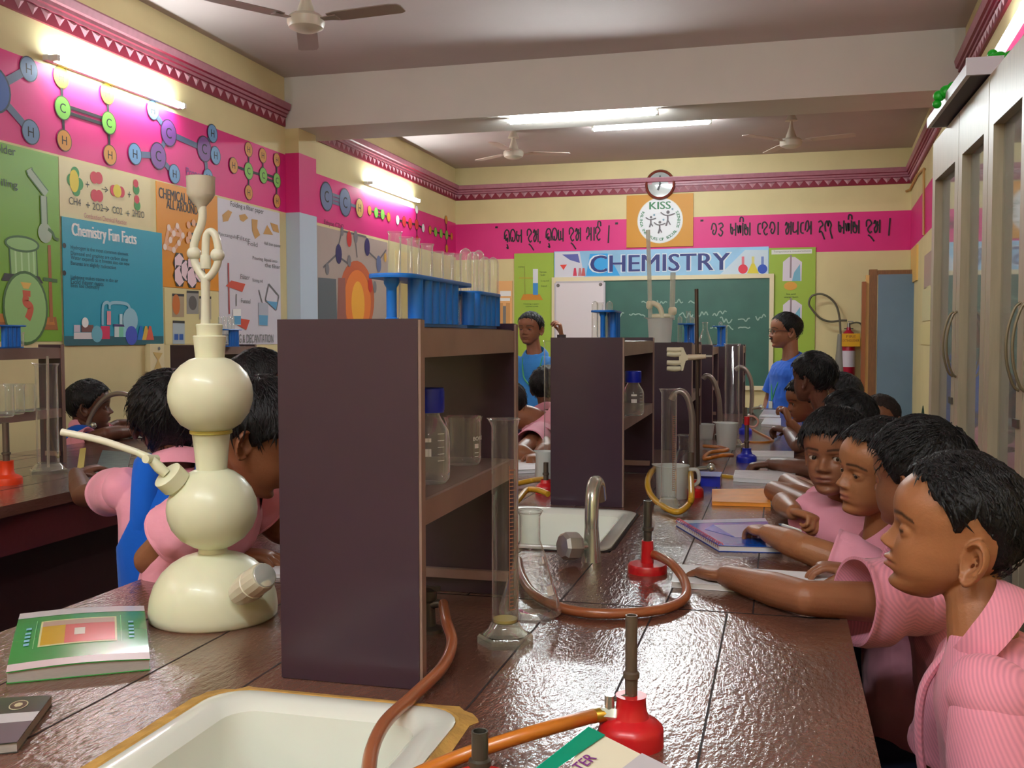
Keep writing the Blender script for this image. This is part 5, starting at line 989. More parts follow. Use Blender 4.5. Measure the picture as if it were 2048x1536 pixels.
a = KP(372, 985, -.03); b = KP(333, 948, -.06); m = MB(); ax = b-a; m.lathe([(.023, 0), (.023, ax.length*.45), (.027, ax.length*.5), (.027, ax.length*.96), (.023, ax.length), (.008, ax.length)], a, ax, M_kip, 28); m.build('side_stopper', None, t)
c_ = KP(302, 918, -.07); d_ = KP(275, 905, -.075); m = MB(); m.tube([b, KP(318, 935, -.065), c_], [.0085, .010, .0075], M_kip, 12, 4); m.cyl(c_+V((0, -.016, .002)), c_+V((0, .016, -.002)), .0075, None, M_kip, 12); m.tube([c_, d_], [.008, .006], M_kip, 12, 0); m.build('stopcock', None, t)
e_ = KP(123, 864, -.11); m = MB(); m.tube([d_, (d_+e_)/2+V((0, 0, .004)), e_], .0062, mat('delivery_bone', (226, 222, 200), .25), 14, 5); m.build('delivery_tube', None, t)
a = KP(478, 1188, -.07); b = KP(530, 1150, -.105); ax = b-a; m = MB(); n = 16
m.lathe([(.020, 0), (.026, ax.length*.35), (.026, ax.length*.55), (.0245, ax.length*.56), (.0245, ax.length*.9), (.022, ax.length*.98), (.0, ax.length)], a, ax, mat('knob_bone', (206, 198, 176), .3, coat=.4), n); m.build('tap_knob', None, t, ang=20)
m = MB(); m.lathe([(.0205, 0), (.0205, .0015), (.018, .003), (.0, .0035)], a+ax*.985, ax, mat('knob_lens', (214, 214, 206), .06, .5), 28); m.build('knob_cap', None, t)

# ================================================================== books and packets
def slab(name, px4, z0, th, label, cat, cover, pages, art=None, group=None, curl=0.0, sub=None):
    """px4: near-left, near-right, far-right, far-left corners of the upper face in the picture"""
    P = [at(x, y, z=z0+th) for x, y in px4]; c = sum(P, V((0, 0, 0)))/4; t = thing(name, label, cat, (c.x, c.y, z0), group)
    n = 7
    def face(z, inset, k=0.0):
        out = []
        for i in range(n+1):
            a = i/n; out.append([P[0].lerp(P[1], a), P[3].lerp(P[2], a)])
        rows = []
        for j in range(n+1):
            b = j/n; row = []
            for a_ in range(n+1):
                q = out[a_][0].lerp(out[a_][1], b); row.append(V((q.x+(c.x-q.x)*inset, q.y+(c.y-q.y)*inset, z+k*(.6*math.sin(math.pi*b)+.5*math.sin(math.pi*a_/n)))))
            rows.append(row)
        return rows
    def sheet(za, zb, inset, m_, nm, ka=0.0, kb=0.0):
        A, B = face(za, inset, ka), face(zb, inset, kb); N = n+1; vs = [p for r in A for p in r]+[p for r in B for p in r]; o = N*N; fs = []
        for j in range(n):
            for i in range(n): q = j*N+i; fs.append((q, q+N, q+N+1, q+1)); fs.append((o+q, o+q+1, o+q+N+1, o+q+N))
        for i in range(n):
            fs += [(i, i+1, o+i+1, o+i), (n*N+i+1, n*N+i, o+n*N+i, o+n*N+i+1), ((i+1)*N, i*N, o+i*N, o+(i+1)*N), (i*N+n, (i+1)*N+n, o+(i+1)*N+n, o+i*N+n)]
        m = MB(); m.add(vs, fs, m_); return m.build(nm, None, t, ang=30)
    sheet(z0+.0012, z0+th-.0012, .012, pages, 'pages', 0, curl); sheet(z0, z0+.0012, 0, cover, 'back_cover'); sheet(z0+th-.0012, z0+th, 0, cover, 'front_cover', curl, curl)
    if art:
        M3 = MB(); k = [0]
        def pt(u, v): q = P[0].lerp(P[1], u).lerp(P[3].lerp(P[2], u), v); return V((q.x, q.y, z0+th+curl*(math.sin(math.pi*v)*.6+.5*math.sin(math.pi*u))+.0003+k[0]*.00008))
        def quad(u0, v0, u1, v1, m_, N=6):
            k[0] += 1; M3.add([pt(u0+(u1-u0)*i/N, v0+(v1-v0)*j/N) for j in range(N+1) for i in range(N+1)], [(j*(N+1)+i, j*(N+1)+i+1, (j+1)*(N+1)+i+1, (j+1)*(N+1)+i) for j in range(N) for i in range(N)], m_)
        def ptext(s, u, v, w, h, m_):
            k[0] += 1; vs, fs, x0, x1, y0, y1 = text_geo(s, .01); M3.add([pt(u+(q.x-(x0+x1)/2)/(x1-x0)*w, v+(q.y-(y0+y1)/2)/(y1-y0)*h) for q in vs], fs, m_)
        art(quad, ptext, pt, M3); M3.build('cover_print', None, t, smooth=False)
    return t
M_pg = mat('page_grey', (170, 164, 160), .8, var=.1, vscale=80, stretch=(1, 1, 30)); M_pgw = mat('page_white', (224, 222, 220), .7)
M_cg = mat('cover_green', (50, 148, 70), .22, coat=.3); M_bw = mat('band_pink', (222, 200, 204), .3)
def artG(quad, ptext, pt, M3):
    quad(0, .86, 1, 1, mat('band_white', (214, 206, 210), .2)); quad(0, 0, 1, .09, M_bw)
    quad(.19, .28, .77, .74, C('framecream', (222, 214, 160), .2)); quad(.205, .30, .38, .72, C('panelgold', (206, 158, 20), .2)); quad(.38, .30, .755, .72, C('panelrose', (214, 92, 92), .2)); quad(.205, .62, .755, .72, C('panelhaze', (196, 160, 146), .2)); quad(.45, .42, .53, .54, C('panelwhite', (226, 216, 206), .2))
    quad(.155, .26, .16, .76, C('rulegreen', (150, 210, 150), .2)); quad(.80, .26, .805, .76, C('rulegreen', (150, 210, 150), .2))
    for k, v in enumerate((.32, .38, .44, .5, .58)): quad(.085, v, .125, v+.035, C('printsky', (140, 200, 226), .2)); quad(.86, v, .9, v+.035, C('printsky', (140, 200, 226), .2))
slab('textbook', [(12, 1345), (300, 1318), (288, 1212), (40, 1228)], T+.0005, .017, 'green textbook with red and yellow cover panel beside the gas generator', 'book', M_cg, M_pg, artG, curl=.008)
def artD(quad, ptext, pt, M3):
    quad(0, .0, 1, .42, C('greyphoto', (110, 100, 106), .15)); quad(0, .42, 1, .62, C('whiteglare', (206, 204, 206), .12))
    M3.add([pt(.62+.13*math.cos(a*.314), .80+.11*math.sin(a*.314)) for a in range(20)], [tuple(range(20))], C('sealcream', (200, 190, 150))); M3.add([pt(.62+.115*math.cos(a*.314), .80+.095*math.sin(a*.314))+V((0, 0, .0002)) for a in range(20)], [tuple(range(20))], C('sealbrown', (84, 60, 46))); M3.add([pt(.62+.06*math.cos(a*.9), .80+.05*math.sin(a*.9))+V((0, 0, .0004)) for a in range(7)], [tuple(range(7))], C('sealcream', (200, 190, 150)))
slab('notebook', [(-110, 1500), (34, 1484), (104, 1390), (-40, 1398)], T+.0005, .013, 'dark glossy notebook with a small oval seal at the bench corner', 'notebook', mat('cover_dark', (62, 66, 62), .15, coat=.4), M_pg, artD)
p_white = lambda n, px4, lb, th=.008: slab('notebook', px4, T+.0005, th, lb, 'notebook', mat('cover_white', (238, 238, 242), .35), M_pgw)
p_white(0, [(1342, 1163), (1670, 1185), (1690, 1148), (1352, 1128)], 'open white notebook under the hand of the boy second along the row', .012)
def artB(quad, ptext, pt, M3):
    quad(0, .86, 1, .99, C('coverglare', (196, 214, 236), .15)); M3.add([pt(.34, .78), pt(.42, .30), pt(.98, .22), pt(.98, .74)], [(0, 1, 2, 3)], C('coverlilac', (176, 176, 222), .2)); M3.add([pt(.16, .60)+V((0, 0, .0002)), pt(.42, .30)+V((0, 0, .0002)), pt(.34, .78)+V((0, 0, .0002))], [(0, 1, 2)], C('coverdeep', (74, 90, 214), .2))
nb = slab('spiral_notebook', [(1438, 1091), (1566, 1094), (1530, 1036), (1352, 1041)], T+.0005, .014, 'blue spiral notebook under the forearm of the boy looking down', 'notebook', mat('cover_blue', (30, 92, 200), .18, coat=.4), M_pgw, artB)
M_wire = mat('spiral_wire', (170, 60, 70), .3, .5); A_, B_ = at(1440, 1094, z=T+.01), at(1353, 1043, z=T+.01)
for k in range(24):
    q = A_.lerp(B_, (k+.5)/24); m = MB(); m.tube([q+V((.012*math.cos(a)*.6+.004, 0, .009*math.sin(a))) for a in (0, 1.05, 2.1, 3.14, 4.2, 5.2, 6.28)], .0011, M_wire, 6, 2); m.build('spiral_ring', None, nb)
slab('envelope', [(1424, 1003), (1542, 1006), (1532, 977), (1424, 978)], T+.0005, .012, 'orange crumpled paper packet on the bench before the folded arms', 'envelope', mat('paper_orange', (246, 160, 60), .5, var=.12, vscale=18, bump=.6, bscale=30), mat('paper_orange', (0, 0, 0)))
M_foil = mat('plastic_silver', (236, 236, 240), .35, spec=.7, bump=.9, bscale=28, coat=.4)
for k, (px4, lb) in enumerate((([(1466, 955), (1588, 962), (1592, 942), (1470, 940)], 'crinkled clear plastic packet behind the orange packet'), ([(1496, 912), (1588, 914), (1588, 902), (1500, 901)], 'white plastic packet beside the blue-footed burner'), ([(1522, 848), (1562, 850), (1562, 836), (1530, 835)], 'silver plastic packet far along the bench under small hands'), ([(1518, 833), (1560, 834), (1560, 820), (1528, 819)], 'farthest silver plastic packet, before the teacher with glasses'), ([(1030, 940), (1070, 938), (1072, 912), (1035, 908)], 'crumpled white packet in the gap between shelf units'))):
    slab('packet', px4, T+.0005, .014, lb, 'packet', M_foil, M_foil)
slab('notebook', [(505, 1150), (560, 1148), (560, 1118), (512, 1120)], T+.0005, .008, 'white notebook before the bowed boy, half behind the shelf panel', 'notebook', mat('cover_white', (0, 0, 0)), M_pgw)
def pen(a, b, m_, label):
    a, b = V(a), V(b); t = thing('pen', label, 'pen', a); m = MB(); m.cyl(a, a.lerp(b, .8), .0042, None, m_, 10); m.build('barrel', None, t); m = MB(); m.cyl(a.lerp(b, .8), b, .0042, .0012, mat('pen_tip', (60, 90, 120), .4), 10); m.build('tip', None, t); return t
pen(at(1545, 931, z=T+.012), at(1512, 925, z=T+.005), mat('pen_white', (226, 224, 216), .35), 'white pen held by the boy at mid bench')
pen(at(1547, 873, z=T+.02), at(1563, 868, z=T+.006), mat('pen_blue', (70, 76, 200), .35), 'blue pen lying by the arm of the tall boy')

# ================================================================== on the wall-side bench
p = tab(97, 945); cylinder(p, at(93, 728, y=p.y).z-T, msize(21, p), 'tall measuring cylinder with a glass rod on the wall-side bench', False, 1.8, .45)
m = MB(); q = p+V((.0, 0, .02)); m.cyl(q, at(95, 712, y=p.y), .005, None, glass('rod_glass', (.75, .68, .6), (.7, .6, .5), .8, .4), 10); tag(m.build('glass_rod'), 'glass rod standing in the wall-side measuring cylinder', 'rod')
for k, (x, lb) in enumerate(((8, 'glass beaker at the frame edge on the wall-side shelf'), (30, 'glass beaker in the middle of the three on the wall-side shelf'), (52, 'glass beaker beside the cylinder on the wall-side shelf'))):
    yy = (2.98, 3.1, 3.22)[k]; q = at(x, 815, y=yy); q.z = ZML; glass_beaker(q, at(x, 768-k*0, y=yy).z-ZML, .034, lb, None)
p = tab(14, 968); t, zc = burner(p, at(8, 845, y=p.y).z, .05, M_org, 'orange-red burner at the frame edge on the wall-side bench', False, .011)
q = V((at(3, 690, y=3.0).x, 3.0, ZL1-.0115)); rack(q, .2, .09, at(5, 650, y=3.0).z-q.z, 'blue test tube rack on the wall-side shelf unit, cut by the frame', 4)
p = at(452, 692, y=5.1); p.z = ZL2-.0115; rack(p, .24, .12, .10, 'blue test tube rack on the shelf unit behind the gas generator', 5)
for k, x in enumerate((440, 449, 458, 465)): q = at(x, 632, y=5.05+.05*k); test_tube((q.x, q.y, p.z+.007), q.z-p.z-.007, .011, ['first of four pale tubes behind the gas generator neck', 'second of four pale tubes behind the gas generator neck', 'third of four pale tubes behind the gas generator neck', 'last of four pale tubes behind the gas generator neck'][k], True)
p = at(28, 684, y=3.2); p.z = ZL1-.0115; glass_beaker(p, .06, .035, 'small glass beaker on top of the wall-side shelf unit', None)
gooseneck([(286, 852), (284, 828), (272, 802), (250, 788), (222, 790), (200, 806), (182, 832), (172, 862)], 4.25, .012, 'brown swan-neck tap arching before the laughing child', True)
# coloured items by the arm of the boy in the blue vest
p = tab(175, 935); slab('magazine', [(185, 955), (250, 950), (262, 905), (205, 900)], T+.0005, .01, 'dark green and grey patterned magazine by the boy with the blue vest', 'magazine', mat('camouflage', (66, 84, 74), .35, var=.6, vscale=24), M_pgw)
m = MB(); m.poly([at(x, y, z=T+.02) for x, y in ((160, 900), (172, 898), (166, 950), (152, 955))], .006, (0, 0, 1), mat('ruler_yellow', (206, 180, 40), .4)); tag(m.build('ruler', None, None, smooth=False), 'yellow ruler between hand and magazine on the wall-side bench', 'ruler')
# stools
M_stl = mat('stool_blue', (24, 62, 168), .4)
def stool(p, label, h=.47):
    p = V(p); t = thing('stool', label, 'stool', p, 'blue plastic stools'); n = 24
    m = MB(); m.loft([rr(p.x, p.y, s, s, .05, z) for s, z in ((.155, h-.03), (.16, h-.02), (.155, h), (.10, h-.004))], M_stl); m.build('seat', None, t)
    for sx in (-1, 1):
        for sy in (-1, 1): m = MB(); m.tube([p+V((sx*.125, sy*.125, h-.03)), p+V((sx*.165, sy*.165, 0))], [.026, .02], M_stl, 8, 0, flat=.6); m.build('leg', None, t)
    return t
s0 = stool((-1.62, 2.35, 0), 'blue plastic stool under the boy bowed behind the gas generator'); s0['group'] = 'blue plastic stools'
for x, y, lb in ((-2.0, 2.75, 'blue plastic stool under the boy in the blue vest'), (-1.75, 1.75, 'empty blue plastic stool in the dark aisle by the textbook'), (-2.05, 2.0, 'blue plastic stool deep under the wall-side bench edge'), (-1.6, 3.0, 'blue plastic stool behind the bowed boy')):
    dup(s0, (x, y, 0), lb)
# ================================================================== people
def ip(tab_):
    xs, ys = zip(*tab_); xs = np.array(xs); ys = np.array(ys)
    return lambda z: np.interp(z, xs, ys)
def smooth_ip(tab_):
    """cosine-free cubic through the table"""
    xs = np.array([a for a, _ in tab_]); ys = np.array([b for _, b in tab_]); d = np.gradient(ys, xs)
    def f(z):
        z = np.clip(z, xs[0], xs[-1]); i = np.clip(np.searchsorted(xs, z)-1, 0, len(xs)-2); h = xs[i+1]-xs[i]; t = (z-xs[i])/h
        return (2*t**3-3*t**2+1)*ys[i]+(t**3-2*t**2+t)*h*d[i]+(-2*t**3+3*t**2)*ys[i+1]+(t**3-t**2)*h*d[i+1]
    return f
YFR = smooth_ip([(0, .30), (.03, .37), (.07, .395), (.12, .385), (.17, .405), (.22, .415), (.28, .415), (.35, .405), (.42, .40), (.48, .405), (.55, .43), (.62, .445), (.70, .44), (.78, .405), (.86, .33), (.93, .225), (.98, .11), (1, .0)])
YBK = smooth_ip([(0, .12), (.05, .05), (.1, -.02), (.17, -.12), (.25, -.24), (.35, -.34), (.45, -.40), (.55, -.43), (.65, -.435), (.75, -.41), (.85, -.335), (.93, -.22), (.98, -.10), (1, .0)])
WID = smooth_ip([(0, .07), (.03, .125), (.07, .165), (.12, .21), (.2, .265), (.3, .30), (.4, .325), (.5, .345), (.6, .362), (.7, .357), (.8, .315), (.88, .25), (.94, .175), (.98, .09), (1, .0)])
def g(x, s): return np.exp(-(x/s)**2)
NOSE = smooth_ip([(.27, 0), (.30, .018), (.325, .075), (.35, .108), (.375, .10), (.41, .072), (.45, .046), (.49, .022), (.53, .006), (.58, 0)])
def face_relief(x, z, P):
    nz = P.get('nose', 1.0); lp = P.get('lips', 1.0)
    d = NOSE(z)*nz*np.exp(-(np.abs(x)/(.048+.02*np.clip((.40-z)/.08, 0, 1)))**2.2)*(z > .27)*(z < .58)
    d = d + .038*nz*(g(np.abs(x)-.066, .028)*g(z-.332, .024))
    d = d - .050*(g(np.abs(x)-.15, .085)*g(z-.468, .048)) + .014*g(np.abs(x)-.15, .10)*g(z-.545, .03)
    d = d + .022*g(np.abs(x)-.19, .085)*g(z-.35, .09)
    d = d + lp*(.032*g(x, .085)*g(z-.238, .021) + .036*g(x, .072)*g(z-.186, .025) - .022*g(x, .10)*g(z-.2125, .009) + .008*g(np.abs(x)-.022, .014)*g(z-.252, .012))
    d = d + .018*g(x, .07)*g(z-.07, .045) - .012*g(x, .10)*g(z-.135, .02)
    return d
def head_xy(z, th, P):
    yf, yb, w = YFR(z), YBK(z), WID(z)*P.get('wide', 1)
    yw = np.where(z < .35, yb+(yf-yb)*(.36+.1*np.clip(z/.35, 0, 1)), -.03+0*z); yw = np.where((z >= .35) & (z < .5), (yb+(yf-yb)*.46)*(1-(z-.35)/.15)+(-.03)*((z-.35)/.15), yw)
    c, s = np.cos(th), np.sin(th); e = 2/2.35
    x = w*np.sign(s)*np.abs(s)**e; k = np.abs(c)**e
    y = np.where(c >= 0, yw+(yf-yw)*k, yw-(yw-yb)*k)
    y = y + np.clip(c, 0, 1)**.5*face_relief(x, z, P)*np.where(c > .05, 1, 0)
    return x, y
EYE = dict(x=.150, z=.468, y=.312, r=.069)
def grid_faces(a, b, wrap=True):
    f = []
    for i in range(a-1):
        for j in range(b if wrap else b-1): k = (j+1) % b; f.append((i*b+j, i*b+k, (i+1)*b+k, (i+1)*b+j))
    return f
def head_geo(P):
    """head, ears and eyelids in head units (x to the person's own side, y forward, z up from the chin)"""
    n, k = 112, 120; zz = np.concatenate([np.linspace(0, .6, 84), 1-.4*np.cos(np.linspace(0, math.pi/2, k-84+1)[1:])**1.0*1.0])
    zz = np.concatenate([np.linspace(0, .62, 86), .62+.38*np.sin(np.linspace(0, math.pi/2, 35)[1:])]); zz = np.clip(zz, 0, .9995); k = len(zz)
    Z, TH = np.meshgrid(zz, np.arange(n)*2*math.pi/n, indexing='ij'); x, y = head_xy(Z, TH, P)
    v = np.stack([x, y, Z], -1).reshape(-1, 3); parts = [(v, grid_faces(k, n)+[tuple(range(n))[::-1], tuple(range((k-1)*n, k*n))])]
    # eyelids
    op = P.get('lid', (.40, .34)); r = EYE['r']*1.13
    for s in (-1, 1):
        a, b = 40, 48; el = np.linspace(-math.pi/2, math.pi/2, a); az = np.linspace(-math.pi, math.pi, b, endpoint=False); E_, A_ = np.meshgrid(el, az, indexing='ij')
        lim = np.clip(1-(A_/.92)**2, 0, None); hole = (E_ < op[0]*lim**.8) & (E_ > -op[1]*lim**.8) & (lim > 0)
        R_ = np.where(hole, r*.62, r*(1+.035*np.exp(-((E_-op[0]*lim**.8)/.09)**2)*(lim > 0)))
        v = np.stack([s*EYE['x']+R_*np.cos(E_)*np.sin(A_), EYE['y']+R_*np.cos(E_)*np.cos(A_), EYE['z']+R_*np.sin(E_)], -1).reshape(-1, 3)
        parts.append((v, grid_faces(a, b)+[tuple(range(b))[::-1], tuple(range((a-1)*b, a*b))]))
    # ears
    es = P.get('ear', 1.18)
    for s in (-1, 1):
        nu, nr = 40, 14; u = np.arange(nu)*2*math.pi/nu; rr_ = np.linspace(0, 1, nr); R2, U = np.meshgrid(rr_, u, indexing='ij')
        wy = np.where(np.cos(U) < 0, .082, .070)*(1-.18*np.clip(-np.sin(U), 0, 1)); ey = -wy*np.cos(U)*0 + R2*np.cos(U)*wy; ez = R2*np.sin(U)*np.where(np.sin(U) > 0, .125, .130)
        rim = .046*np.exp(-((R2-.86)/.13)**2)*np.where((np.cos(U) > .75), .3, 1)*np.clip(1.3+np.sin(U)*.8, .25, 1)
        anti = .028*np.exp(-((R2-.52)/.13)**2)*np.clip(-np.cos(U)+.5, 0, 1); bowl = -.034*np.exp(-(R2/.42)**2); lobe = .010*np.exp(-((U-4.6)/.5)**2)*R2
        o1 = rim+anti+bowl+lobe; o2 = -.022*np.sqrt(np.clip(1-R2**2, 0, 1))-.004
        f1 = np.stack([o1, ey, ez], -1); f2 = np.stack([o2, ey, ez], -1); v = np.concatenate([f1.reshape(-1, 3), f2.reshape(-1, 3)])
        fl = math.radians(P.get('flare', 28)); c_, s_ = math.cos(fl), math.sin(fl)   # back edge stands off the head
        X_ = v[:, 0]*c_ - v[:, 1]*s_; Y_ = v[:, 0]*s_ + v[:, 1]*c_; tl = math.radians(-9)
        Y2 = Y_*math.cos(tl)-v[:, 2]*math.sin(tl)*-1*0 - v[:, 2]*.16; Zz = v[:, 2]
        v = np.stack([s*(.352*P.get('wide', 1)+X_*es+.012), -.045+P.get('eary', 0)+Y2*es, .425+P.get('earz', 0)+Zz*es], -1)
        N = nu*nr; F1 = grid_faces(nr, nu); fs = F1+[tuple(N+i for i in f)[::-1] for f in F1]+[(N-nu+j, N-nu+(j+1) % nu, 2*N-nu+(j+1) % nu, 2*N-nu+j) for j in range(nu)]
        parts.append((v, fs))
    return parts
def basis(yaw, pitch=0, roll=0):
    """columns: the person's own right, forward, up. yaw: heading in degrees (0 = +x, 90 = +y); pitch > 0 nods down"""
    M = Matrix.Rotation(math.radians(yaw-90), 3, 'Z') @ Matrix.Rotation(math.radians(-pitch), 3, 'X') @ Matrix.Rotation(math.radians(roll), 3, 'Y')
    return np.array(M)
def tube_geo(pts, rad_, n=20, k=7, flat=None):
    P = [np.array(p) for p in spline(pts, k)]; m = len(P); R_ = np.interp(np.linspace(0, len(rad_)-1, m), range(len(rad_)), rad_); vs = []
    u = None
    for i, p in enumerate(P):
        t = P[min(i+1, m-1)]-P[max(i-1, 0)]; t = t/np.linalg.norm(t)
        if u is None: u = np.cross(t, [0, 0, 1.0]); u = u if np.linalg.norm(u) > .1 else np.cross(t, [1.0, 0, 0])
        u = u-t*(u@t); u = u/np.linalg.norm(u); w = np.cross(t, u); a = np.arange(n)*2*math.pi/n
        vs.append(p+R_[i]*(np.cos(a)[:, None]*u+np.sin(a)[:, None]*w*(flat or 1)))
    # rounded ends
    def endcap(p, ring, dirn, r):
        out = []
        for s in (.35, .7, .92): out.append(p+dirn*r*s*.9+(ring-p)*math.sqrt(1-s*s))
        return out
    t0 = (P[0]-P[1]); t0 /= np.linalg.norm(t0); t1 = P[-1]-P[-2]; t1 /= np.linalg.norm(t1)
    vs = endcap(P[0], vs[0], t0, R_[0])[::-1]+vs+endcap(P[-1], vs[-1], t1, R_[-1])
    v = np.concatenate(vs); k = len(vs); return v, grid_faces(k, n)+[tuple(range(n))[::-1], tuple(range((k-1)*n, k*n))]
def ell_geo(c, r, B=None, n=24, k=14):
    a = np.linspace(.04, math.pi-.04, k); t = np.arange(n)*2*math.pi/n; A_, T_ = np.meshgrid(a, t, indexing='ij')
    v = np.stack([np.sin(A_)*np.cos(T_)*r[0], np.sin(A_)*np.sin(T_)*r[1], -np.cos(A_)*r[2]], -1).reshape(-1, 3)
    if B is not None: v = v@np.array(B).T
    return v+np.array(c), grid_faces(k, n)+[tuple(range(n))[::-1], tuple(range((k-1)*n, k*n))]
def hand_geo(W, d, pn, hl, side, curl=.3, spread=.12, thumb=.6, fist=False):
    """W wrist, d fingers' direction, pn the way the palm looks, hl hand length, side: +1 when the thumb lies on d x pn"""
    W = np.array(W); d = np.array(d)/np.linalg.norm(d); pn = np.array(pn)-d*(np.array(pn)@d); pn = pn/np.linalg.norm(pn); x = np.cross(d, pn)*side
    G_ = []
    pl = .50*hl; B = np.stack([x, pn, d], 1)
    v, f = ell_geo((0, 0, 0), (1, 1, 1)); q = np.sign(v)*np.abs(v)**.75; v = q*np.array([.21*hl, .085*hl, .30*hl]); G_.append((v@B.T+W+d*pl*.52, f))
    lens = (.40, .45, .42, .33); rads = (.052, .054, .051, .045); off = (.155, .052, -.052, -.15)
    for L_, r_, o_, i in zip(lens, rads, off, range(4)):
        c = curl+(.06*i if not fist else 0); p = W+d*pl*(.96-.05*abs(i-1))+x*o_*hl; pts = [p-d*.10*hl]; fd = d+x*spread*(1.3-i)*.55; fd /= np.linalg.norm(fd); ang = 0
        pts.append(p)
        for s, b in ((.45, 1.0), (.31, 1.15), (.24, .7)):
            ang += c*b; q = fd*math.cos(ang)+pn*math.sin(ang); p = p+q*L_*hl*s; pts.append(p)
        G_.append(tube_geo(pts, [r_*hl*1.05, r_*hl*1.05, r_*hl, r_*hl*.92, r_*hl*.76], 12, 4))
    p = W+d*pl*.20+x*.13*hl; td = d*(1-thumb*.45)+x*thumb+pn*.35; td /= np.linalg.norm(td); t2 = d*1.0+x*thumb*.25+pn*(.3+curl*.6); t2 /= np.linalg.norm(t2)
    pts = [p, p+td*.22*hl, p+td*.22*hl+t2*.17*hl, p+td*.22*hl+t2*.30*hl]; G_.append(tube_geo(pts, [.075*hl, .062*hl, .056*hl, .044*hl], 12, 4))
    return G_
def merge(parts):
    vs = []; fs = []; o = 0
    for v, f in parts: vs.append(np.asarray(v)); fs += [tuple(i+o for i in q) for q in f]; o += len(v)
    return np.concatenate(vs), fs
def remesh(v, f, vox, smooth=2, fac=.5):
    me = bpy.data.meshes.new('r'); me.from_pydata([tuple(p) for p in v], [], f); o = bpy.data.objects.new('r', me); COL.objects.link(o)
    bm = bmesh.new(); bm.from_mesh(me); bmesh.ops.recalc_face_normals(bm, faces=bm.faces); bm.to_mesh(me); bm.free()
    r = o.modifiers.new('r', 'REMESH'); r.mode = 'VOXEL'; r.voxel_size = vox
    if smooth: s = o.modifiers.new('s', 'SMOOTH'); s.iterations = smooth; s.factor = fac
    m2 = bpy.data.meshes.new_from_object(o.evaluated_get(bpy.context.evaluated_depsgraph_get()))
    bpy.data.objects.remove(o); bpy.data.meshes.remove(me)
    bm = bmesh.new(); bm.from_mesh(m2); seen = set(); best = []          # keep the largest shell
    for s_ in bm.verts:
        if s_ in seen: continue
        st = [s_]; comp = []; seen.add(s_)
        while st:
            a = st.pop(); comp.append(a)
            for e in a.link_edges:
                b = e.other_vert(a)
                if b not in seen: seen.add(b); st.append(b)
        if len(comp) > len(best): best = comp
    keep = set(best); bmesh.ops.delete(bm, geom=[q for q in bm.verts if q not in keep], context='VERTS'); bm.to_mesh(m2); bm.free()
    m2.polygons.foreach_set('use_smooth', [True]*len(m2.polygons)); return m2
def getv(me): a = np.empty(len(me.vertices)*3); me.vertices.foreach_get('co', a); return a.reshape(-1, 3)
def setv(me, a): me.vertices.foreach_set('co', np.ascontiguousarray(a).ravel()); me.update()
def normals(me): a = np.empty(len(me.vertices)*3); me.vertex_normals.foreach_get('vector', a); return a.reshape(-1, 3)
def link(me, name, m, parent, loc, label=None):
    setv(me, getv(me)-np.array(loc)); me.name = name; o = bpy.data.objects.new(name, me); COL.objects.link(o); me.materials.clear(); me.materials.append(m); o.parent = parent
    if label: o['label'] = label
    return o
def vnoise(v, sc, seed=0):
    """cheap smooth noise: a few rotated sines"""
    r = np.random.default_rng(seed); out = 0
    for k in range(7):
        d = r.normal(size=3); d /= np.linalg.norm(d); w = sc*(.6+1.1*r.random()); out = out+np.sin(v@d*w*6.28+r.random()*6.28+1.3*np.sin(v@r.normal(size=3)*sc*3))/7
    return out
def skin_mat(name, col, lip, rough=.42):
    if name in _mats: return _mats[name]
    m = mat(name, col, rough, spec=.35, var=.09, vscale=14, sub=.12, bump=.12, bscale=260); nt = m.node_tree; b = nt.nodes['Principled BSDF']; L = nt.links.new
    src = b.inputs['Base Color'].links[0].from_socket
    for attr, c in (('lip', lin(lip)), ('brow', lin((26, 20, 18)))):
        a = nt.nodes.new('ShaderNodeAttribute'); a.attribute_name = attr; mx = nt.nodes.new('ShaderNodeMix'); mx.data_type = 'RGBA'
        L(a.outputs['Fac'], mx.inputs['Factor']); L(src, mx.inputs['A']); mx.inputs['B'].default_value = c; src = mx.outputs['Result']
    L(src, b.inputs['Base Color']); return m
M_hair = mat('hair_black', (14, 12, 14), .5, spec=.28, bump=.8, bscale=240, stretch=(1, 1, .35))
M_hairb = mat('hair_cropped', (42, 30, 26), .6, spec=.3, bump=.6, bscale=400)
M_scl = mat('eye_white', (178, 164, 152), .35, spec=.4); M_iris = mat('eye_iris', (46, 26, 18), .12, spec=.7); M_pup = mat('eye_pupil', (8, 7, 7), .1, spec=.7)
def add_eyes(t, loc, Rm, Hc, hh, gaze, n=20):
    for s in (-1, 1):
        c = Hc+Rm@(np.array([s*EYE['x'], EYE['y'], EYE['z']-.5])*hh); r = EYE['r']*hh; gz = np.array(gaze)/np.linalg.norm(gaze); u, w, q = frame(Rm@gz); m = MB()
        def cap(a0, a1, mm, k, r2):
            m.loft([[V(c)+(u*math.cos(2*math.pi*j/n)+w*math.sin(2*math.pi*j/n))*(r2*math.sin(a))+q*(r2*math.cos(a)) for j in range(n)] for a in np.linspace(a0, a1, k)], mm, a0 < .05, a1 > 3.1)
        cap(.01, .23, M_pup, 3, r*1.012); cap(.22, .50, M_iris, 4, r*1.006); cap(.48, 3.13, M_scl, 12, r); o = m.build('eye', None, t, ang=180)
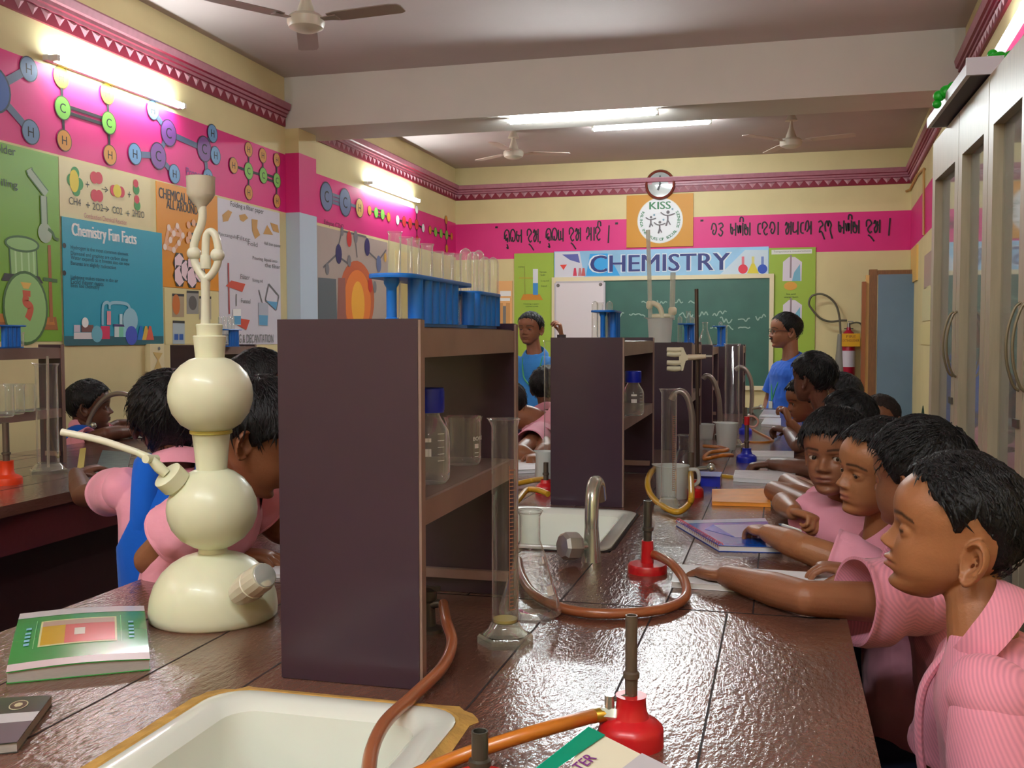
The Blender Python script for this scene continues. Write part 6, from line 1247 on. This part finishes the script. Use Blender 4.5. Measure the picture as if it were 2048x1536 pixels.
def hair(t, loc, Rm, Hc, hh, P, m_):
    """a cap following the skull down to the hairline, with locks laid over it"""
    n, k = 96, 26; th = np.arange(n)*2*math.pi/n; front = P.get('line', .80); nape = P.get('nape', .20); side = P.get('side', .40); thick = P.get('thick', .055)
    a = np.degrees(np.abs((th+math.pi) % (2*math.pi)-math.pi))
    hl = np.interp(a, [0, 25, 45, 62, 76, 84, 92, 112, 130, 150, 180], [front, front-.005, front-.04, front-.12, side+.14, side, side+P.get('over', .10), P.get('behind', .40), .29, nape+.03, nape])
    hl = hl + .012*np.sin(th*17+P.get('seed', 0))+.008*np.sin(th*31+1); tt_ = np.linspace(0, 1, k); rows = []
    for q in tt_:
        z = hl+(.999-hl)*np.sin(q*math.pi/2)**1.0; x, y = head_xy(z, th, P); p = np.stack([x, y, z], -1)
        c = np.array([0, -.02, .55]); d = p-c; d[:, 2] = np.where(d[:, 2] < 0, d[:, 2]*.25, d[:, 2]); d /= np.linalg.norm(d, axis=1)[:, None]
        w = np.clip(q/P.get('ramp', .10), 0, 1)**.8*(1.0+P.get('top', .35)*np.clip((z-.75)/.25, 0, 1)); off = thick*w*(1+.22*np.sin(x*31+z*19+P.get('seed', 0))*np.sin(y*27+x*9))-(.012 if q == 0 else 0)
        rows.append(p+d*off[:, None])
    v = np.concatenate(rows); W_ = lambda q: (q-np.array([0, 0, .5]))*hh@Rm.T+Hc
    mb = MB(); mb.add([V(p) for p in W_(v)], grid_faces(k, n)+[tuple(range((k-1)*n, k*n))], m_)
    # locks
    r = np.random.default_rng(P.get('seed', 0)+5); N = P.get('locks', 500); crown = np.array([.05, -.22, .97])
    for _ in range(N):
        i = int(r.integers(n)); q = r.random()**.8*.96; z = hl[i]+(.999-hl[i])*math.sin(q*math.pi/2); x, y = head_xy(np.array([z]), np.array([th[i]]), P); p = np.array([x[0], y[0], z]); c = np.array([0, -.02, .55]); d = p-c; d /= np.linalg.norm(d)
        fl = p-crown; fl = fl-d*(fl@d); fl = fl/(np.linalg.norm(fl)+1e-6); fl = fl+np.array(P.get('comb', (0, .25, 0)))+r.normal(size=3)*.28; fl -= d*(fl@d); fl /= np.linalg.norm(fl)+1e-6
        L_ = P.get('len', .13)*(.6+.8*r.random()); lift = P.get('lift', .012)*r.random(); w = np.cross(d, fl)*(.007+.006*r.random()); base = p+d*thick*(.75+.3*min(1, q/.1))*(1+P.get('top', .35)*max(0, (z-.75)/.25))
        if q < .08: L_ *= .35
        s1 = base+fl*L_*.5+d*(lift*.7+.004-.045*L_); s2 = base+fl*L_+d*(lift-.20*L_)
        A_ = [base-w, base+w, s1+w*.8, s1-w*.8, s2]; A_ = W_(np.array(A_)); up = Rm@d*hh*.006; b = len(mb.v)
        mb.add([V(A_[0]), V(A_[1]), V(A_[2]), V(A_[3]), V(A_[4]), V((A_[0]+A_[1])/2+up), V((A_[2]+A_[3])/2+up)], [(0, 5, 6, 3), (5, 1, 2, 6), (3, 6, 4), (6, 2, 4)], m_)
    return mb.build('hair', None, t, ang=60)
def torso_rings(Pv, N, Bd, sw, grow=1.0, bulge=1.0, n=36, lo=0.0, hi=1.0, top=True):
    """rings up the trunk from the seat to the neck root"""
    Pv, N = np.array(Pv), np.array(N); right, fwd = Bd[:, 0], Bd[:, 1]; L_ = np.linalg.norm(N-Pv); ax = (N-Pv)/L_; f2 = fwd-ax*(fwd@ax); f2 /= np.linalg.norm(f2); r2 = np.cross(f2, ax)
    A_ = ip([(0, .88), (.12, .92), (.35, .80), (.6, .86), (.8, .92), (.87, .88), (.93, .66), (.97, .42), (1, .30)]); B_ = ip([(0, .62), (.12, .66), (.35, .58), (.6, .60), (.8, .58), (.88, .50), (.94, .38), (1, .26)])
    rings = []
    for t_ in np.linspace(lo, hi, 26):
        c = Pv+ax*L_*t_-f2*.03*math.sin(t_*math.pi)*-1*0-f2*sw*.16*math.sin(max(0, t_-.35)/.65*math.pi)*.8; a = A_(t_)*sw*grow; b = B_(t_)*sw*grow*bulge; an = np.arange(n)*2*math.pi/n; e = 2/2.4
        rings.append(c+a*(np.sign(np.cos(an))*np.abs(np.cos(an))**e)[:, None]*r2+b*(np.sign(np.sin(an))*np.abs(np.sin(an))**e)[:, None]*f2)
    k = len(rings); return np.concatenate(rings), grid_faces(k, n)+[tuple(range(n))[::-1], tuple(range((k-1)*n, k*n))]
SKIN = dict(a=skin_mat('skin_warm_brown', (160, 106, 70), (152, 88, 76)), b=skin_mat('skin_brown', (142, 92, 64), (128, 72, 62)), c=skin_mat('skin_dark_brown', (104, 66, 50), (92, 52, 46)), d=skin_mat('skin_teacher', (150, 100, 74), (120, 70, 60)))
def cloth(name, col, stripe=None, bump=.25):
    if name in _mats: return _mats[name]
    m = mat(name, col, .8, spec=.15, var=.07, vscale=10, bump=bump, bscale=55); nt = m.node_tree; b = nt.nodes['Principled BSDF']; L = nt.links.new
    b.inputs['Sheen Weight'].default_value = .15
    if stripe:
        tc = nt.nodes.new('ShaderNodeTexCoord'); mp = nt.nodes.new('ShaderNodeMapping'); mp.inputs['Rotation'].default_value = stripe[1]; L(tc.outputs['Object'], mp.inputs[0])
        w = nt.nodes.new('ShaderNodeTexWave'); w.inputs['Scale'].default_value = stripe[0]; w.inputs['Distortion'].default_value = 1.2; w.inputs['Detail Scale'].default_value = .6; L(mp.outputs[0], w.inputs[0])
        mx = nt.nodes.new('ShaderNodeMix'); mx.data_type = 'RGBA'; L(w.outputs['Fac'], mx.inputs['Factor']); s = b.inputs['Base Color'].links[0].from_socket; c = lin(col)
        mx.inputs['A'].default_value = tuple(x*.80 for x in c[:3])+(1,); L(s, mx.inputs['B']); L(mx.outputs['Result'], b.inputs['Base Color'])
    return m
def person(name, label, P):
    """P: H head centre, yaw/pitch/roll, hh head height, N neck root, Pv seat, by body heading, sw half shoulder width, arms {'L','R'}: (elbow, wrist, hand spec)"""
    hh = P['hh']; Rm = basis(P['yaw'], P.get('pitch', 0), P.get('roll', 0)); Hc = np.array(P['H']); N = np.array(P['N']); Pv = np.array(P['Pv']); Bd = basis(P['by']); sw = P['sw']; vox = P.get('vox', .004)
    loc = (float(Pv[0]), float(Pv[1]), 0.0); t = thing(name, label, 'person', loc, P.get('group'))
    W_ = lambda v: (np.asarray(v)-np.array([0, 0, .5]))*hh@Rm.T+Hc
    parts = [(W_(v), f) for v, f in head_geo(P)]
    jaw = W_([[0, -.10, .22]])[0]; occ = W_([[0, -.12, .40]])[0]; nr = P.get('nr', .205)*hh
    ax = (N-Pv)/np.linalg.norm(N-Pv)
    parts.append(tube_geo([occ, jaw, (jaw+N)/2, N-ax*.03], [nr*1.02, nr*1.02, nr, nr*1.25], 24, 5))
    parts.append(torso_rings(Pv, N, Bd, sw, .93))
    sh = {}; ar = P.get('ar', 1.0)*hh/.205
    for s, kx in (('L', -1), ('R', 1)):
        sh[s] = N-ax*.055*hh/.205+Bd[:, 0]*kx*sw*.86+np.array(P.get('sh'+s, (0, 0, 0)))
        if s in P['arms']:
            E_, Wr, hs = P['arms'][s]; E_, Wr = np.array(E_), np.array(Wr); S_ = sh[s]
            parts.append(tube_geo([S_, S_*.5+E_*.5, E_], [.040*ar, .036*ar, .031*ar], 20, 8)); parts.append(tube_geo([E_, E_*.62+Wr*.38, Wr], [.031*ar, .032*ar, .021*ar], 20, 8))
            if hs:
                hd = Wr-E_; hd = np.array(hs.get('d', hd)); hd = hd/np.linalg.norm(hd); parts += hand_geo(Wr, hd, hs.get('pn', (0, 0, -1)), hs.get('hl', .72*hh), hs.get('side', 1), hs.get('curl', .3), hs.get('spread', .14), hs.get('thumb', .6), hs.get('fist', False))
    parts.append(ell_geo((sh['L']+sh['R'])/2-ax*.02, (sw*.95, .045, .04), np.stack([Bd[:, 0], Bd[:, 1], Bd[:, 2]], 1)))
    v, f = merge(parts); me = remesh(v, f, vox, P.get('sm', 2)); v = getv(me)
    q = (v-Hc)@Rm/hh+np.array([0, 0, .5]); x, y, z = q.T; fr = (y > .2)
    lipw = .115-.02*np.clip(np.abs(z-.2125)/.04, 0, 1); lip = fr*np.clip((1-(x/lipw)**2)*1.6, 0, 1)*np.clip(1.5-np.abs(z-.2125-.004)/.030, 0, 1)*np.clip((.285-z)/.01, 0, 1)
    ax_ = np.abs(x); bz = .572+.014*np.sin((ax_-.05)/.24*math.pi)-.03*np.clip((ax_-.2)/.08, 0, 1); brow = fr*np.clip(1.4-np.abs(z-bz)/.016, 0, 1)*(ax_ > .055)*(ax_ < .27)*.85
    ez = np.abs(x)-EYE['x']; az = np.arctan2(ez*1.0, np.maximum(y-EYE['y'], 1e-3)); el = np.arctan2(z-EYE['z'], np.hypot(ez, y-EYE['y'])); lim = np.clip(1-(az/.94)**2, 0, None); op = P.get('lid', (.40, .34))
    near = (np.sqrt(ez**2+(y-EYE['y'])**2+(z-EYE['z'])**2) < EYE['r']*1.28)*fr
    lash = near*(np.exp(-((el-op[0]*lim**.8)/P.get('lash', .10))**2)+.45*np.exp(-((el+op[1]*lim**.8)/.08)**2))*np.clip(lim*4, 0, 1)
    for nm, val in (('lip', lip*P.get('lipc', .8)), ('brow', np.clip(np.maximum(brow, lash*.9), 0, 1))):
        at_ = me.attributes.new(nm, 'FLOAT', 'POINT'); at_.data.foreach_set('value', np.ascontiguousarray(val, dtype=np.float32))
    link(me, 'body', SKIN[P.get('skin', 'a')], t, loc)
    if P.get('eyes', True): add_eyes(t, loc, Rm, Hc, hh, P.get('gaze', (0, 1, 0)))
    hair(t, loc, Rm, Hc, hh, P, P.get('hairm', M_hair))
    # shirt
    sm_ = P['shirt']; parts = [torso_rings(Pv, N+ax*.004, Bd, sw, 1.06, P.get('bulge', 1.0), hi=.985)]; ss = P.get('sleeve', .62)
    cuffs = []
    for s in ('L', 'R'):
        if s not in P['arms']: continue
        E_ = np.array(P['arms'][s][0]); S_ = sh[s]; d = E_-S_; C_ = S_+d*ss; dn = d/np.linalg.norm(d); fl_ = P.get('flare_sl', 1.0)
        cuffs.append((S_, d, C_, dn, fl_)); parts.append(ell_geo(S_, (.05*ar, .05*ar, .05*ar)))
    parts.append(ell_geo((sh['L']+sh['R'])/2-ax*.015, (sw*1.02, .056*ar, .048*ar), np.stack([Bd[:, 0], Bd[:, 1], Bd[:, 2]], 1)))
    v, f = merge(parts); me = remesh(v, f, max(vox*1.25, .004), 3); v = getv(me); nn = normals(me)
    wr = P.get('wrinkle', .006); nz = vnoise(v, 5.0, P.get('seed', 0)); nz2 = vnoise(v*np.array([1, 1, .45]), 11.0, P.get('seed', 0)+3); v = v+nn*(wr*(1-2*np.abs(nz))*.9+wr*.5*(1-2*np.abs(nz2)))[:, None]
    fs = [tuple(p.vertices) for p in me.polygons]; bpy.data.meshes.remove(me)
    for S_, d, C_, dn, fl_ in cuffs:                                # open sleeves with a hem
        u_, w_, _q = frame(dn); u_, w_ = np.array(u_), np.array(w_); a = np.arange(40)*2*math.pi/40; rows = []
        for q, r_ in ((-.012, .030), (-.004, .046), (.12, .0525), (.35, .0545), (.6, .0555*fl_), (.85, .0565*fl_), (.93, .0568*fl_), (.94, .0580*fl_), (1.0, .0582*fl_), (1.0, .0545*fl_), (.9, .052*fl_), (.5, .040)):
            c = S_+d*ss*q if q >= 0 else S_+dn*q; rows.append(c+(np.cos(a)[:, None]*u_+np.sin(a)[:, None]*w_)*r_*ar)
        V2 = np.concatenate(rows); k_ = np.repeat([0, .2, .8, 1, 1, .7, .5, .5, .4, .4, 0, 0], 40); V2 = V2+((1-2*np.abs(vnoise(V2, 7.0, P.get('seed', 0)+8)))*wr*.9*k_)[:, None]*(V2-np.repeat(np.array([r.mean(0) for r in rows]), 40, 0))/(.05*ar)
        fs += [tuple(i+len(v) for i in f) for f in grid_faces(12, 40)]; v = np.concatenate([v, V2])
    me = bpy.data.meshes.new('shirt'); me.from_pydata([tuple(p) for p in v], [], fs); me.polygons.foreach_set('use_smooth', [True]*len(me.polygons)); me.set_sharp_from_angle(angle=math.radians(60)); so = link(me, 'shirt', sm_, t, loc)
    if P.get('collar', True): collar(t, N, ax, Bd, hh, nr, P.get('collarm', sm_), P.get('copen', 38), P.get('ctilt', 12))
    if P.get('vest'):
        v, f = torso_rings(Pv, N, Bd, sw, 1.17, P.get('bulge', 1.0)*1.04, hi=.93); me = remesh(v, f, max(vox*1.25, .005), 3); v = getv(me); v = v+normals(me)*(.003*vnoise(v, 5, 4))[:, None]
        rel = (v-N)@Bd[:, 0]; hz = (v-Pv)@ax/np.linalg.norm(N-Pv); k = np.clip((hz-.62)/.2, 0, 1); lim_ = sw*(1.0-.34*k); ko = np.clip((np.abs(rel)-lim_)/.015, 0, 1)[:, None]; c = Pv+ax*((v-Pv)@ax)[:, None]; v = v+(c-v)*.14*ko; setv(me, v); link(me, 'vest', P['vest'], t, loc)
        # straps over the shoulders
        for kx in (-1, 1):
            m = MB(); a_ = Pv+ax*np.linalg.norm(N-Pv)*.80; b_ = Pv+ax*np.linalg.norm(N-Pv)*.64; L0 = [b_+Bd[:, 0]*kx*sw*.50+Bd[:, 1]*sw*.34, a_+Bd[:, 0]*kx*sw*.50+Bd[:, 1]*sw*.40, N-ax*.005+Bd[:, 0]*kx*sw*.50+Bd[:, 1]*.015, N-ax*.008+Bd[:, 0]*kx*sw*.50-Bd[:, 1]*.05, a_+Bd[:, 0]*kx*sw*.50-Bd[:, 1]*sw*.56, b_+Bd[:, 0]*kx*sw*.50-Bd[:, 1]*sw*.50]
            m.tube([V(p) for p in L0], .034*ar, P['vest'], 12, 6, flat=.9); m.build('strap', None, t)
    if P.get('legs', True): legs(t, P, Pv, Bd, ar)
    return t, dict(sh=sh, N=N, ax=ax, Bd=Bd, Rm=Rm, Hc=Hc, hh=hh, loc=loc)
def collar(t, N, ax, Bd, hh, nr, m_, opn=38, tilt=12):
    """a turned-down collar: stand and fall, open at the throat"""
    ct = math.radians(tilt); ax = ax*math.cos(ct)+Bd[:, 1]*math.sin(ct); k = hh/.205; n = 40; a = np.radians(np.linspace(opn*.5, 360-opn*.5, n)); u, f = Bd[:, 0], Bd[:, 1]-ax*(Bd[:, 1]@ax); f = f/np.linalg.norm(f); u = np.cross(f, ax)
    fr = np.clip(np.cos(a), 0, 1)
    def ring(r, h, dip): return [N+(u*math.sin(q)+f*math.cos(q))*r+ax*(h-dip*c+.016*k*max(0, -math.cos(q))) for q, c in zip(a, fr)]
    R0 = nr*1.28
    prof = [ring(R0*1.02, -.004*k, .012*k), ring(R0*1.0, .022*k, .02*k), ring(R0*1.06, .029*k, .022*k), ring(R0*1.22, .022*k, .026*k), ring(R0*1.52, -.002*k, .046*k), ring(R0*1.55, -.012*k, .056*k)]
    m = MB(); vs = [V(p) for r in prof for p in r]; m.add(vs, grid_faces(len(prof), n, False), m_); m.build('collar', None, t, ang=70)
def legs(t, P, Pv, Bd, ar):
    tm = P.get('trouser', M_trs); f, r = Bd[:, 1], Bd[:, 0]; zs = Pv[2]; sc = P['hh']/.205
    for kx in (-1, 1):
        h0 = Pv+r*kx*.075*sc+np.array([0, 0, .02])
        if P.get('stand'): kn = h0*0+np.array([h0[0], h0[1], zs*.52])+f*.015; an = np.array([h0[0], h0[1], .07])+r*kx*.02
        else: kn = h0+f*P.get('thigh', .30)*sc+r*kx*.05; kn[2] = zs-.02; an = kn+f*P.get('shin', -.04); an[2] = .07
        v, fc = merge([tube_geo([h0, (h0+kn)/2, kn], [.078*sc, .07*sc, .055*sc], 20, 6), tube_geo([kn, (kn+an)/2, an], [.055*sc, .05*sc, .042*sc], 20, 6)]); me = remesh(v, fc, .012, 2); link(me, 'trouser_leg', tm, t, P_loc(Pv))
        v, fc = ell_geo((an[0]+f[0]*.05*sc, an[1]+f[1]*.05*sc, .03), (.036*sc, .105*sc, .034), Bd); v[:, 2] = np.maximum(v[:, 2], 0.001); me = remesh(v, fc, .01, 1); link(me, 'shoe', M_shoe, t, P_loc(Pv))
def P_loc(Pv): return (float(Pv[0]), float(Pv[1]), 0.0)
M_trs = mat('trouser_navy', (30, 38, 70), .8, var=.1); M_shoe = mat('shoe_black', (26, 24, 26), .4)
M_pk1 = cloth('shirt_pink', (236, 160, 180)); M_pks = cloth('shirt_pink_striped', (236, 152, 174), (62, (0, .6, .5))); M_vest = cloth('vest_blue', (20, 96, 206)); M_blt = cloth('shirt_blue', (46, 98, 196)); M_blt2 = cloth('shirt_sky', (66, 146, 226))
# ------------------------------------------------------------------ who sits and stands where
def kid(label, Hp, d, yaw, Np, by, Pv, arms, **k):
    """Hp, Np: head centre and neck root as seen in the picture, at distance d (a pair: one each)"""
    dh, dn = d if isinstance(d, tuple) else (d, d)
    P = dict(H=at(*Hp, d=dh), N=at(*Np, d=dn), yaw=yaw, by=by, Pv=Pv, arms=arms, hh=.203, sw=.132, shirt=M_pk1); P.update(k); return person('person', label, P)
def bt(px, py, z=.885): return tuple(at(px, py, z=z))
HL = dict(pn=(0, 0, -1), side=-1); HR = dict(pn=(0, 0, -1), side=1)
# nearest boy, in profile
N_ = at(1966, 1262, d=1.40); t, I = kid('boy in a striped pink shirt seen in profile, nearest along the bench', (1918, 1060), (1.44, 1.40), 174, (1966, 1262), 172, (N_.x+.06, N_.y+.02, N_.z-.50),
    {'L': ((N_.x+.0, N_.y-.17, N_.z-.27), (N_.x-.03, N_.y-.12, N_.z-.44), None), 'R': ((N_.x-.02, N_.y+.17, N_.z-.25), (N_.x-.06, N_.y+.12, N_.z-.42), None)},
    vox=.0022, skin='a', shirt=M_pks, lid=(-.06, .30), gaze=(0, .8, -.6), lips=1.5, nose=.92, lash=.16, ctilt=30, nr=.195, locks=1500, len=.10, lift=.006, line=.865, side=.50, over=.14, behind=.50, ramp=.2, thick=.045, top=.3, pitch=-6, hh=.207, seed=4, sm=1, wrinkle=.006, comb=(0, -1.1, .15), sleeve=.95, copen=60, earz=-.07, eary=-.035, collarm=cloth('collar_pink_striped', (236, 152, 174), (62, (.6, 0, 0))), flare=34, ear=1.28, lipc=.7)
m = MB(); Bd = I['Bd']; ax = I['ax']; f = Bd[:, 1]; u = Bd[:, 0]; pts = [I['N']+f*.045-ax*.03, I['N']+f*.085-ax*.09, I['N']+f*.10-ax*.17, I['N']+f*.098-ax*.26]
m.tube([V(p) for p in pts], .013, M_pks, 8, 5, flat=.5); m.build('placket', None, t)
# second boy, from behind; his arm lies over the white notebook
N_ = at(1870, 1105, d=1.92); kid('boy with thick black hair turned away, reaching over the white notebook', (1843, 955), (1.97, 1.92), 140, (1872, 1105), 172, (N_.x+.10, N_.y+.02, .40),
    {'L': (bt(1612, 1196), bt(1452, 1152, .878), dict(HL, d=tuple(bt(1350, 1128, .866)[i]-bt(1452, 1152, .878)[i] for i in range(3)), curl=.14, spread=.22, hl=.15)), 'R': (bt(1800, 1152), bt(1705, 1140, .878), dict(HR, d=(-1, -.15, .1), curl=.55, hl=.13))},
    vox=.0024, skin='b', hh=.206, locks=900, len=.15, line=.80, thick=.07, top=.45, seed=9, sleeve=.60, flare_sl=1.35, shirt=M_pks, side=.42, sw=.14, shL=(-.03, 0, -.02))
# third boy, looking down over the blue spiral notebook
N_ = at(1762, 1070, d=2.22); a, b, c = bt(1612, 1098), bt(1535, 1066, .895), bt(1462, 1036, .885); w2 = bt(1592, 1036, .9)
kid('boy in pink looking down with a fist on his pen, forearm on the blue notebook', (1763, 938), (2.2, 2.24), 203, (1766, 1072), 185, (N_.x+.08, N_.y+.02, .40),
    {'L': (a, b, dict(HL, d=tuple(c[i]-b[i] for i in range(3)), curl=.35, hl=.145)), 'R': (bt(1566, 1006, .89), bt(1588, 1024, .905), dict(pn=(-.15, -.35, -1), side=1, d=(.75, -.65, -.1), curl=1.15, fist=True, hl=.135, thumb=.9))},
    vox=.0026, skin='a', pitch=0, roll=-6, lid=(.14, .32), gaze=(-.2, .9, -.35), locks=800, line=.85, len=.11, comb=(0, -.2, 0), seed=12, hh=.205, sleeve=.66, flare_sl=1.15, lips=1.1, shL=(-.04, 0, -.01))
pen(at(1600, 1062, z=.90), at(1558, 1048, z=.886), mat('pen_white', (226, 224, 216), .35), 'white pen in the fist of the boy looking down')
# fourth boy, looking at the camera
N_ = at(1690, 1010, d=2.62); kid('boy with a fringe looking straight out over folded arms, by the orange packet', (1672, 903), (2.5, 2.6), 246, (1695, 1012), 190, (N_.x+.14, N_.y+.03, .50),
    {'L': (bt(1548, 982, .888), bt(1655, 1000, .885), None), 'R': (bt(1575, 965, .888), bt(1640, 985, .885), None)},
    vox=.0026, skin='b', gaze=(-.37, .93, -.02), pitch=3, locks=900, len=.17, line=.76, seed=21, hh=.202, top=.3, thick=.06, comb=(.4, .5, -.1), sleeve=.35, lid=(.34, .30))
kid('boy whose black hair shows behind the fringe boy, his face hidden', (1698, 842), 3.55, 165, (1722, 920), 180, (.42, 3.5, .5), {'L': (bt(1600, 935), bt(1540, 928, .882), dict(HL, d=(-1, -.1, -.1), curl=.8, hl=.14))}, vox=.004, skin='c', locks=400, seed=5, hh=.20, sleeve=.4, thick=.065)
kid('boy with cropped brown hair peering past the others by the cupboard', (1760, 838), 4.2, 240, (1782, 912), 190, (.60, 4.2, .5), {}, vox=.004, skin='b', hairm=M_hairb, thick=.02, locks=200, len=.06, lift=.004, seed=6, gaze=(-.3, .9, 0))
# tall boy and those beyond
kid('tall boy with neat black hair turned to the teacher, elbow on the bench', (1628, 756), 4.4, 140, (1656, 838), 165, (.42, 4.4, .5), {'L': (bt(1596, 892), bt(1575, 862, .91), dict(HL, d=(-.6, .5, .1), curl=.7, hl=.15))}, vox=.0036, skin='c', hh=.21, locks=600, seed=7, thick=.055, sleeve=.5, line=.77, side=.42)
kid('child resting chin on hand behind the tall boy', (1612, 799), 4.9, 195, (1650, 850), 180, (.40, 4.95, .5), {'L': (bt(1600, 872), bt(1580, 845, .95), dict(HL, d=(-.3, .1, .8), curl=.9, hl=.14))}, vox=.004, skin='b', pitch=12, locks=300, seed=8, hh=.205)
kid('child whose dark hair shows between tall boy and fire extinguisher', (1685, 790), 5.2, 175, (1698, 850), 180, (.56, 5.2, .5), {}, vox=.005, skin='c', locks=300, seed=10, hh=.21)
# teachers
def teacher(label, Hp, d, yaw, by, Np, arms, shirt, **k):
    N = at(*Np, d=d); P = dict(H=at(*Hp, d=d), N=N, yaw=yaw, by=by, Pv=(N.x, N.y, N.z-.50), arms=arms, hh=.24, sw=.185, shirt=shirt, stand=True, vox=.004, skin='d', locks=500, sleeve=.75, nr=.22); P.update(k); return person('person', label, P)
def lanyard(t, I, sw, card=True, drop=.34):
    g_ = mat('lanyard_green', (60, 160, 110), .5); N, ax, f, u = I['N'], I['ax'], I['Bd'][:, 1], I['Bd'][:, 0]
    for k in (-1, 1):
        m = MB(); m.tube([V(N+u*k*.055-f*.02+ax*.012), V(N+u*k*.075+f*.06-ax*.03), V(N+u*k*.05+f*.125-ax*.16), V(N+f*.15-ax*drop)], .006, g_, 6, 6); m.build('lanyard', None, t)
    if card:
        c = N+f*.158-ax*(drop+.055); m = MB(); m.add([V(c+u*a*.03+ax*b*.055+f*e) for e in (0, .004) for a, b in ((-1, -1), (1, -1), (1, 1), (-1, 1))], [(0, 3, 2, 1), (4, 5, 6, 7), (0, 1, 5, 4), (1, 2, 6, 5), (2, 3, 7, 6), (3, 0, 4, 7)], mat('card_white', (214, 216, 204), .4)); m.build('identity_card', None, t, smooth=False)
beard = mat('beard_black', (34, 26, 24), .7)
def on_face(I, x, y, z): return V(I['Hc']+I['Rm']@(np.array([x, y, z-.5])*I['hh']))
d = 7.5; N_ = at(1069, 712, d=d); W_1 = at(1123, 672, d=7.45); t, I = teacher('smiling teacher in sky blue shirt with green lanyard, raising a hand by the white panel', (1061, 657), d, 258, 266, (1070, 709), {'L': (tuple(at(1128, 742, d=7.4)), tuple(W_1), dict(d=(-.12, -.1, 1), pn=(-1, -.3, 0), side=-1, curl=.75, hl=.18)), 'R': ((N_.x-.24, N_.y-.02, N_.z-.3), (N_.x-.22, N_.y-.12, N_.z-.52), None)}, M_blt2, hh=.236, line=.82, seed=31, thick=.035, ramp=.25, top=.5, lid=(.2, .25)); lanyard(t, I, .18, False, .22)
m = MB(); q = W_1; m.tube([q+V((-.0, .0, -.04)), q+V((0, 0, .01))], .034, mat('cuff_dark', (70, 60, 66), .7), 12, 0); m.build('wrist_band', None, t)
d = 7.5; N_ = at(1583, 725, d=d); t, I = teacher('teacher in royal blue shirt with glasses and moustache facing the blackboard', (1573, 661), d, 193, 205, (1582, 722), {'L': ((N_.x+.05, N_.y-.24, N_.z-.30), (N_.x-.06, N_.y-.20, N_.z-.56), HL), 'R': ((N_.x-.16, N_.y+.2, N_.z-.30), (N_.x-.2, N_.y+.1, N_.z-.54), None)}, M_blt, hh=.262, sw=.215, line=.84, seed=33, thick=.028, ramp=.3, bulge=1.15); lanyard(t, I, .19, True, .30)
m = MB(); m.tube([on_face(I, -.10, .43, .262), on_face(I, -.05, .455, .272), on_face(I, 0, .462, .274), on_face(I, .05, .455, .272), on_face(I, .10, .43, .262)], [.003, .007, .006, .007, .003], beard, 8, 4); m.build('moustache', None, t)
fm_ = mat('spectacle_frame', (54, 44, 40), .35, .4)
for s in (-1, 1):
    c = on_face(I, s*.155, .44, .475); ux, uz = V(I['Rm'][:, 0]), V(I['Rm'][:, 2]); m = MB(); m.tube([c+ux*(.027*math.cos(a))+uz*(.021*math.sin(a)) for a in np.linspace(0, 6.283, 17)], .0022, fm_, 6, 1); m.tube([on_face(I, s*.26, .43, .48), on_face(I, s*.375, .2, .49), on_face(I, s*.37, -.02, .47)], .0024, fm_, 6, 3); m.build('spectacle_rim', None, t)
# across the aisle and beyond the gas generator
N_ = at(193, 862, d=5.05); kid('laughing child in profile with pink shirt and blue vest at the wall-side bench', (176, 811), 5.0, 32, (176, 862), 20, (N_.x-.10, N_.y, .5), {'R': (bt(212, 868), bt(268, 862, .885), dict(HR, d=(1, .2, 0), hl=.15)), 'L': (bt(236, 852), bt(285, 852, .885), dict(HL, d=(1, .2, 0), hl=.15))}, vox=.004, skin='c', hh=.236, sw=.15, vest=M_vest, locks=400, seed=14, line=.80, thick=.05, sleeve=.5)
N_ = at(350, 925, d=2.62); kid('child with thick bobbed black hair and blue vest seen from behind in the aisle', (338, 838), 2.6, 128, (358, 932), 120, (N_.x-.0, N_.y-.02, .5), {'L': (bt(168, 992, .89), bt(152, 948, .9), dict(HL, d=(.5, .75, .2), curl=.5, hl=.15)), 'R': ((N_.x+.16, N_.y+.22, .85), (N_.x+.1, N_.y+.4, .87), None)}, vox=.003, skin='c', vest=M_vest, hh=.218, sw=.15, locks=900, len=.2, thick=.085, nape=.02, side=.25, line=.76, seed=15, top=.2, sleeve=.36, wide=1.02, collar=True)
N_ = at(470, 955, d=2.15); a, b = bt(300, 1120), bt(470, 1108, .88); kid('boy in pink bowed over his notebook, behind the white gas generator', (514, 872), (2.12, 2.15), 24, (470, 955), 10, (N_.x-.22, N_.y, .5), {'R': (a, b, dict(HR, d=(1, .2, -.05), hl=.15)), 'L': ((N_.x+.0, N_.y+.2, .90), (N_.x+.2, N_.y+.16, .885), dict(HL, d=(1, 0, 0), curl=.5, hl=.15))}, vox=.003, skin='b', hh=.225, sw=.145, pitch=30, locks=900, len=.16, thick=.07, seed=16, line=.78, gaze=(0, .8, -.6), lid=(.1, .34), sleeve=.50, flare_sl=1.15)
kid('child whose hair shows over the bowed boy, before the wall-side shelf unit', (517, 778), 3.1, 30, (505, 870), 15, (-1.75, 2.75, .5), {}, vox=.005, skin='c', locks=300, seed=17, hh=.215, thick=.07)
kid('bowed child in pink seen in the gap between the shelf units', (1012, 812), 4.6, 185, (1076, 838), 200, tuple(at(1100, 1010, d=4.75)), {'L': (bt(1040, 905, .89), bt(1062, 912, .88), dict(HL, d=(.3, -.8, 0), hl=.14, curl=.4)), 'R': (bt(1092, 900, .89), bt(1075, 910, .88), None)}, vox=.004, skin='b', pitch=25, locks=300, seed=18, nr=.26, hh=.22, sw=.15)
kid('child with black hair before the smiling teacher, seen through the gap', (1094, 775), 5.6, 80, (1098, 840), 60, tuple(at(1100, 985, d=5.6)), {}, vox=.005, skin='c', locks=300, seed=19, hh=.22)
